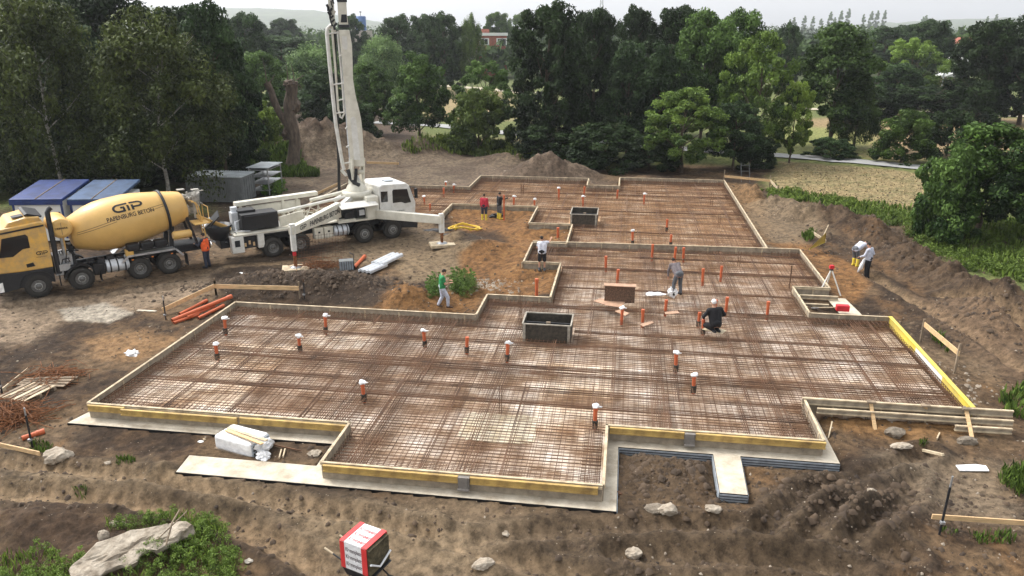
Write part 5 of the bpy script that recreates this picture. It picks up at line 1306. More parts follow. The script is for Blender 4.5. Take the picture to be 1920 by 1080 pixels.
def person(pos,yaw,label,pose,shirt='c_grey',sleeve=1.,trous='c_navy',shorts=False,shoe='c_black',boots=False,hat=None,vest=None,scale=1.,hair='hair',group='workers on the building site'):
    J={k:Vector(v) for k,v in {**STAND,**pose}.items()}
    e=empty('person',tuple(pos),yaw,label,'person',group); e.scale=(scale,)*3
    up=(J['head']-J['neck']).normalized(); fw=J['dir'].normalized(); side=fw.cross(up).normalized(); fw=up.cross(side).normalized()
    R3=Matrix((side,fw,up)).transposed()
    m=MB(); P_,C_=J['pelvis'],J['chest']
    capsule(m,P_+Vector((.07,0,0)),C_+Vector((.09,0,0)),.115,.115); capsule(m,P_-Vector((.07,0,0)),C_-Vector((.09,0,0)),.115,.115)
    capsule(m,J['shR'],J['shL'],.075,.075); capsule(m,C_,J['neck'],.10,.06); capsule(m,J['neck'],J['head'],.055,.055)
    h=J['head']; ell(m,h+R3@Vector((0,0,.015)),.076,.095,.112,R3); ell(m,h+R3@Vector((0,.045,-.06)),.045,.05,.05,R3)
    ell(m,h+R3@Vector((0,.10,-.01)),.014,.02,.025,R3)
    for s_ in (-1,1): ell(m,h+R3@Vector((s_*.078,0,0)),.014,.022,.032,R3)
    ell(m,h+R3@Vector((0,.088,-.052)),.026,.012,.008,R3)
    for s_ in ('R','L'):
        sg=1 if s_=='R' else -1
        capsule(m,J['sh'+s_],J['el'+s_],.052,.04); capsule(m,J['el'+s_],J['ha'+s_],.04,.027)
        capsule(m,J['hi'+s_],J['kn'+s_],.088,.058); capsule(m,J['kn'+s_],J['an'+s_],.056,.038)
        ft=J['an'+s_]; foot=J.get('to'+s_); tv=(Vector(foot)-ft) if foot is not None else Vector((0,.17,-.04)); capsule(m,ft+Vector((0,-.03,-.02)),ft+tv,.042,.032)
        ha=J['ha'+s_]; d=(ha-J['el'+s_]).normalized(); pw=d.cross(Vector((0,0,1)) if abs(d.z)<.8 else Vector((0,1,0))).normalized(); pn=d.cross(pw)
        capsule(m,ha+pw*.018,ha+d*.075+pw*.024,.022,.02); capsule(m,ha-pw*.018,ha+d*.075-pw*.024,.022,.02)
        for k,L in enumerate((.062,.075,.078,.068)[:4]):
            o_=ha+d*.085+pw*(.036-.024*k); mid=o_+d*L*.55+pn*.008; capsule(m,o_,mid,.010,.009); capsule(m,mid,mid+d*L*.35+pn*.028,.009,.008)
        capsule(m,ha+d*.02+pw*.03*sg,ha+d*.06+pw*.062*sg+pn*.01,.012,.010)
    fuse(m,'body','skin',e,.011)
    for s_ in (-1,1):
        m=MB(); ell(m,h+R3@Vector((s_*.03,.088,.012)),.011,.008,.009,R3); m.build('eye',M['black'],e)
    m=MB(); ell(m,h+R3@Vector((0,-.012,.035)),.084,.098,.105,R3)
    if hat:
        ell(m,h+R3@Vector((0,.09,.055)),.062,.06,.012,R3); fuse(m,'cap',hat,e,.012)
    else: 
        fuse(m,'hair',hair,e,.012)
    # shirt
    m=MB(); capsule(m,P_+Vector((.075,0,.03)),C_+Vector((.10,0,0)),.135,.132); capsule(m,P_+Vector((-.075,0,.03)),C_-Vector((.10,0,0)),.135,.132)
    capsule(m,J['shR'],J['shL'],.090,.090); capsule(m,C_,C_.lerp(J['neck'],.75),.12,.07)
    for s_ in 'RL':
        a,b2=J['sh'+s_],J['el'+s_]
        if sleeve>=1: capsule(m,a,b2,.072,.058); capsule(m,b2,b2.lerp(J['ha'+s_],.93),.058,.042)
        else: capsule(m,a,a.lerp(b2,sleeve),.075,.068)
    fuse(m,'shirt',shirt,e,.016)
    if vest:
        m=MB(); capsule(m,P_+Vector((.08,0,.02)),C_+Vector((.105,0,.0)),.150,.146); capsule(m,P_+Vector((-.08,0,.02)),C_-Vector((.105,0,.0)),.150,.146); capsule(m,J['shR']*.8+C_*.2,J['shL']*.8+C_*.2,.098,.098); vo_=fuse(m,'vest',vest,e,.016)
    m=MB(); capsule(m,P_+Vector((.06,0,.06)),P_+Vector((-.06,0,.06)),.142,.142)
    for s_ in 'RL':
        k=.85 if shorts else 1.
        capsule(m,J['hi'+s_],J['hi'+s_].lerp(J['kn'+s_],k),.112,.085 if not shorts else .098)
        if not shorts: capsule(m,J['kn'+s_],J['kn'+s_].lerp(J['an'+s_],.92 if not boots else .55),.083,.066)
    fuse(m,'shorts' if shorts else 'trousers',trous,e,.016)
    for s_ in 'RL':
        m=MB(); ft=J['an'+s_]; foot=J.get('to'+s_); tv=(Vector(foot)-ft) if foot is not None else Vector((0,.19,-.045))
        capsule(m,ft+Vector((0,-.035,-.03)),ft+tv,.055,.048)
        if boots: capsule(m,ft,ft.lerp(J['kn'+s_],.75),.06,.082)
        else: capsule(m,ft,ft.lerp(J['kn'+s_],.18),.055,.058)
        fuse(m,'rubber_boot' if boots else 'shoe',shoe,e,.014)
    return e
def face_to(pos,tx,ty): d=Vector((tx,ty))-Vector(pos)[:2] if False else Vector((tx-pos.x,ty-pos.y)); return math.atan2(d.y,d.x)-math.pi/2
g=gp(390,502); person(g,R(75),'worker in orange vest between the mixer and pump truck, one arm raised',
  dict(elL=(-.30,.16,1.20),haL=(-.12,.46,1.22),elR=(.24,-.05,1.15),haR=(.28,.10,.92)),'c_navy',1,'c_navy',vest='c_orange',scale=1.03)
g=gp(830,578); pr=person(g,R(-75),'worker in a green shirt and grey trousers walking by the weeds with a pale pole',
  dict(knR=(.11,.22,.52),anR=(.12,.22,.12),knL=(-.11,.02,.50),anL=(-.12,-.18,.12),elR=(.25,.10,1.16),haR=(.16,.33,1.18),elL=(-.25,.08,1.15),haL=(-.12,.34,1.20),head=(0,.10,1.64),toL=(-.12,-.02,.05),toR=(.12,.40,.06)),'c_green',.55,'c_lgrey',shoe='c_brown')
def pole(a,b2,r,label,mt='wood_pale',name='wooden_pole',cat='pole',blade=None):
    a=Vector(a);b2=Vector(b2); e=empty(name,tuple(a),0,label,cat); m=MB(); m.tube([(0,0,0),b2-a],r,8); m.build('shaft',M[mt],e)
    if blade:
        m=MB(); d=(b2-a).normalized(); m.bar(-d*.0,-d*.30+Vector((0,0,.0)),.24,.015,up=(.3,.2,1)); m.build('blade',M[blade],e)
    return e
q=gp(838,560); pole(q+Vector((0,0,0)),g+Vector((.28,.05,1.32)),.022,'pale pole held by the green shirted worker')
g=gp(908,413); gr=person(g,R(-15),'worker in a red sweater and yellow boots standing on the sand','' or {},'c_red',1,'c_navy',shoe='c_yboot',boots=True,scale=.97)
m=MB(); m.box((0,.02,1.36),(.24,.02,.05)); m=MB()
v,f,w=text2d('STRABAG' if 0 else 'BAU',.07,.01)
g=gp(936,411); person(g,R(-60),'worker in black with yellow boots reaching toward the tall orange post',
  dict(elR=(.30,.22,1.36),haR=(.32,.48,1.42),elL=(-.26,.05,1.16),haL=(-.2,.25,1.0)),'c_black',1,'c_dgrey',shoe='c_yboot',boots=True,scale=.99)
g=P(1016,512,-.1); g.z=G(g.x,g.y); person(g,R(-10),'worker in a white shirt and black shorts leaning on a shovel, right arm up',
  dict(elR=(.34,.16,1.46),haR=(.38,.36,1.58),elL=(-.26,.12,1.16),haL=(-.20,.36,1.10),head=(-.04,.12,1.64),chest=(0,.08,1.35),neck=(-.02,.11,1.49),shR=(.19,.09,1.45),shL=(-.19,.09,1.40)),'c_white',.55,'c_black',shorts=True,shoe='c_dgrey',scale=1.0)
q=gp(1003,492); pole(q,g+Vector((-.1,.30,1.2)),.02,'shovel handle held by the worker in black shorts',blade='dark',name='shovel',cat='shovel')
g=P(1268,553,.24); person(g,R(20),'worker in dark mauve sweater bending forward over the mesh beside a white bag',
  dict(pelvis=(0,-.10,.92),chest=(0,.24,1.22),neck=(0,.34,1.32),head=(0,.42,1.42),shR=(.19,.28,1.28),shL=(-.19,.28,1.28),elR=(.22,.40,1.0),elL=(-.24,.38,1.0),haR=(.15,.45,.76),haL=(-.2,.42,.74),hiR=(.10,-.08,.90),hiL=(-.10,-.08,.90),knR=(.15,.0,.50),knL=(-.15,.02,.50),anR=(.17,-.06,.09),anL=(-.17,-.04,.09),dir=(0,1,-.6)),'c_mauve',1,'c_dgrey',shoe='c_black',scale=1.02)
g=P(1340,621,.29); person(g,R(15),'kneeling worker in black with a white cap on a pale board',
  dict(pelvis=(0,-.02,.24),chest=(0,.10,.62),neck=(0,.15,.76),head=(0,.20,.91),shR=(.21,.11,.70),shL=(-.21,.11,.70),elR=(.38,.12,.50),elL=(-.38,.12,.50),haR=(.24,.34,.36),haL=(-.24,.34,.36),hiR=(.10,-.01,.22),hiL=(-.10,-.01,.22),knR=(.14,.38,.09),knL=(-.14,.38,.09),anR=(.08,-.02,.07),anL=(-.08,-.02,.07),toR=(.08,-.16,.05),toL=(-.08,-.16,.05)),'c_black',1,'c_black',hat='c_cap',scale=1.18)
g=gp(1603,499); person(g,R(-70),'stooping worker in a pale grey shirt and yellow boots leaning over his hands',
  dict(pelvis=(0,-.12,.90),chest=(0,.26,1.16),neck=(0,.38,1.20),head=(0,.50,1.22),shR=(.18,.30,1.20),shL=(-.18,.30,1.20),elR=(.22,.46,.98),elL=(-.22,.46,.98),haR=(.08,.66,.92),haL=(-.08,.66,.92),hiR=(.10,-.10,.88),hiL=(-.10,-.10,.88),dir=(0,1,-1)),'c_lgrey',.55,'c_dgrey',shoe='c_yboot',boots=True,scale=.98)
g=gp(1624,519); person(g,R(40),'worker in pale pullover and black trousers standing beside the stooping one',
  dict(elL=(-.28,.10,1.16),haL=(-.2,.33,1.05),elR=(.32,-.05,1.18),haR=(.24,.16,1.06),head=(0,.10,1.64)),'c_lgrey',1,'c_black',shoe='c_black',scale=1.04)
q=g+Vector((-.34,-.05,.72)); m=MB(); m.blob((0,0,0),.3,seed=4,rough=.6,sub=2,sq=(.35,.4,1.35)); o=m.build('plastic_bag',M['plast'],None); o.location=q; o.rotation_euler=(0,.25,0); tag(o,'long white bag hanging from the hand of the worker in black trousers','plastic bag')
# ---------------------------------------------------------------- site containers, buildings, loose things
def ribbed(m,a,b2,z0,z1,out,n):
    a=Vector(a);b2=Vector(b2)
    for k in range(n):
        p=a.lerp(b2,(k+.5)/n); m.bar(p+out+Vector((0,0,z0)),p+out+Vector((0,0,z1)),(b2-a).length/n*.5,.04,up=out)
# two blue roofed cabins
def cabin(px0,px1,yb,w,d,h,rz,roofm,label,wall='wallwhite'):
    g=P((px0+px1)/2,yb,-.2); g.y+=d/2; g.x-=d/2*.35; e=empty('site_cabin',tuple(g),rz,label,'site cabin')
    m=MB(); m.box((0,0,h/2),(w,d,h)); m.build('wall',M[wall],e,.03)
    m=MB(); m.bar((0,-d/2-.08,h+.04),(0,d/2+.1,h+.50),w+.16,.16)
    r=m.build('tarp_roof',M[roofm],e,.03)
    m=MB(); m.box((0,-d/2-.095,h-.10),(w+.16,.02,.24)); m.build('tarp_skirt',M['blue'],r)
    m=MB(); m.tube([(0,-d/2-.1,h+.13),(0,d/2+.1,h+.59)],.03,6); m.build('ridge_rope',M['wood_old'],r)
    for s_ in (-1,1): m=MB(); m.box((s_*(w/2-.06),-d/2-.01,h/2),(.12,.03,h-.3)); m.build('corner_post',M['blue'],e)
    m=MB(); m.box((w*.3,-d/2-.02,h*.55),(.7,.03,.8)); m.build('window',M['glass'],e)
    return e
cabin(46,152,452,2.75,3.4,2.35,R(4),'blue','white walled cabin with a dark blue tarp roof, left of the two')
cabin(152,252,449,2.6,3.4,2.28,R(4),'blue2','cabin with a faded blue tarp roof, right of the two behind the drum')
# grey corrugated container
g=P(408,378,-.2); e=empty('grey_container',(g.x,g.y+1,g.z),R(-6),'grey corrugated steel container with a pale roof behind the pump truck','container')
w,d,h=4.1,2.2,1.75
m=MB(); m.box((0,0,h/2),(w,d,h)); m.build('wall',M['contgrey'],e)
m=MB(); ribbed(m,(-w/2,-d/2,0),(w/2,-d/2,0),.12,h-.12,Vector((0,-.02,0)),28); ribbed(m,(w/2,-d/2,0),(w/2,d/2,0),.12,h-.12,Vector((.02,0,0)),6); tag(m.build('ribs',M['contgrey'],e),kind='stuff')
m=MB(); m.box((0,0,h+.03),(w+.1,d+.1,.06))
for k in range(24): m.bar((-w/2+.1+k*.168,-d/2-.05,h+.08),(-w/2+.1+k*.172,d/2+.05,h+.08),.07,.04)
m.build('roof',M['controof'],e)
# rack behind it
g=P(492,366,-.2); e=empty('steel_rack',(g.x,g.y+1.2,g.z),R(-6),'grey steel rack with shelves standing right of the grey container','rack')
for x in (-.7,.7):
    for y in (-1.2,1.2): m=MB(); m.box((x,y,1.0),(.07,.07,2.0)); m.build('post',M['steel'],e)
for k in range(4): m=MB(); m.box((0,0,.35+k*.5),(1.5,2.5,.05)); m.build('shelf',M['steel'],e)
m=MB(); m.box((0,0,2.03),(1.7,2.7,.04)); m.build('roof',M['controof'],e)
# rusty steel stack behind the pump
def scrap(px,py,n,r,label,mt='rust2',L=.9,name='rebar_scrap',cat='rebar scrap',hgt=.25,rad=.012):
    g=gp(px,py); m=MB(); rr=random.Random(px)
    for k in range(n):
        a=rr.uniform(0,math.pi); c=Vector((rr.gauss(0,r*.4),rr.gauss(0,r*.25),abs(rr.gauss(.05,hgt*.5)))); d=Vector((math.cos(a),math.sin(a),rr.uniform(-.15,.15)))*L*rr.uniform(.3,.7)
        m.tube([c-d,c+Vector((rr.uniform(-.1,.1),rr.uniform(-.1,.1),rr.uniform(0,.12))),c+d],rad,4)
    o=m.build(name,M[mt],None); o.location=g; tag(o,label,cat,kind='stuff'); return o
scrap(105,712,150,1.3,'tangle of rusty wire beside the pallet')
scrap(20,790,260,1.3,'large tangle of rusty mesh offcuts at the left frame edge',hgt=.5,L=1.1)
scrap(600,500,90,1.5,'rusty steel rods on the soil near the rear outrigger',hgt=.3)
# upright rusty mesh sheets beside the pump
def mesh_sheet(px0,py0,px1,py1,hh,label,sp=.15,lean=.0):
    a=gp(px0,py0);b2=gp(px1,py1); d=b2-a; L=d.length; m=MB(); n=int(L/sp)
    for k in range(n+1): q=d*(k/n); m.bar(q,q+Vector((0,lean,hh)),.012,.012)
    for k in range(int(hh/sp)+1): m.bar(Vector((0,lean*k*sp/hh,k*sp)),d+Vector((0,lean*k*sp/hh,k*sp)),.012,.012)
    o=m.build('mesh_sheet',M['rust'],None); o.location=a; tag(o,label,'mesh sheet'); return o
mesh_sheet(560,492,650,478,1.25,'rusty mesh sheet standing upright in front of the pump truck wheels',lean=.35)
mesh_sheet(572,503,662,500,.45,'low rusty mesh sheet standing by the grey crate')
# batter boards and stakes
def plank(p0,p1,h0,h1,label,w=.19,t=.035,mt='wood',name='plank',cat='plank',posts=(),ends=(0,0),group=None,onZ=None):
    a=gp(*p0);b2=gp(*p1)
    if onZ is not None: a=P(*p0,onZ);b2=P(*p1,onZ)
    e=empty(name,tuple(a),0,label,cat,group); A=Vector((0,0,h0)); Bq=b2-a+Vector((0,0,h1))
    m=MB(); m.bar(A,Bq,t,w); m.build('board',M[mt],e)
    for k,hh in posts:
        q=A.lerp(Bq,k); m=MB(); zb=G(a.x+q.x,a.y+q.y)-a.z; m.bar((q.x,q.y+.05,zb-.3),(q.x,q.y+.05,q.z+hh),.07,.06,up=(0,1,0)); m.build('post',M['wood_old'],e)
    return e
plank((306,592),(405,556),.25,.5,'long slanting wooden board, left part of the batter board near the orange pipes',posts=((1,.35),),name='batter_board',cat='batter board')
plank((405,556),(562,560),.48,.48,'horizontal wooden batter board in front of the dark soil heap',posts=((0,.25),(1,.3)),name='batter_board',cat='batter board')
plank((1357,345),(1443,352),.62,.55,'far horizontal batter board at the back right corner of the slab',posts=((0,.5),(1,.4)),name='batter_board',cat='batter board')
plank((1443,352),(1458,362),.55,.3,'short slanting board joined to the far batter board',posts=((1,.2),),name='batter_board',cat='batter board',mt='wood_pale')
plank((1727,642),(1791,700),.75,.75,'slanting batter board beside the yellow side form on the right',posts=((0,.2),(1,.35)),name='batter_board',cat='batter board')
plank((1744,985),(1960,1000),.25,.25,'long wooden board at the right frame edge behind the steel stake',w=.13,name='batter_board',cat='batter board')
plank((-30,838),(77,862),.2,.2,'wooden board entering from the left frame edge in the foreground',w=.13,name='batter_board',cat='batter board')
plank((0,742),(55,702),.12,.2,'pale board leaning by the pallet on the left',w=.12,mt='wood_pale')
plank((590,368),(634,347),.1,.1,'far wooden plank lying behind the pump truck, slanting',w=.2)
plank((688,312),(748,314),.35,.35,'far horizontal batter board below the earth mound',posts=((.95,.3),),name='batter_board',cat='batter board')
plank((1516,434),(1548,456),.1,.1,'pale wooden board lying crossed behind the yellow sheet',w=.16,t=.05,mt='wood_pale')
plank((1536,462),(1551,438),.1,.5,'short board propping up the yellow sheet',w=.1,mt='wood_pale')
plank((258,583),(293,585),.03,.03,'small pale board lying left of the batter board',w=.04,t=.12,mt='conc')
plank((355,815),(385,826),.03,.03,'thin stick lying in the dirt left of the wrapped stack',w=.03,t=.05,mt='wood_pale')
plank((1730,846),(1768,856),.04,.04,'thick broken stick lying in the dirt at the right',w=.07,t=.07,mt='wood_pale')
plank((1553,822),(1558,805),.0,.25,'short yellowish peg in the sand near the front right corner',w=.08,mt='wood_pale')
plank((1756,826),(1761,815),.05,.05,'small wedge of wood in the sand below the middle prop',w=.07,mt='wood_pale')
plank((524,862),(528,846),.05,.05,'small wooden peg right of the wrapped stack, left one',w=.05,mt='wood_pale')
plank((531,860),(535,845),.05,.05,'small wooden peg right of the wrapped stack, right one',w=.05,mt='wood_pale')
plank((510,836),(565,848),.05,.05,'dark iron bar lying right of the wrapped stack',w=.03,t=.03,mt='rust')
plank((841,400),(848,410),.2,.05,'short white stick left of the red shirted worker',w=.06,mt='wood_pale')
def stake(px,y0,y1,label,r=.022,mt='steel'):
    g=gp(px,y1); lo,hi=.1,4
    for _ in range(20):
        hh=(lo+hi)/2
        if proj(g+Vector((0,0,hh)))[1]>y0: lo=hh
        else: hi=hh
    e=empty('steel_stake',tuple(g),0,label,'stake'); m=MB(); m.tube([(0,0,-.2),(.02,0,hh*.82)],r*1.3,8); m.build('sleeve',M['dark'],e)
    m=MB(); m.tube([(.02,0,hh*.80),(.025,0,hh)],r,8); m.build('tip',M[mt],e)
    m=MB(); m.box((.0,-.03,hh*.22),(.10,.08,.06)); m.build('clamp',M['steel'],e)
stake(1761,893,1002,'steel stake standing behind the board at the right foreground')
stake(61,765,840,'steel stake behind the short orange pipe on the left')
stake(5,656,742,'steel stake at the left frame edge beside the pallet')
stake(311,555,600,'thin steel stake at the low end of the slanting batter board')
stake(571,523,560,'thin stake in the dark soil at the right end of the batter board',mt='rust')
# orange pipes lying
def lying(p0,p1,label,r=.065,z0=.07,z1=.07,group='orange pipes lying on the ground'):
    a=gp(*p0);b2=gp(*p1); e=empty('drain_pipe',tuple(a),0,label,'drain pipe',group); q=b2-a; A=Vector((0,0,z0));Bq=q+Vector((0,0,z1))
    m=MB(); m.tube([A,Bq],r,14,caps=False); m.tube([Bq,A],r*.85,14,caps=False); m.build('pipe',M['orange'],e)
    d=(Bq-A).normalized(); m=MB(); m.tube([Bq-d*.22,Bq-d*.2,Bq],[r,r*1.2,r*1.2],14,caps=False); m.tube([Bq-d*.004,Bq-d*.003],[r*.85,.001],14,caps=False); m.build('socket',M['orange'],e)
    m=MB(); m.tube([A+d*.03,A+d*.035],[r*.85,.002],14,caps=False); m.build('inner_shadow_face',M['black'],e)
lying((323,605),(435,562),'longest orange pipe of the pile at the back left corner of the slab',.085,z0=.1,z1=.16)
lying((337,592),(388,566),'uppermost short orange pipe of the pile, lying apart to the left')
lying((352,600),(403,578),'middle orange pipe in the pile near the slab corner',z0=.12,z1=.12)
lying((372,600),(420,576),'rightmost orange pipe in the pile next to the form board',z0=.08,z1=.08)
lying((326,608),(372,592),'lowest orange pipe in the pile',z0=.06,z1=.06)
lying((42,826),(84,812),'short orange pipe lying in front of the stake at the left',.075)
lying((664,505),(684,484),'short orange pipe lying beside the grey crate',.09,.1,.1)
# corrugated white panels
def corr(p0,p1,wd,label,z=.06,seed=0):
    a=gp(*p0);b2=gp(*p1); d=b2-a; d.z=0; L=d.length; d.normalize(); s_=Vector((-d.y,d.x,0)); e=empty('roof_sheet',tuple(a),0,label,'sheet stack')
    n=13; vs=[];fs=[]
    for i in range(n):
        zz=z+.05*((i%4) in (1,2)); off=s_*(wd*(i/(n-1)-.5))
        vs+=[off+Vector((0,0,zz)),off+d*L+Vector((0,0,zz)),off+Vector((0,0,zz-.12)),off+d*L+Vector((0,0,zz-.12))]
    for i in range(n-1):
        p=i*4;q=p+4; fs+=[(p,q,q+1,p+1),(p+2,p+3,q+3,q+2),(p,p+2,q+2,q),(p+1,q+1,q+3,p+3)]
    fs+=[(0,1,3,2),((n-1)*4,(n-1)*4+2,(n-1)*4+3,(n-1)*4+1)]
    m=MB(); m.add(vs,fs); m.build('sheet',M['steelp'],e)
corr((683,513),(716,500),.75,'pale ribbed sheet lying lower left of the pair behind the sand heap',.16)
corr((708,502),(745,487),.75,'pale ribbed sheet lying upper right of the pair behind the sand heap',.26)
# crate
g=gp(650,505); e=empty('grey_crate',tuple(g),R(15),'small grey metal crate with a bent handle near the mesh sheets','crate')
m=MB(); m.box((0,0,.25),(.7,.5,.5)); m.build('box',M['contgrey'],e,.02)
for k in range(6): m=MB(); m.box((-.29+k*.115,-.262,.26),(.05,.02,.42)); m.build('slat',M['grey_plate'],e)
m=MB(); m.tube([(.36,-.2,.0),(.38,-.2,.8),(.2,.2,.82)],.02,6); m.build('handle',M['dark'],e)
# pallet
g=gp(52,742); e=empty('pallet',tuple(g),R(-18),'weathered wooden pallet tilted on the dirt at the left','pallet')
for k in range(6): m=MB(); m.box((-.5+k*.2,0,.16),(.13,1.2,.025)); m.build('deck_board',M['wood_pale' if k%2 else 'wood_old'],e)
for k in range(3): m=MB(); m.box((0,-.55+k*.55,.08),(1.2,.1,.12)); m.build('bearer',M['wood_old'],e)
g=gp(85,722); e=empty('dark_boards',tuple(g),R(-5),'dark old boards stacked behind the pallet','board stack')
for k in range(4): m=MB(); m.box((k*.05,k*.13-.2,.1+.03*k),(1.7,.13,.03),rz=.05*k); m.build('board',M['wood_old'],e)
# wrapped stack with planks on it
g=gp(456,840); e=empty('wrapped_stack',tuple(g),R(-24),'stack of insulation boards wrapped in clear white film beside the footing','wrapped stack')
m=MB(); m.box((0,0,.25),(1.35,.78,.44)); m.build('film_wrap',M['plast'],e,.07)
m=MB(); m.box((.68,0,.24),(.05,.70,.36)); m.build('open_end',M['grey_plate'],e)
for k in range(3): m=MB(); m.box((.712,-.2,.13+k*.11),(.02,.25,.045)); m.build('board_edge',M['osb2'],e)
m=MB(); m.box((0,0,.015),(1.4,.8,.06)); m.build('base_pallet',M['wood_old'],e)
m=MB(); m.blob((.75,.1,.22),.38,seed=8,rough=1.2,sub=3,sq=(.45,.9,.7)); m.blob((.95,-.25,.10),.25,seed=12,rough=1.,sub=3,sq=(.8,.8,.5)); m.build('film_flap',M['plast'],e)
for i,(p0,p1,lab) in enumerate((((428,802),(500,826),'longer pale plank lying on the wrapped stack, upper one'),((424,806),(492,832),'shorter pale plank lying on the wrapped stack, lower one'))):
    a=P(*p0,.30);b2=P(*p1,.36); m=MB(); m.bar((0,0,0),b2-a,.11,.03); o=m.build('plank',M['wood_pale' if i==0 else 'wood'],None); o.location=a; tag(o,lab,'plank')
# wheelbarrow with wrapped packet
g=gp(690,1088); g.z+=.0
wb=empty('wheelbarrow',tuple(g),R(-28),'wheelbarrow with pale handles under the red and white packet','wheelbarrow')
for y in (-.25,.25): m=MB(); m.tube([(-.75,y,.62),(-.2,y,.45),(.65,y*.3,.22)],.018,8); m.build('handle_bar',M['dark'],wb); m=MB(); m.tube([(-.95,y,.68),(-.72,y,.61)],.024,8); m.build('grip',M['wood_pale'],wb); m=MB(); m.tube([(-.25,y,.42),(-.35,y,.0),(-.1,y,.0),(-.05,y,.4)],.016,6); m.build('leg',M['dark'],wb)
m=MB(); m.lathe([(-.04,.12),(-.04,.18),(.04,.18),(.04,.12)],(.65,0,.18),(0,1,0),18,caps=False); m.build('wheel',M['rubber'],wb)
m=MB(); m.extr([(-.45,.48),(.45,.48),(.30,.28),(-.30,.28)],-.33,.33); m.build('tray',M['dark'],wb,.02)
pk=empty('insulation_packet',(g.x,g.y,g.z+.48),R(-28),'red and white wrapped packet of brown insulation boards on the wheelbarrow','packet'); pk.scale=(1.28,1.28,1.2)
w,d,h=.60,.52,.55
for k in range(5): m=MB(); m.box((0,0,.06+k*.105),(w,d,.10)); m.build('insulation_board',M['wool'],pk,.01)
t=.008
def wrapbox(x0,x1,mt,nm,o_):
    m=MB(); y=d/2+o_
    m.box(((x0+x1)/2,-y,h*.5),(x1-x0,.008,h)); m.box(((x0+x1)/2,0,h+o_),(x1-x0,2*y,.008)); m.box(((x0+x1)/2,y,h*.5),(x1-x0,.008,h)); return m.build(nm,M[mt],pk)
wrapbox(-w/2-.01,w/2-.08,'plast','white_film',.012); wrapbox(-w/2-.012,-w/2+.08,'redplast','red_band',.018); wrapbox(w/2-.16,w/2-.05,'redplast','red_band',.018)
m=MB(); m.tube([(w/2+.01,-d/2,.25),(w/2+.03,-d*.1,.08),(w/2+.02,d/2,.2)],.02,8); m.build('torn_film',M['plast'],pk)
for k in range(3):
    v,f,ww=text2d('Klemmplatte',.11,.03); s3=.36/ww; wrap('film_lettering',v,f,lambda x,y,k=k:(-.20+x*s3*1.0,-.20+k*.15+y,h+.0175),'redplast',pk)
for k in range(3):
    wrap('film_lettering',v,f,lambda x,y,k=k:(-.20+x*s3,-d/2-.0175,.38-k*.15+y),'c_mauve',pk)
# tripod laser, red box, shovel, white sheet in small pit
g=P(1548,590,-.1); q=P(1553,548,.0)
e=empty('laser_tripod',(q.x,q.y,-.05),0,'tripod with white legs carrying a small red levelling laser','tripod')
m=MB(); m.lathe([(0,.05),(.0,.08),(.06,.08),(.06,.03)],(0,0,1.10),(0,0,1),12); m.build('tripod_head',M['dark'],e)
for a in (200,320,80): m=MB(); m.tube([(0,0,1.15),(.55*math.cos(R(a)),.55*math.sin(R(a)),0)],.03,6); m.build('leg',M['white'],e)
m=MB(); m.box((0,0,1.25),(.15,.15,.18)); m.tube([(-.10,0,1.25),(.10,0,1.25)],.07,10); m.build('laser_head',M['red'],e,.02)
g=P(1579,583,.05); m=MB(); m.box((0,0,.14),(.52,.26,.26)); o=m.build('red_case',M['red'],None,.03); o.location=g; o.rotation_euler=(0,0,-.15); tag(o,'red case standing on the pale board in the small pit','case')
g=P(1583,578,-.1); m=MB(); m.prism([(-.35,-1.5),(.55,-1.55),(.35,1.25),(-.45,1.2)],0,.03); o=m.build('insulation_sheet',M['conc'],None); o.location=g; o.rotation_euler=(0,0,-TH); tag(o,'large pale board lying in the small pit under the red case','board')
a=P(1535,577,.0);b2=P(1572,576,.1); pole(a,b2,.022,'shovel lying toward the red case in the small pit',blade='steel',name='shovel',cat='shovel')
hbeam(B(7.55,31.5,.05),B(9.1,31.5,.05),'pale beam lying in front of the rear board of the small pit','pale',.18)
hbeam(B(7.55,30.9,-.12),B(8.6,30.9,-.12),'second pale beam lying in the small pit, closer','pale',.16)
# yellow sheet
p=[P(1517,468,.0),P(1547,455,.15),P(1549,437,.9),P(1541,445,.5)]; c=p[0]; m=MB(); vs=[q-c for q in p]; vs2=[v+Vector((0,.03,.02)) for v in vs]
m.add(vs+vs2,[(0,1,2,3),(7,6,5,4),(0,4,5,1),(1,5,6,2),(2,6,7,3),(3,7,4,0)]); o=m.build('yellow_sheet',M['yellow'],None); o.location=c; tag(o,'bright yellow sheet draped over crossed boards on the right','sheet')
# ladder
g=gp(1398,342); e=empty('ladder',tuple(g),R(5),'thin grey ladder leaning against the bushes at the back','ladder')
for x in (-.35,.35): m=MB(); m.bar((x,0,0),(x*.95,.5,1.5),.03,.02); m.build('rail',M['contgrey'],e)
for k in range(3): m=MB(); m.tube([(-.35,.13+k*.15,.4+k*.45),(.35,.13+k*.15,.4+k*.45)],.014,6); m.build('rung',M['contgrey'],e)
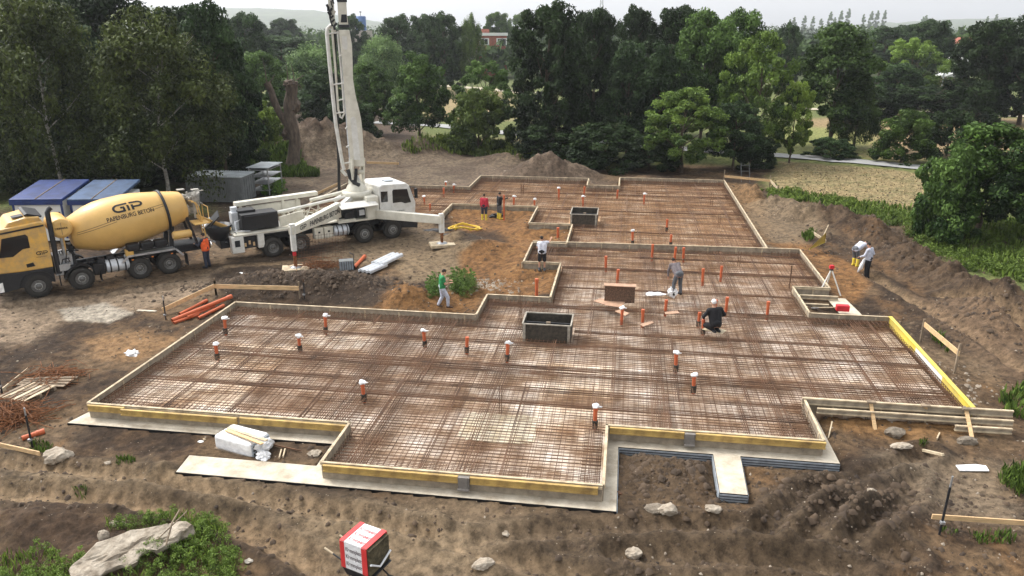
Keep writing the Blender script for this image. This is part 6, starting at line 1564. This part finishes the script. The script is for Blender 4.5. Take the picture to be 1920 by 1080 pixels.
# yellow hose, black sheet
g=gp(872,432); m=MB(); rr=random.Random(8); pts=[]
for k in range(46): a=k*.55; pts.append((.85*math.cos(a)*(1+.25*math.sin(k*.8)),.55*math.sin(a)*(1+.2*math.cos(k*1.1)),.08+.09*abs(math.sin(k*.9))+.2*math.exp(-((math.cos(a)+.2)**2)*4)))
m.tube(pts,.035,6); o=m.build('yellow_hose',M['yhose'],None); o.location=g; tag(o,'coiled yellow hose lying on the dark soil near the front outrigger','hose')
sheet(815,432,.7,'black sheet lying on the ground left of the yellow hose','black',sq=(1.5,.5,.14),name='black_sheet',cat='sheet',seed=9)
sheet(855,442,.6,'black sheet crumpled under the yellow hose','black',sq=(1.4,.6,.2),name='black_sheet',cat='sheet',seed=10)
sheet(930,405,.45,'dark heap of tools between the two workers with yellow boots','black',sq=(1.2,.6,.4),name='tool_heap',cat='tools',seed=13)
m=MB(); m.prism([(-.42,-.14),(.38,-.16),(.44,.1),(.2,.17),(-.38,.13)],0,.03); o=m.build('loose_sheet',M['plast'],None); o.location=gp(1822,880)+Vector((0,0,.03)); tag(o,'small white panel lying flat in the dirt on the right','panel')
# stones one can tell apart
def stone(px,py,r,label,mt='stone',sq=(1.3,.9,.7),seed=1,rz=0,sub=3,name='stone',tilt=0):
    g=gp(px,py); m=MB(); m.blob((0,0,0),r,seed=seed,rough=.35,sub=sub,sq=sq); o=m.build(name,M[mt],None); o.location=g+Vector((0,0,r*sq[2]*.3)); o.rotation_euler=(tilt,0,rz); tag(o,label,'stone'); return o
stone(1677,815,.26,'grey stone in front of the left wooden prop',seed=2)
stone(1813,830,.22,'dark stone at the foot of the rightmost prop',seed=3)
stone(1690,838,.25,'flat stone left of the small green tuft at the right','rock',(1.3,.7,.35),4)
stone(110,858,.42,'slanted flat stone beside the foreground board on the left','rock',(1.0,.75,.55),5,.5)
stone(1254,960,.22,'pale stone in the dirt below the pit','rock',(1.2,.9,.8),6)
stone(1190,1040,.18,'reddish stone in the lower middle foreground','rock',(1.2,.9,.8),7)
stone(1337,958,.18,'pale stone beside the end of the footing arm','rock',(1.2,.9,.7),8)
stone(905,1060,.2,'pale stone at the bottom edge right of the packet','rock',(1.4,.9,.6),9)
stone(1230,955,.22,'flat stone left of the pale one below the pit','stone',(1.4,1,.4),10)
stone(700,1000+50,.01,'') if 0 else None
stone(590,852,.18,'pale stone in the corner between footing strip and step','rock',(1.3,.9,.6),11)
stone(1635,925,.15,'small pale stone above the tyre marks','rock',(1.2,.9,.7),12)
# big broken concrete slab in the weeds
g=gp(245,1050); e=empty('concrete_chunk',tuple(g+Vector((0,0,.12))),R(28),'big broken slab of pale concrete tilted in the weeds in the foreground','rubble')
outl=[(-1.15,-.22),(-.95,-.36),(-.62,-.40),(-.5,-.33),(-.2,-.30),(-.05,-.40),(.12,-.36),(.22,-.20),(.48,-.16),(.6,-.24),(.98,-.15),(1.12,.05),(.92,.18),(.88,.33),(.45,.36),(.1,.46),(-.25,.40),(-.6,.42),(-.85,.22),(-1.2,.02)]
m=MB(); n_=len(outl); vs=[];rr=random.Random(6)
for z,sc3 in ((-.10,.93),(-.02,1.0),(.06,1.0),(.085,.96)): vs+=[Vector((x*sc3+rr.uniform(-.03,.03),y*sc3+rr.uniform(-.03,.03),z+rr.uniform(-.02,.02)+.10*x)) for x,y in outl]
vs.append(Vector((0,0,.10))); fs=[]
for k in range(3): fs+=[(k*n_+i,k*n_+(i+1)%n_,(k+1)*n_+(i+1)%n_,(k+1)*n_+i) for i in range(n_)]
fs+=[(3*n_+i,3*n_+(i+1)%n_,4*n_) for i in range(n_)]+[tuple(range(n_))[::-1]]
m.add(vs,fs); o=m.build('slab_piece',M['rock'],e)
bm=bmesh.new(); bm.from_mesh(o.data); bmesh.ops.triangulate(bm,faces=bm.faces); bmesh.ops.subdivide_edges(bm,edges=bm.edges,cuts=2,use_grid_fill=True,fractal=.0)
bmesh.ops.subdivide_edges(bm,edges=bm.edges,cuts=1,use_grid_fill=True)
for v_ in bm.verts:
    p_=v_.co; v_.co.z+=.09*float(fbm(np.array([p_.x*3]),np.array([p_.y*3]),500,4,.6)[0])-(.05 if abs(p_.y-.12*math.sin(p_.x*5))<.03 and p_.z>0 else 0); v_.co.x+=.04*float(fbm(np.array([p_.y*9]),np.array([p_.z*9+p_.x*5]),501,3)[0])
bm.to_mesh(o.data); bm.free(); o.rotation_euler=(R(24),0,0); o.location=(0,0,.12)
m=MB(); m.blob((.85,.28,.05),.48,seed=21,rough=.4,sub=3,sq=(1.1,.6,.6)); m.build('broken_corner',M['rock'],e)
m=MB(); m.tube([(.75,-.3,.2),(.95,.0,.55),(1.15,.2,.7)],.02,5); m.tube([(.6,-.2,.35),(1.3,.2,.62)],.015,5); m.build('dead_twigs',M['wood_old'],e)
stone(220,985,.16,'small pale stones behind the big broken slab','rock',(1.3,.7,.6),15)
stone(195,1012,.18,'brownish stone left behind the big broken slab','rock',(.8,.7,1),16)
for i,(px,py,r_,lab,mt,sq) in enumerate(((432,505,.16,'white scrap lying by the road left of the rear pad','plast',(1,.6,.3)),(455,512,.14,'second white scrap lying by the road left of the rear pad','plast',(1.2,.6,.3)),
 (378,828,.08,'small white scrap left of the wrapped stack','plast',(1.6,.6,.3)),(452,875,.0,'','plast',(1,1,1)),(202,868,.09,'small white stone left of the small green tuft','rock',(1.2,.8,.6)),(290,797,.08,'pale splinter lying below the left footing ledge','wood_pale',(2.2,.5,.3)),
 (1160,925,.10,'rusty curled scrap in the pit right of the front bay','rust',(1,.8,.6)),(1380,862,.09,'small reddish scrap right of the footing arm','redplast',(1,.8,.5)),(950,1000,.10,'grey crumb of concrete in the foreground middle','rock',(1.2,.9,.5)),(468,1052,.10,'small square paving piece right of the foreground weeds','conc_grey',(1.1,1,.4)))):
    if r_: sheet(px,py,r_,lab,mt,sq=sq,name='scrap' if mt!='rock' else 'stone',cat='scrap' if mt!='rock' else 'stone',seed=30+i,sub=2)
# loose clods and gravel: countless
NPc=np.random.RandomState(3)
def scatter_rocks(name,mt,n,pts,rmin,rmax,seed):
    """pts: function returning n (x,y)"""
    xy=pts(n); z=height(xy[:,0],xy[:,1]); keep=(sdf(xy[:,0],xy[:,1],OUTW)>.12)&((sdf(xy[:,0],xy[:,1],LEDGEW)>.05)|(xy[:,1]>26)); xy=xy[keep]; z=z[keep]; n=len(xy)
    r=rmin*(rmax/rmin)**(NPc.uniform(0,1,n)**2.2)
    base=np.array([(1,0,-.3),(.3,.9,-.3),(-.8,.6,-.3),(-.8,-.6,-.3),(.3,-.9,-.3),(.5,.1,.7),(-.2,.45,.75),(-.3,-.45,.7)])
    faces=[(0,1,5),(1,6,5),(1,2,6),(2,3,7),(2,7,6),(3,4,7),(4,5,7),(4,0,5),(5,6,7)]
    V=base[None]*r[:,None,None]*NPc.uniform(.6,1.35,(n,8,3)); a=NPc.uniform(0,6.28,n); c,s_=np.cos(a)[:,None],np.sin(a)[:,None]
    x=V[:,:,0]*c-V[:,:,1]*s_; y=V[:,:,0]*s_+V[:,:,1]*c; V=np.stack([x+xy[:,0:1],y+xy[:,1:2],V[:,:,2]*.75+z[:,None]],-1).reshape(-1,3)
    F=(np.array(faces)[None]+8*np.arange(n)[:,None,None]).reshape(-1,3)
    me=bpy.data.meshes.new(name); me.vertices.add(len(V)); me.vertices.foreach_set('co',V.ravel().astype(np.float32)); me.loops.add(F.size); me.loops.foreach_set('vertex_index',F.ravel().astype(np.int32)); me.polygons.add(len(F)); me.polygons.foreach_set('loop_start',np.arange(0,F.size,3,dtype=np.int32)); me.update(calc_edges=True)
    me.materials.append(M[mt]); o=bpy.data.objects.new(name,me); link(o); tag(o,kind='stuff'); return o
def near(n):
    y=9+NPc.uniform(0,1,n)**1.5*50; x=NPc.uniform(-1,1,n)*(y*.72+3); k=fbm(x*.35,y*.35,900,3)+NPc.uniform(-.2,.2,n)>-.02; return np.stack([x[k],y[k]],-1)
def around(cx,cy,rx,ry):
    c=P(cx,cy,-.2); return lambda n: np.stack([c.x+NPc.normal(0,rx,n),c.y+NPc.normal(0,ry,n)],-1)
M['clod']=mat('soil_clod',(.10,.068,.043),.95,var=.45,scale=1.3,col2=(.03,.021,.015))
M['pebble']=mat('pebble',(.34,.285,.22),.9,var=.35,scale=1.7,col2=(.14,.11,.08))
o=scatter_rocks('soil_clods','clod',26000,near,.018,.11,1); o['label']='loose dark clods of earth over the site'; o['category']='soil'
o=scatter_rocks('pebbles','pebble',6500,near,.012,.055,2); o['label']='pale pebbles and crumbs of rubble over the site'; o['category']='gravel'
for i,(cx,cy,rx,ry,n,mt,lab) in enumerate(((1025,318,1.6,.9,420,'pebble','pale rubble blocks in the heap behind the slab'),(560,540,2.6,.9,2200,'clod','dark lumps of the soil heap behind the batter board'),(900,535,.9,.6,260,'pebble','pale rubble beside the green weeds'),
   (1240,890,1.2,.9,500,'clod','lumps of earth in the pit between the footings'),(1700,470,2.6,2.0,900,'clod','lumps on the long earth bank to the right'),(1880,610,1.6,1.6,380,'clod','lumps on the earth mound at the right edge'),(620,255,3,1.5,300,'clod','lumps on the earth mound behind the boom'),(1600,950,1.3,.8,380,'clod','lumps in the churned tyre tracks'),(1770,720,1.0,1.2,160,'pebble','grey stones right of the yellow side form'))):
    o=scatter_rocks('rubble' if mt=='pebble' else 'earth_lumps',mt,n,around(cx,cy,rx,ry),.035,.13 if mt=='pebble' else .17,3+i); o['label']=lab; o['category']='rubble' if mt=='pebble' else 'soil'
# weeds
def weeds(name,label,polys,dens,h,tint,seed,wd=.03,tip=.5):
    rs=np.random.RandomState(seed); P0=[]
    for poly in polys:
        w=pxl(poly); xs=[p[0] for p in w]; yss=[p[1] for p in w]; A=(max(xs)-min(xs))*(max(yss)-min(yss)); n=int(A*dens)
        x=rs.uniform(min(xs),max(xs),n); y=rs.uniform(min(yss),max(yss),n); d=sdf(x,y,w)+1.0*fbm(x*1.2,y*1.2,seed,3); k=(d<-.05)&(fbm(x*1.6,y*1.6,seed+5,3)+rs.uniform(-.25,.25,n)>-.12)&(sdf(x,y,OUTW)>.1); P0.append(np.stack([x[k],y[k]],-1))
    xy=np.concatenate(P0); n=len(xy); z=height(xy[:,0],xy[:,1]); b0=np.concatenate([xy,z[:,None]],1)
    a=rs.uniform(0,6.28,n); hh=h*rs.uniform(.35,1.2,n)*(1+.6*fbm(xy[:,0]*.8,xy[:,1]*.8,seed+9,3)); ln=rs.uniform(.1,.55,n)*hh
    d=np.stack([np.cos(a),np.sin(a),0*a],-1); s_=np.stack([-np.sin(a),np.cos(a),0*a],-1)*wd*rs.uniform(.6,1.5,n)[:,None]
    mid=b0+d*ln[:,None]*.4+np.array([0,0,1])*hh[:,None]*.6; top=b0+d*ln[:,None]+np.array([0,0,1])*hh[:,None]
    V=np.stack([b0-s_*.5,b0+s_*.5,mid+s_,top,mid-s_],1).reshape(-1,3); me=bpy.data.meshes.new(name); me.vertices.add(5*n); me.vertices.foreach_set('co',V.ravel().astype(np.float32))
    me.loops.add(5*n); me.loops.foreach_set('vertex_index',np.arange(5*n,dtype=np.int32)); me.polygons.add(n); me.polygons.foreach_set('loop_start',np.arange(0,5*n,5,dtype=np.int32)); me.update(calc_edges=True)
    at=me.attributes.new('leaf','FLOAT','FACE'); at.data.foreach_set('value',np.clip(.45+rs.normal(0,.25,n),0,1).astype(np.float32)); me.materials.append(M['leaf'])
    o=bpy.data.objects.new(name,me); link(o); o.color=(*tint,1); tag(o,label,'weeds',kind='stuff'); return o
GW=(.95,1.1,.7)
weeds('weeds','grassy weeds around the broken concrete slab in the foreground',[[(-20,1035),(60,1020),(120,1050),(200,1075),(300,1075),(330,1000),(380,985),(450,1040),(460,1100),(-20,1110)],[(270,965),(330,960),(400,1000),(420,1050),(330,1040)],[(190,985),(240,975),(250,995),(200,1005)]],160,.26,(1.9,2.0,1.2),41,.014)
weeds('weeds','green weeds at the right frame edge in the foreground',[[(1860,890),(1930,875),(1960,960),(1900,925)]],420,.35,GW,42,.02)
weeds('weeds','green weeds on top of the earth bank at the right',[[(1450,352),(1560,372),(1720,395),(1960,420),(1990,540),(1880,525),(1800,500),(1700,430),(1640,410),(1560,392),(1460,372)]],45,.4,(1.2,1.3,.8),43,.05)
weeds('weeds','small green tufts along the right foreground dirt',[[(1745,995),(1780,985),(1790,1015),(1750,1010)],[(1820,1010),(1890,1000),(1895,1025),(1830,1020)],[(1712,830),(1742,826),(1744,842),(1715,842)],[(1590,820),(1605,822),(1603,832),(1590,830)]],500,.18,GW,45,.015)
weeds('weeds','small green tufts along the left foreground dirt',[[(65,830),(95,835),(98,860),(70,855)],[(220,860),(250,862),(248,875),(222,872)],[(140,920),(170,922),(165,935),(140,932)]],500,.18,GW,46,.015)
weeds('weeds','green weeds at the crossed boards on the right',[[(1500,445),(1520,435),(1530,445),(1520,460),(1505,465)],[(1745,630),(1770,620),(1790,660),(1765,665)],[(1880,735),(1925,730),(1925,790),(1890,780)]],260,.38,GW,47,.03)
weeds('weeds','green weeds in front of the grey container',[[(500,345),(525,340),(525,368),(500,368)],[(410,300),(560,305),(600,330),(440,335)]],160,.6,GW,48,.06)
weeds('weeds','green shoots on the rubble heap behind the slab',[[(1000,290),(1040,290),(1040,315),(1000,318)]],300,.5,GW,49,.04)
weeds('dry_grass','straw coloured dry grass of the field on the right',[[(1440,348),(1465,306),(1600,314),(1760,330),(1740,395),(1640,392),(1560,375)]],14,.10,(3.0,1.75,3.2),50,.05)
weeds('weeds','rough grass below the trees behind the site',[[(750,300),(820,255),(960,270),(1100,330),(900,292)]],40,.5,(1.2,1.2,.8),51,.06)
def plants(name,label,poly_px,n,h,r,leaf,nper,tint,seed,stem=3):
    rs=np.random.RandomState(seed); w=[tuple(gp(*q)[:2]) for q in poly_px]; xs=[p[0] for p in w]; yy=[p[1] for p in w]; cl=[]
    while len(cl)<n*stem:
        x=rs.uniform(min(xs),max(xs),1); y=rs.uniform(min(yy),max(yy),1)
        if sdf(x,y,w)[0]>0 or sdf(x,y,OUTW)[0]<.15 or fbm(x*.9,y*.9,seed,3)[0]+rs.uniform(-.2,.2)<-.1: continue
        z=float(height(x,y)[0]); hh=h*rs.uniform(.4,1.15); rr_=r*rs.uniform(.6,1.3)
        for k in range(stem): cl.append((x[0]+rs.normal(0,r*.35),y[0]+rs.normal(0,r*.35),z+hh*(k+.6)/stem,rr_*(1.1-.25*k),.25+.3*k/stem+rs.uniform(0,.45)))
    me=leaf_mesh(name,cl,nper,leaf,seed); o=bpy.data.objects.new(name,me); link(o); o.color=(*tint,1); tag(o,label,'weeds',kind='stuff'); return o
plants('leafy_weeds','leafy green weeds round the broken slab in the foreground',[(210,1080),(335,1010),(375,965),(410,985),(450,1050),(460,1110),(210,1110)],150,.42,.13,.020,40,(1.15,1.3,.85),71)
plants('leafy_weeds','leafy green weeds in the bottom left corner',[(-20,1060),(80,1035),(180,1060),(200,1110),(-20,1110)],90,.35,.13,.020,40,(1.2,1.35,.85),72)
plants('leafy_weeds','leafy green weeds behind the broken slab',[(195,990),(260,975),(330,960),(345,985),(240,1000)],36,.30,.11,.018,40,(1.1,1.25,.8),73)
plants('leafy_weeds','tall feathery green weed right of the green shirted worker',[(842,548),(848,530),(880,530),(892,550),(865,562)],60,.95,.16,.02,110,(1.1,1.3,1.0),74,4)
plants('leafy_weeds','dark green weed left of the green shirted worker',[(800,548),(808,535),(826,538),(826,560),(802,560)],44,.75,.15,.02,100,(.9,1.15,.9),75,3)
plants('leafy_weeds','leafy weeds climbing over the earth bank below the right edge tree',[(1500,382),(1640,395),(1740,405),(1960,440),(1990,540),(1890,530),(1800,505),(1700,440),(1620,415)],260,.45,.30,.05,60,(.95,1.05,.7),76,2)
plants('leafy_weeds','leafy weeds at the foot of the straw field',[(1425,352),(1500,360),(1600,378),(1600,392),(1480,380),(1430,372)],110,.35,.25,.06,40,(1.1,1.2,.7),77,2)
plants('leafy_weeds','green shrubby weeds right of the steel rack',[(498,352),(525,345),(530,366),(500,370)],22,.8,.4,.07,70,(1.0,1.4,.7),78,2)
# pollarded trunk
g=gp(548,318); e=empty('pollarded_tree',tuple(g),0,'bare thick pollarded trunk with a side limb, left of the boom','tree')
def pp3(px,py): q=PD(px,py,g.y); return q-g
m=MB(); m.tube([pp3(549,324),pp3(549,312),pp3(551,290),pp3(553,262),pp3(548,240),pp3(543,218),pp3(543,195),pp3(547,172),pp3(545,153)],[.9,.66,.52,.48,.54,.48,.50,.48,.60],14); m.blob(pp3(551,196),.52,seed=3,rough=.6,sub=3,sq=(1,1,1.3)); m.blob(pp3(540,250),.5,seed=4,rough=.6,sub=3,sq=(1,1,1.4)); m.blob(pp3(545,156),.62,seed=5,rough=.7,sub=3,sq=(1,1,.6)); m.build('trunk',M['deadbark'],e)
m=MB(); m.tube([pp3(549,248),pp3(535,228),pp3(524,212),pp3(514,190),pp3(509,172),pp3(500,155)],[.40,.32,.28,.30,.26,.30],10); m.build('limb',M['deadbark'],e)
m=MB()
for (a,b2,c,d) in ((500,155,492,108),(505,156,515,140),(540,152,536,120),(552,152,545,118),(556,150,570,140),(560,158,566,170)): m.tube([pp3(a,b2),pp3((a+c)/2+1,(b2+d)/2),pp3(c,d)],[.05,.035,.015],5)
tag(m.build('shoots',M['deadbark'],e),kind='stuff')
# path, field tracks
def strip(name,pts,wd,mt,z=.04):
    w=[P(a,b2,-.1) for a,b2 in pts]; vs=[];fs=[]
    q=[]
    for a,b2 in zip(w,w[1:]):
        for k in range(8): q.append(a.lerp(b2,k/8))
    q.append(w[-1])
    for i,p in enumerate(q):
        d=(q[min(i+1,len(q)-1)]-q[max(i-1,0)]).normalized(); s_=Vector((-d.y,d.x,0))
        for k in (-1,0,1): r=p+s_*wd/2*k; vs.append((r.x,r.y,G(r.x,r.y)))
    zz=[max(v[2] for v in vs[i*3:i*3+3])+z+.05 for i in range(len(q))]; vs=[(v[0],v[1],zz[i//3]) for i,v in enumerate(vs)]
    for i in range(len(q)-1):
        for k in (0,1): fs.append((i*3+k,i*3+k+1,i*3+4+k,i*3+3+k))
    m=MB(); m.add(vs,fs,True); o=m.build(name,M[mt],None); tag(o,kind='structure'); return o
M['asph']=mat('pale_asphalt',(.30,.30,.29),.9,var=.1,scale=.5); M['track']=mat('pale_track',(.42,.37,.27),.9,var=.1,scale=.3)
strip('path',[(1990,335),(1750,314),(1465,290),(1300,280),(970,250),(820,234),(700,228)],2.6,'asph')
strip('field_track',[(2100,222),(1920,217),(1800,211),(1660,207),(1500,203)],3.0,'track')
strip('field_track',[(1000,174),(860,162),(760,155)],4,'track')
# far buildings
def box_b(e,name,c,d,mt,rz=0): m=MB(); m.box(c,d); return m.build(name,M[mt],e)
p=PD(950,97,205); p0=PD(892,97,205); ctr=(p+p0)/2; ww=(p-p0).length; zt=PD(920,62,205).z
e=empty('brick_house',(ctr.x,205,G(ctr.x,205)),0,'far red brick house with a flat white roof edge between the trees','house'); hb=zt-G(ctr.x,205)
w_=box_b(e,'wall',(0,4,hb/2-.3),(ww,8,hb-.6),'brick'); box_b(e,'roof_edge',(0,4,hb-.3),(ww+.5,8.5,.7),'wallwhite'); box_b(e,'chimney',(-ww*.2,4,hb+.5),(2,1.5,1),'brick')
for xx,wd in ((-ww*.22,2.0),(ww*.28,1.2),(ww*.42,.9)):
    f_=box_b(e,'window',(xx,-.03,hb-2.1),(wd+.5,.1,1.7),'wallwhite'); box_b(f_,'pane',(xx-wd*.22,-.10,hb-2.1),(wd*.42,.06,1.3),'glass'); box_b(f_,'pane',(xx+wd*.24,-.10,hb-2.1),(wd*.40,.06,1.3),'glass')
box_b(e,'window',(-ww*.42,-.03,hb-4.6),(1.5,.1,1.4),'glass')
p=PD(672,60,245); e=empty('silo_tower',(p.x,245,G(p.x,245)),0,'far blue tower on a pale grey building right of the boom','tower'); zt=PD(675,30,245).z-e.location.z; zm=PD(675,57,245).z-e.location.z
m=MB(); m.lathe([(zm,1.55),(zt-.2,1.55),(zt,1.3)],(.6,2,0),(0,0,1),20); m.build('blue_tank',M['silo'],e)
m=MB(); m.box((.0,2.4,zm-1.7),(6.8,5,3.4)); m.box((0,2.4,zm/2-1.5),(6.6,4.8,zm-3)); m.build('wall',M['conc_grey'],e); m=MB(); m.tube([(.6,2,zt),(.6,2,zt+1.3)],.08,6); m.box((.6,2,zt+1.2),(.6,.1,.3)); m.build('mast',M['dark'],e); m=MB(); m.box((.4,.42,(zt+zm)/2),(1.0,.05,.4)); m.build('sign',M['wallwhite'],e)
p=PD(1808,130,160); e=empty('white_house',(p.x,160,G(p.x,160)),R(10),'far tall white house front glimpsed between the trees on the right','house'); zt=PD(1808,82,160).z-e.location.z
box_b(e,'wall',(0,3,zt/2),(2.2,6,zt),'wallwhite'); m=MB(); m.extr([(-1.4,zt),(1.4,zt),(0,zt+1.2)],-.2,6.2); m.build('roof',M['brick'],e)
for k in range(2): box_b(e,'window',(-.4+.8*k,-.05,zt-2.5),(.5,.1,1.0),'glass')
p=PD(1790,150,118); e=empty('white_roof_hut',(p.x,118,G(p.x,118)),R(-5),'low hut with a curved white roof at the end of the field','hut'); zt=PD(1790,138,118).z-e.location.z
box_b(e,'wall',(0,1.5,zt/2-.3),(2.4,3,zt-.6),'wood_old'); m=MB(); m.extr([(-1.5,zt-.55),(1.5,zt-.55),(1.5,zt-.35),(.6,zt),(-.6,zt),(-1.5,zt-.35)],-.3,3.3); m.build('roof',M['wallwhite'],e)
p=PD(1767,155,116); e=empty('lamp_pole',(p.x,116,G(p.x,116)),0,'pale lamp pole between the trees left of the white roofed hut','lamp pole'); zt=PD(1767,131,116).z-e.location.z
m=MB(); m.tube([(0,0,0),(0,0,zt)],.10,8); m.build('pole',M['steelp'],e); m=MB(); m.box((.3,0,zt),(.9,.2,.12)); m.build('lamp',M['wallwhite'],e)
p=PD(1128,10,700); e=empty('lattice_mast',(p.x,700,0),0,'far lattice mast peeking above the central wood','mast'); zt=PD(1128,-10,700).z
for k in range(4):
    a=R(45+90*k); m=MB(); m.tube([(4*math.cos(a),4*math.sin(a),0),(1*math.cos(a),1*math.sin(a),zt)],.25,5); m.build('mast_leg',M['steel'],e)
m=MB()
for k in range(9):
    z0=zt*k/9; r0=4-3*k/9; z1=zt*(k+1)/9; r1=4-3*(k+1)/9
    m.tube([(-r0*.7,-r0*.7,z0),(r1*.7,-r1*.7,z1)],.15,4); m.tube([(r0*.7,-r0*.7,z0),(-r1*.7,-r1*.7,z1)],.15,4)
m.build('bracing',M['steel'],e)
if HAZE:
    me=m.mesh('haze') if False else None
hz=MB(); hz.box((0,3500,118),(12000,7400,246)); ho=hz.build('haze',hm); tag(ho,kind='stuff'); ho['label']='thin pale summer haze over the land'; ho['category']='haze'
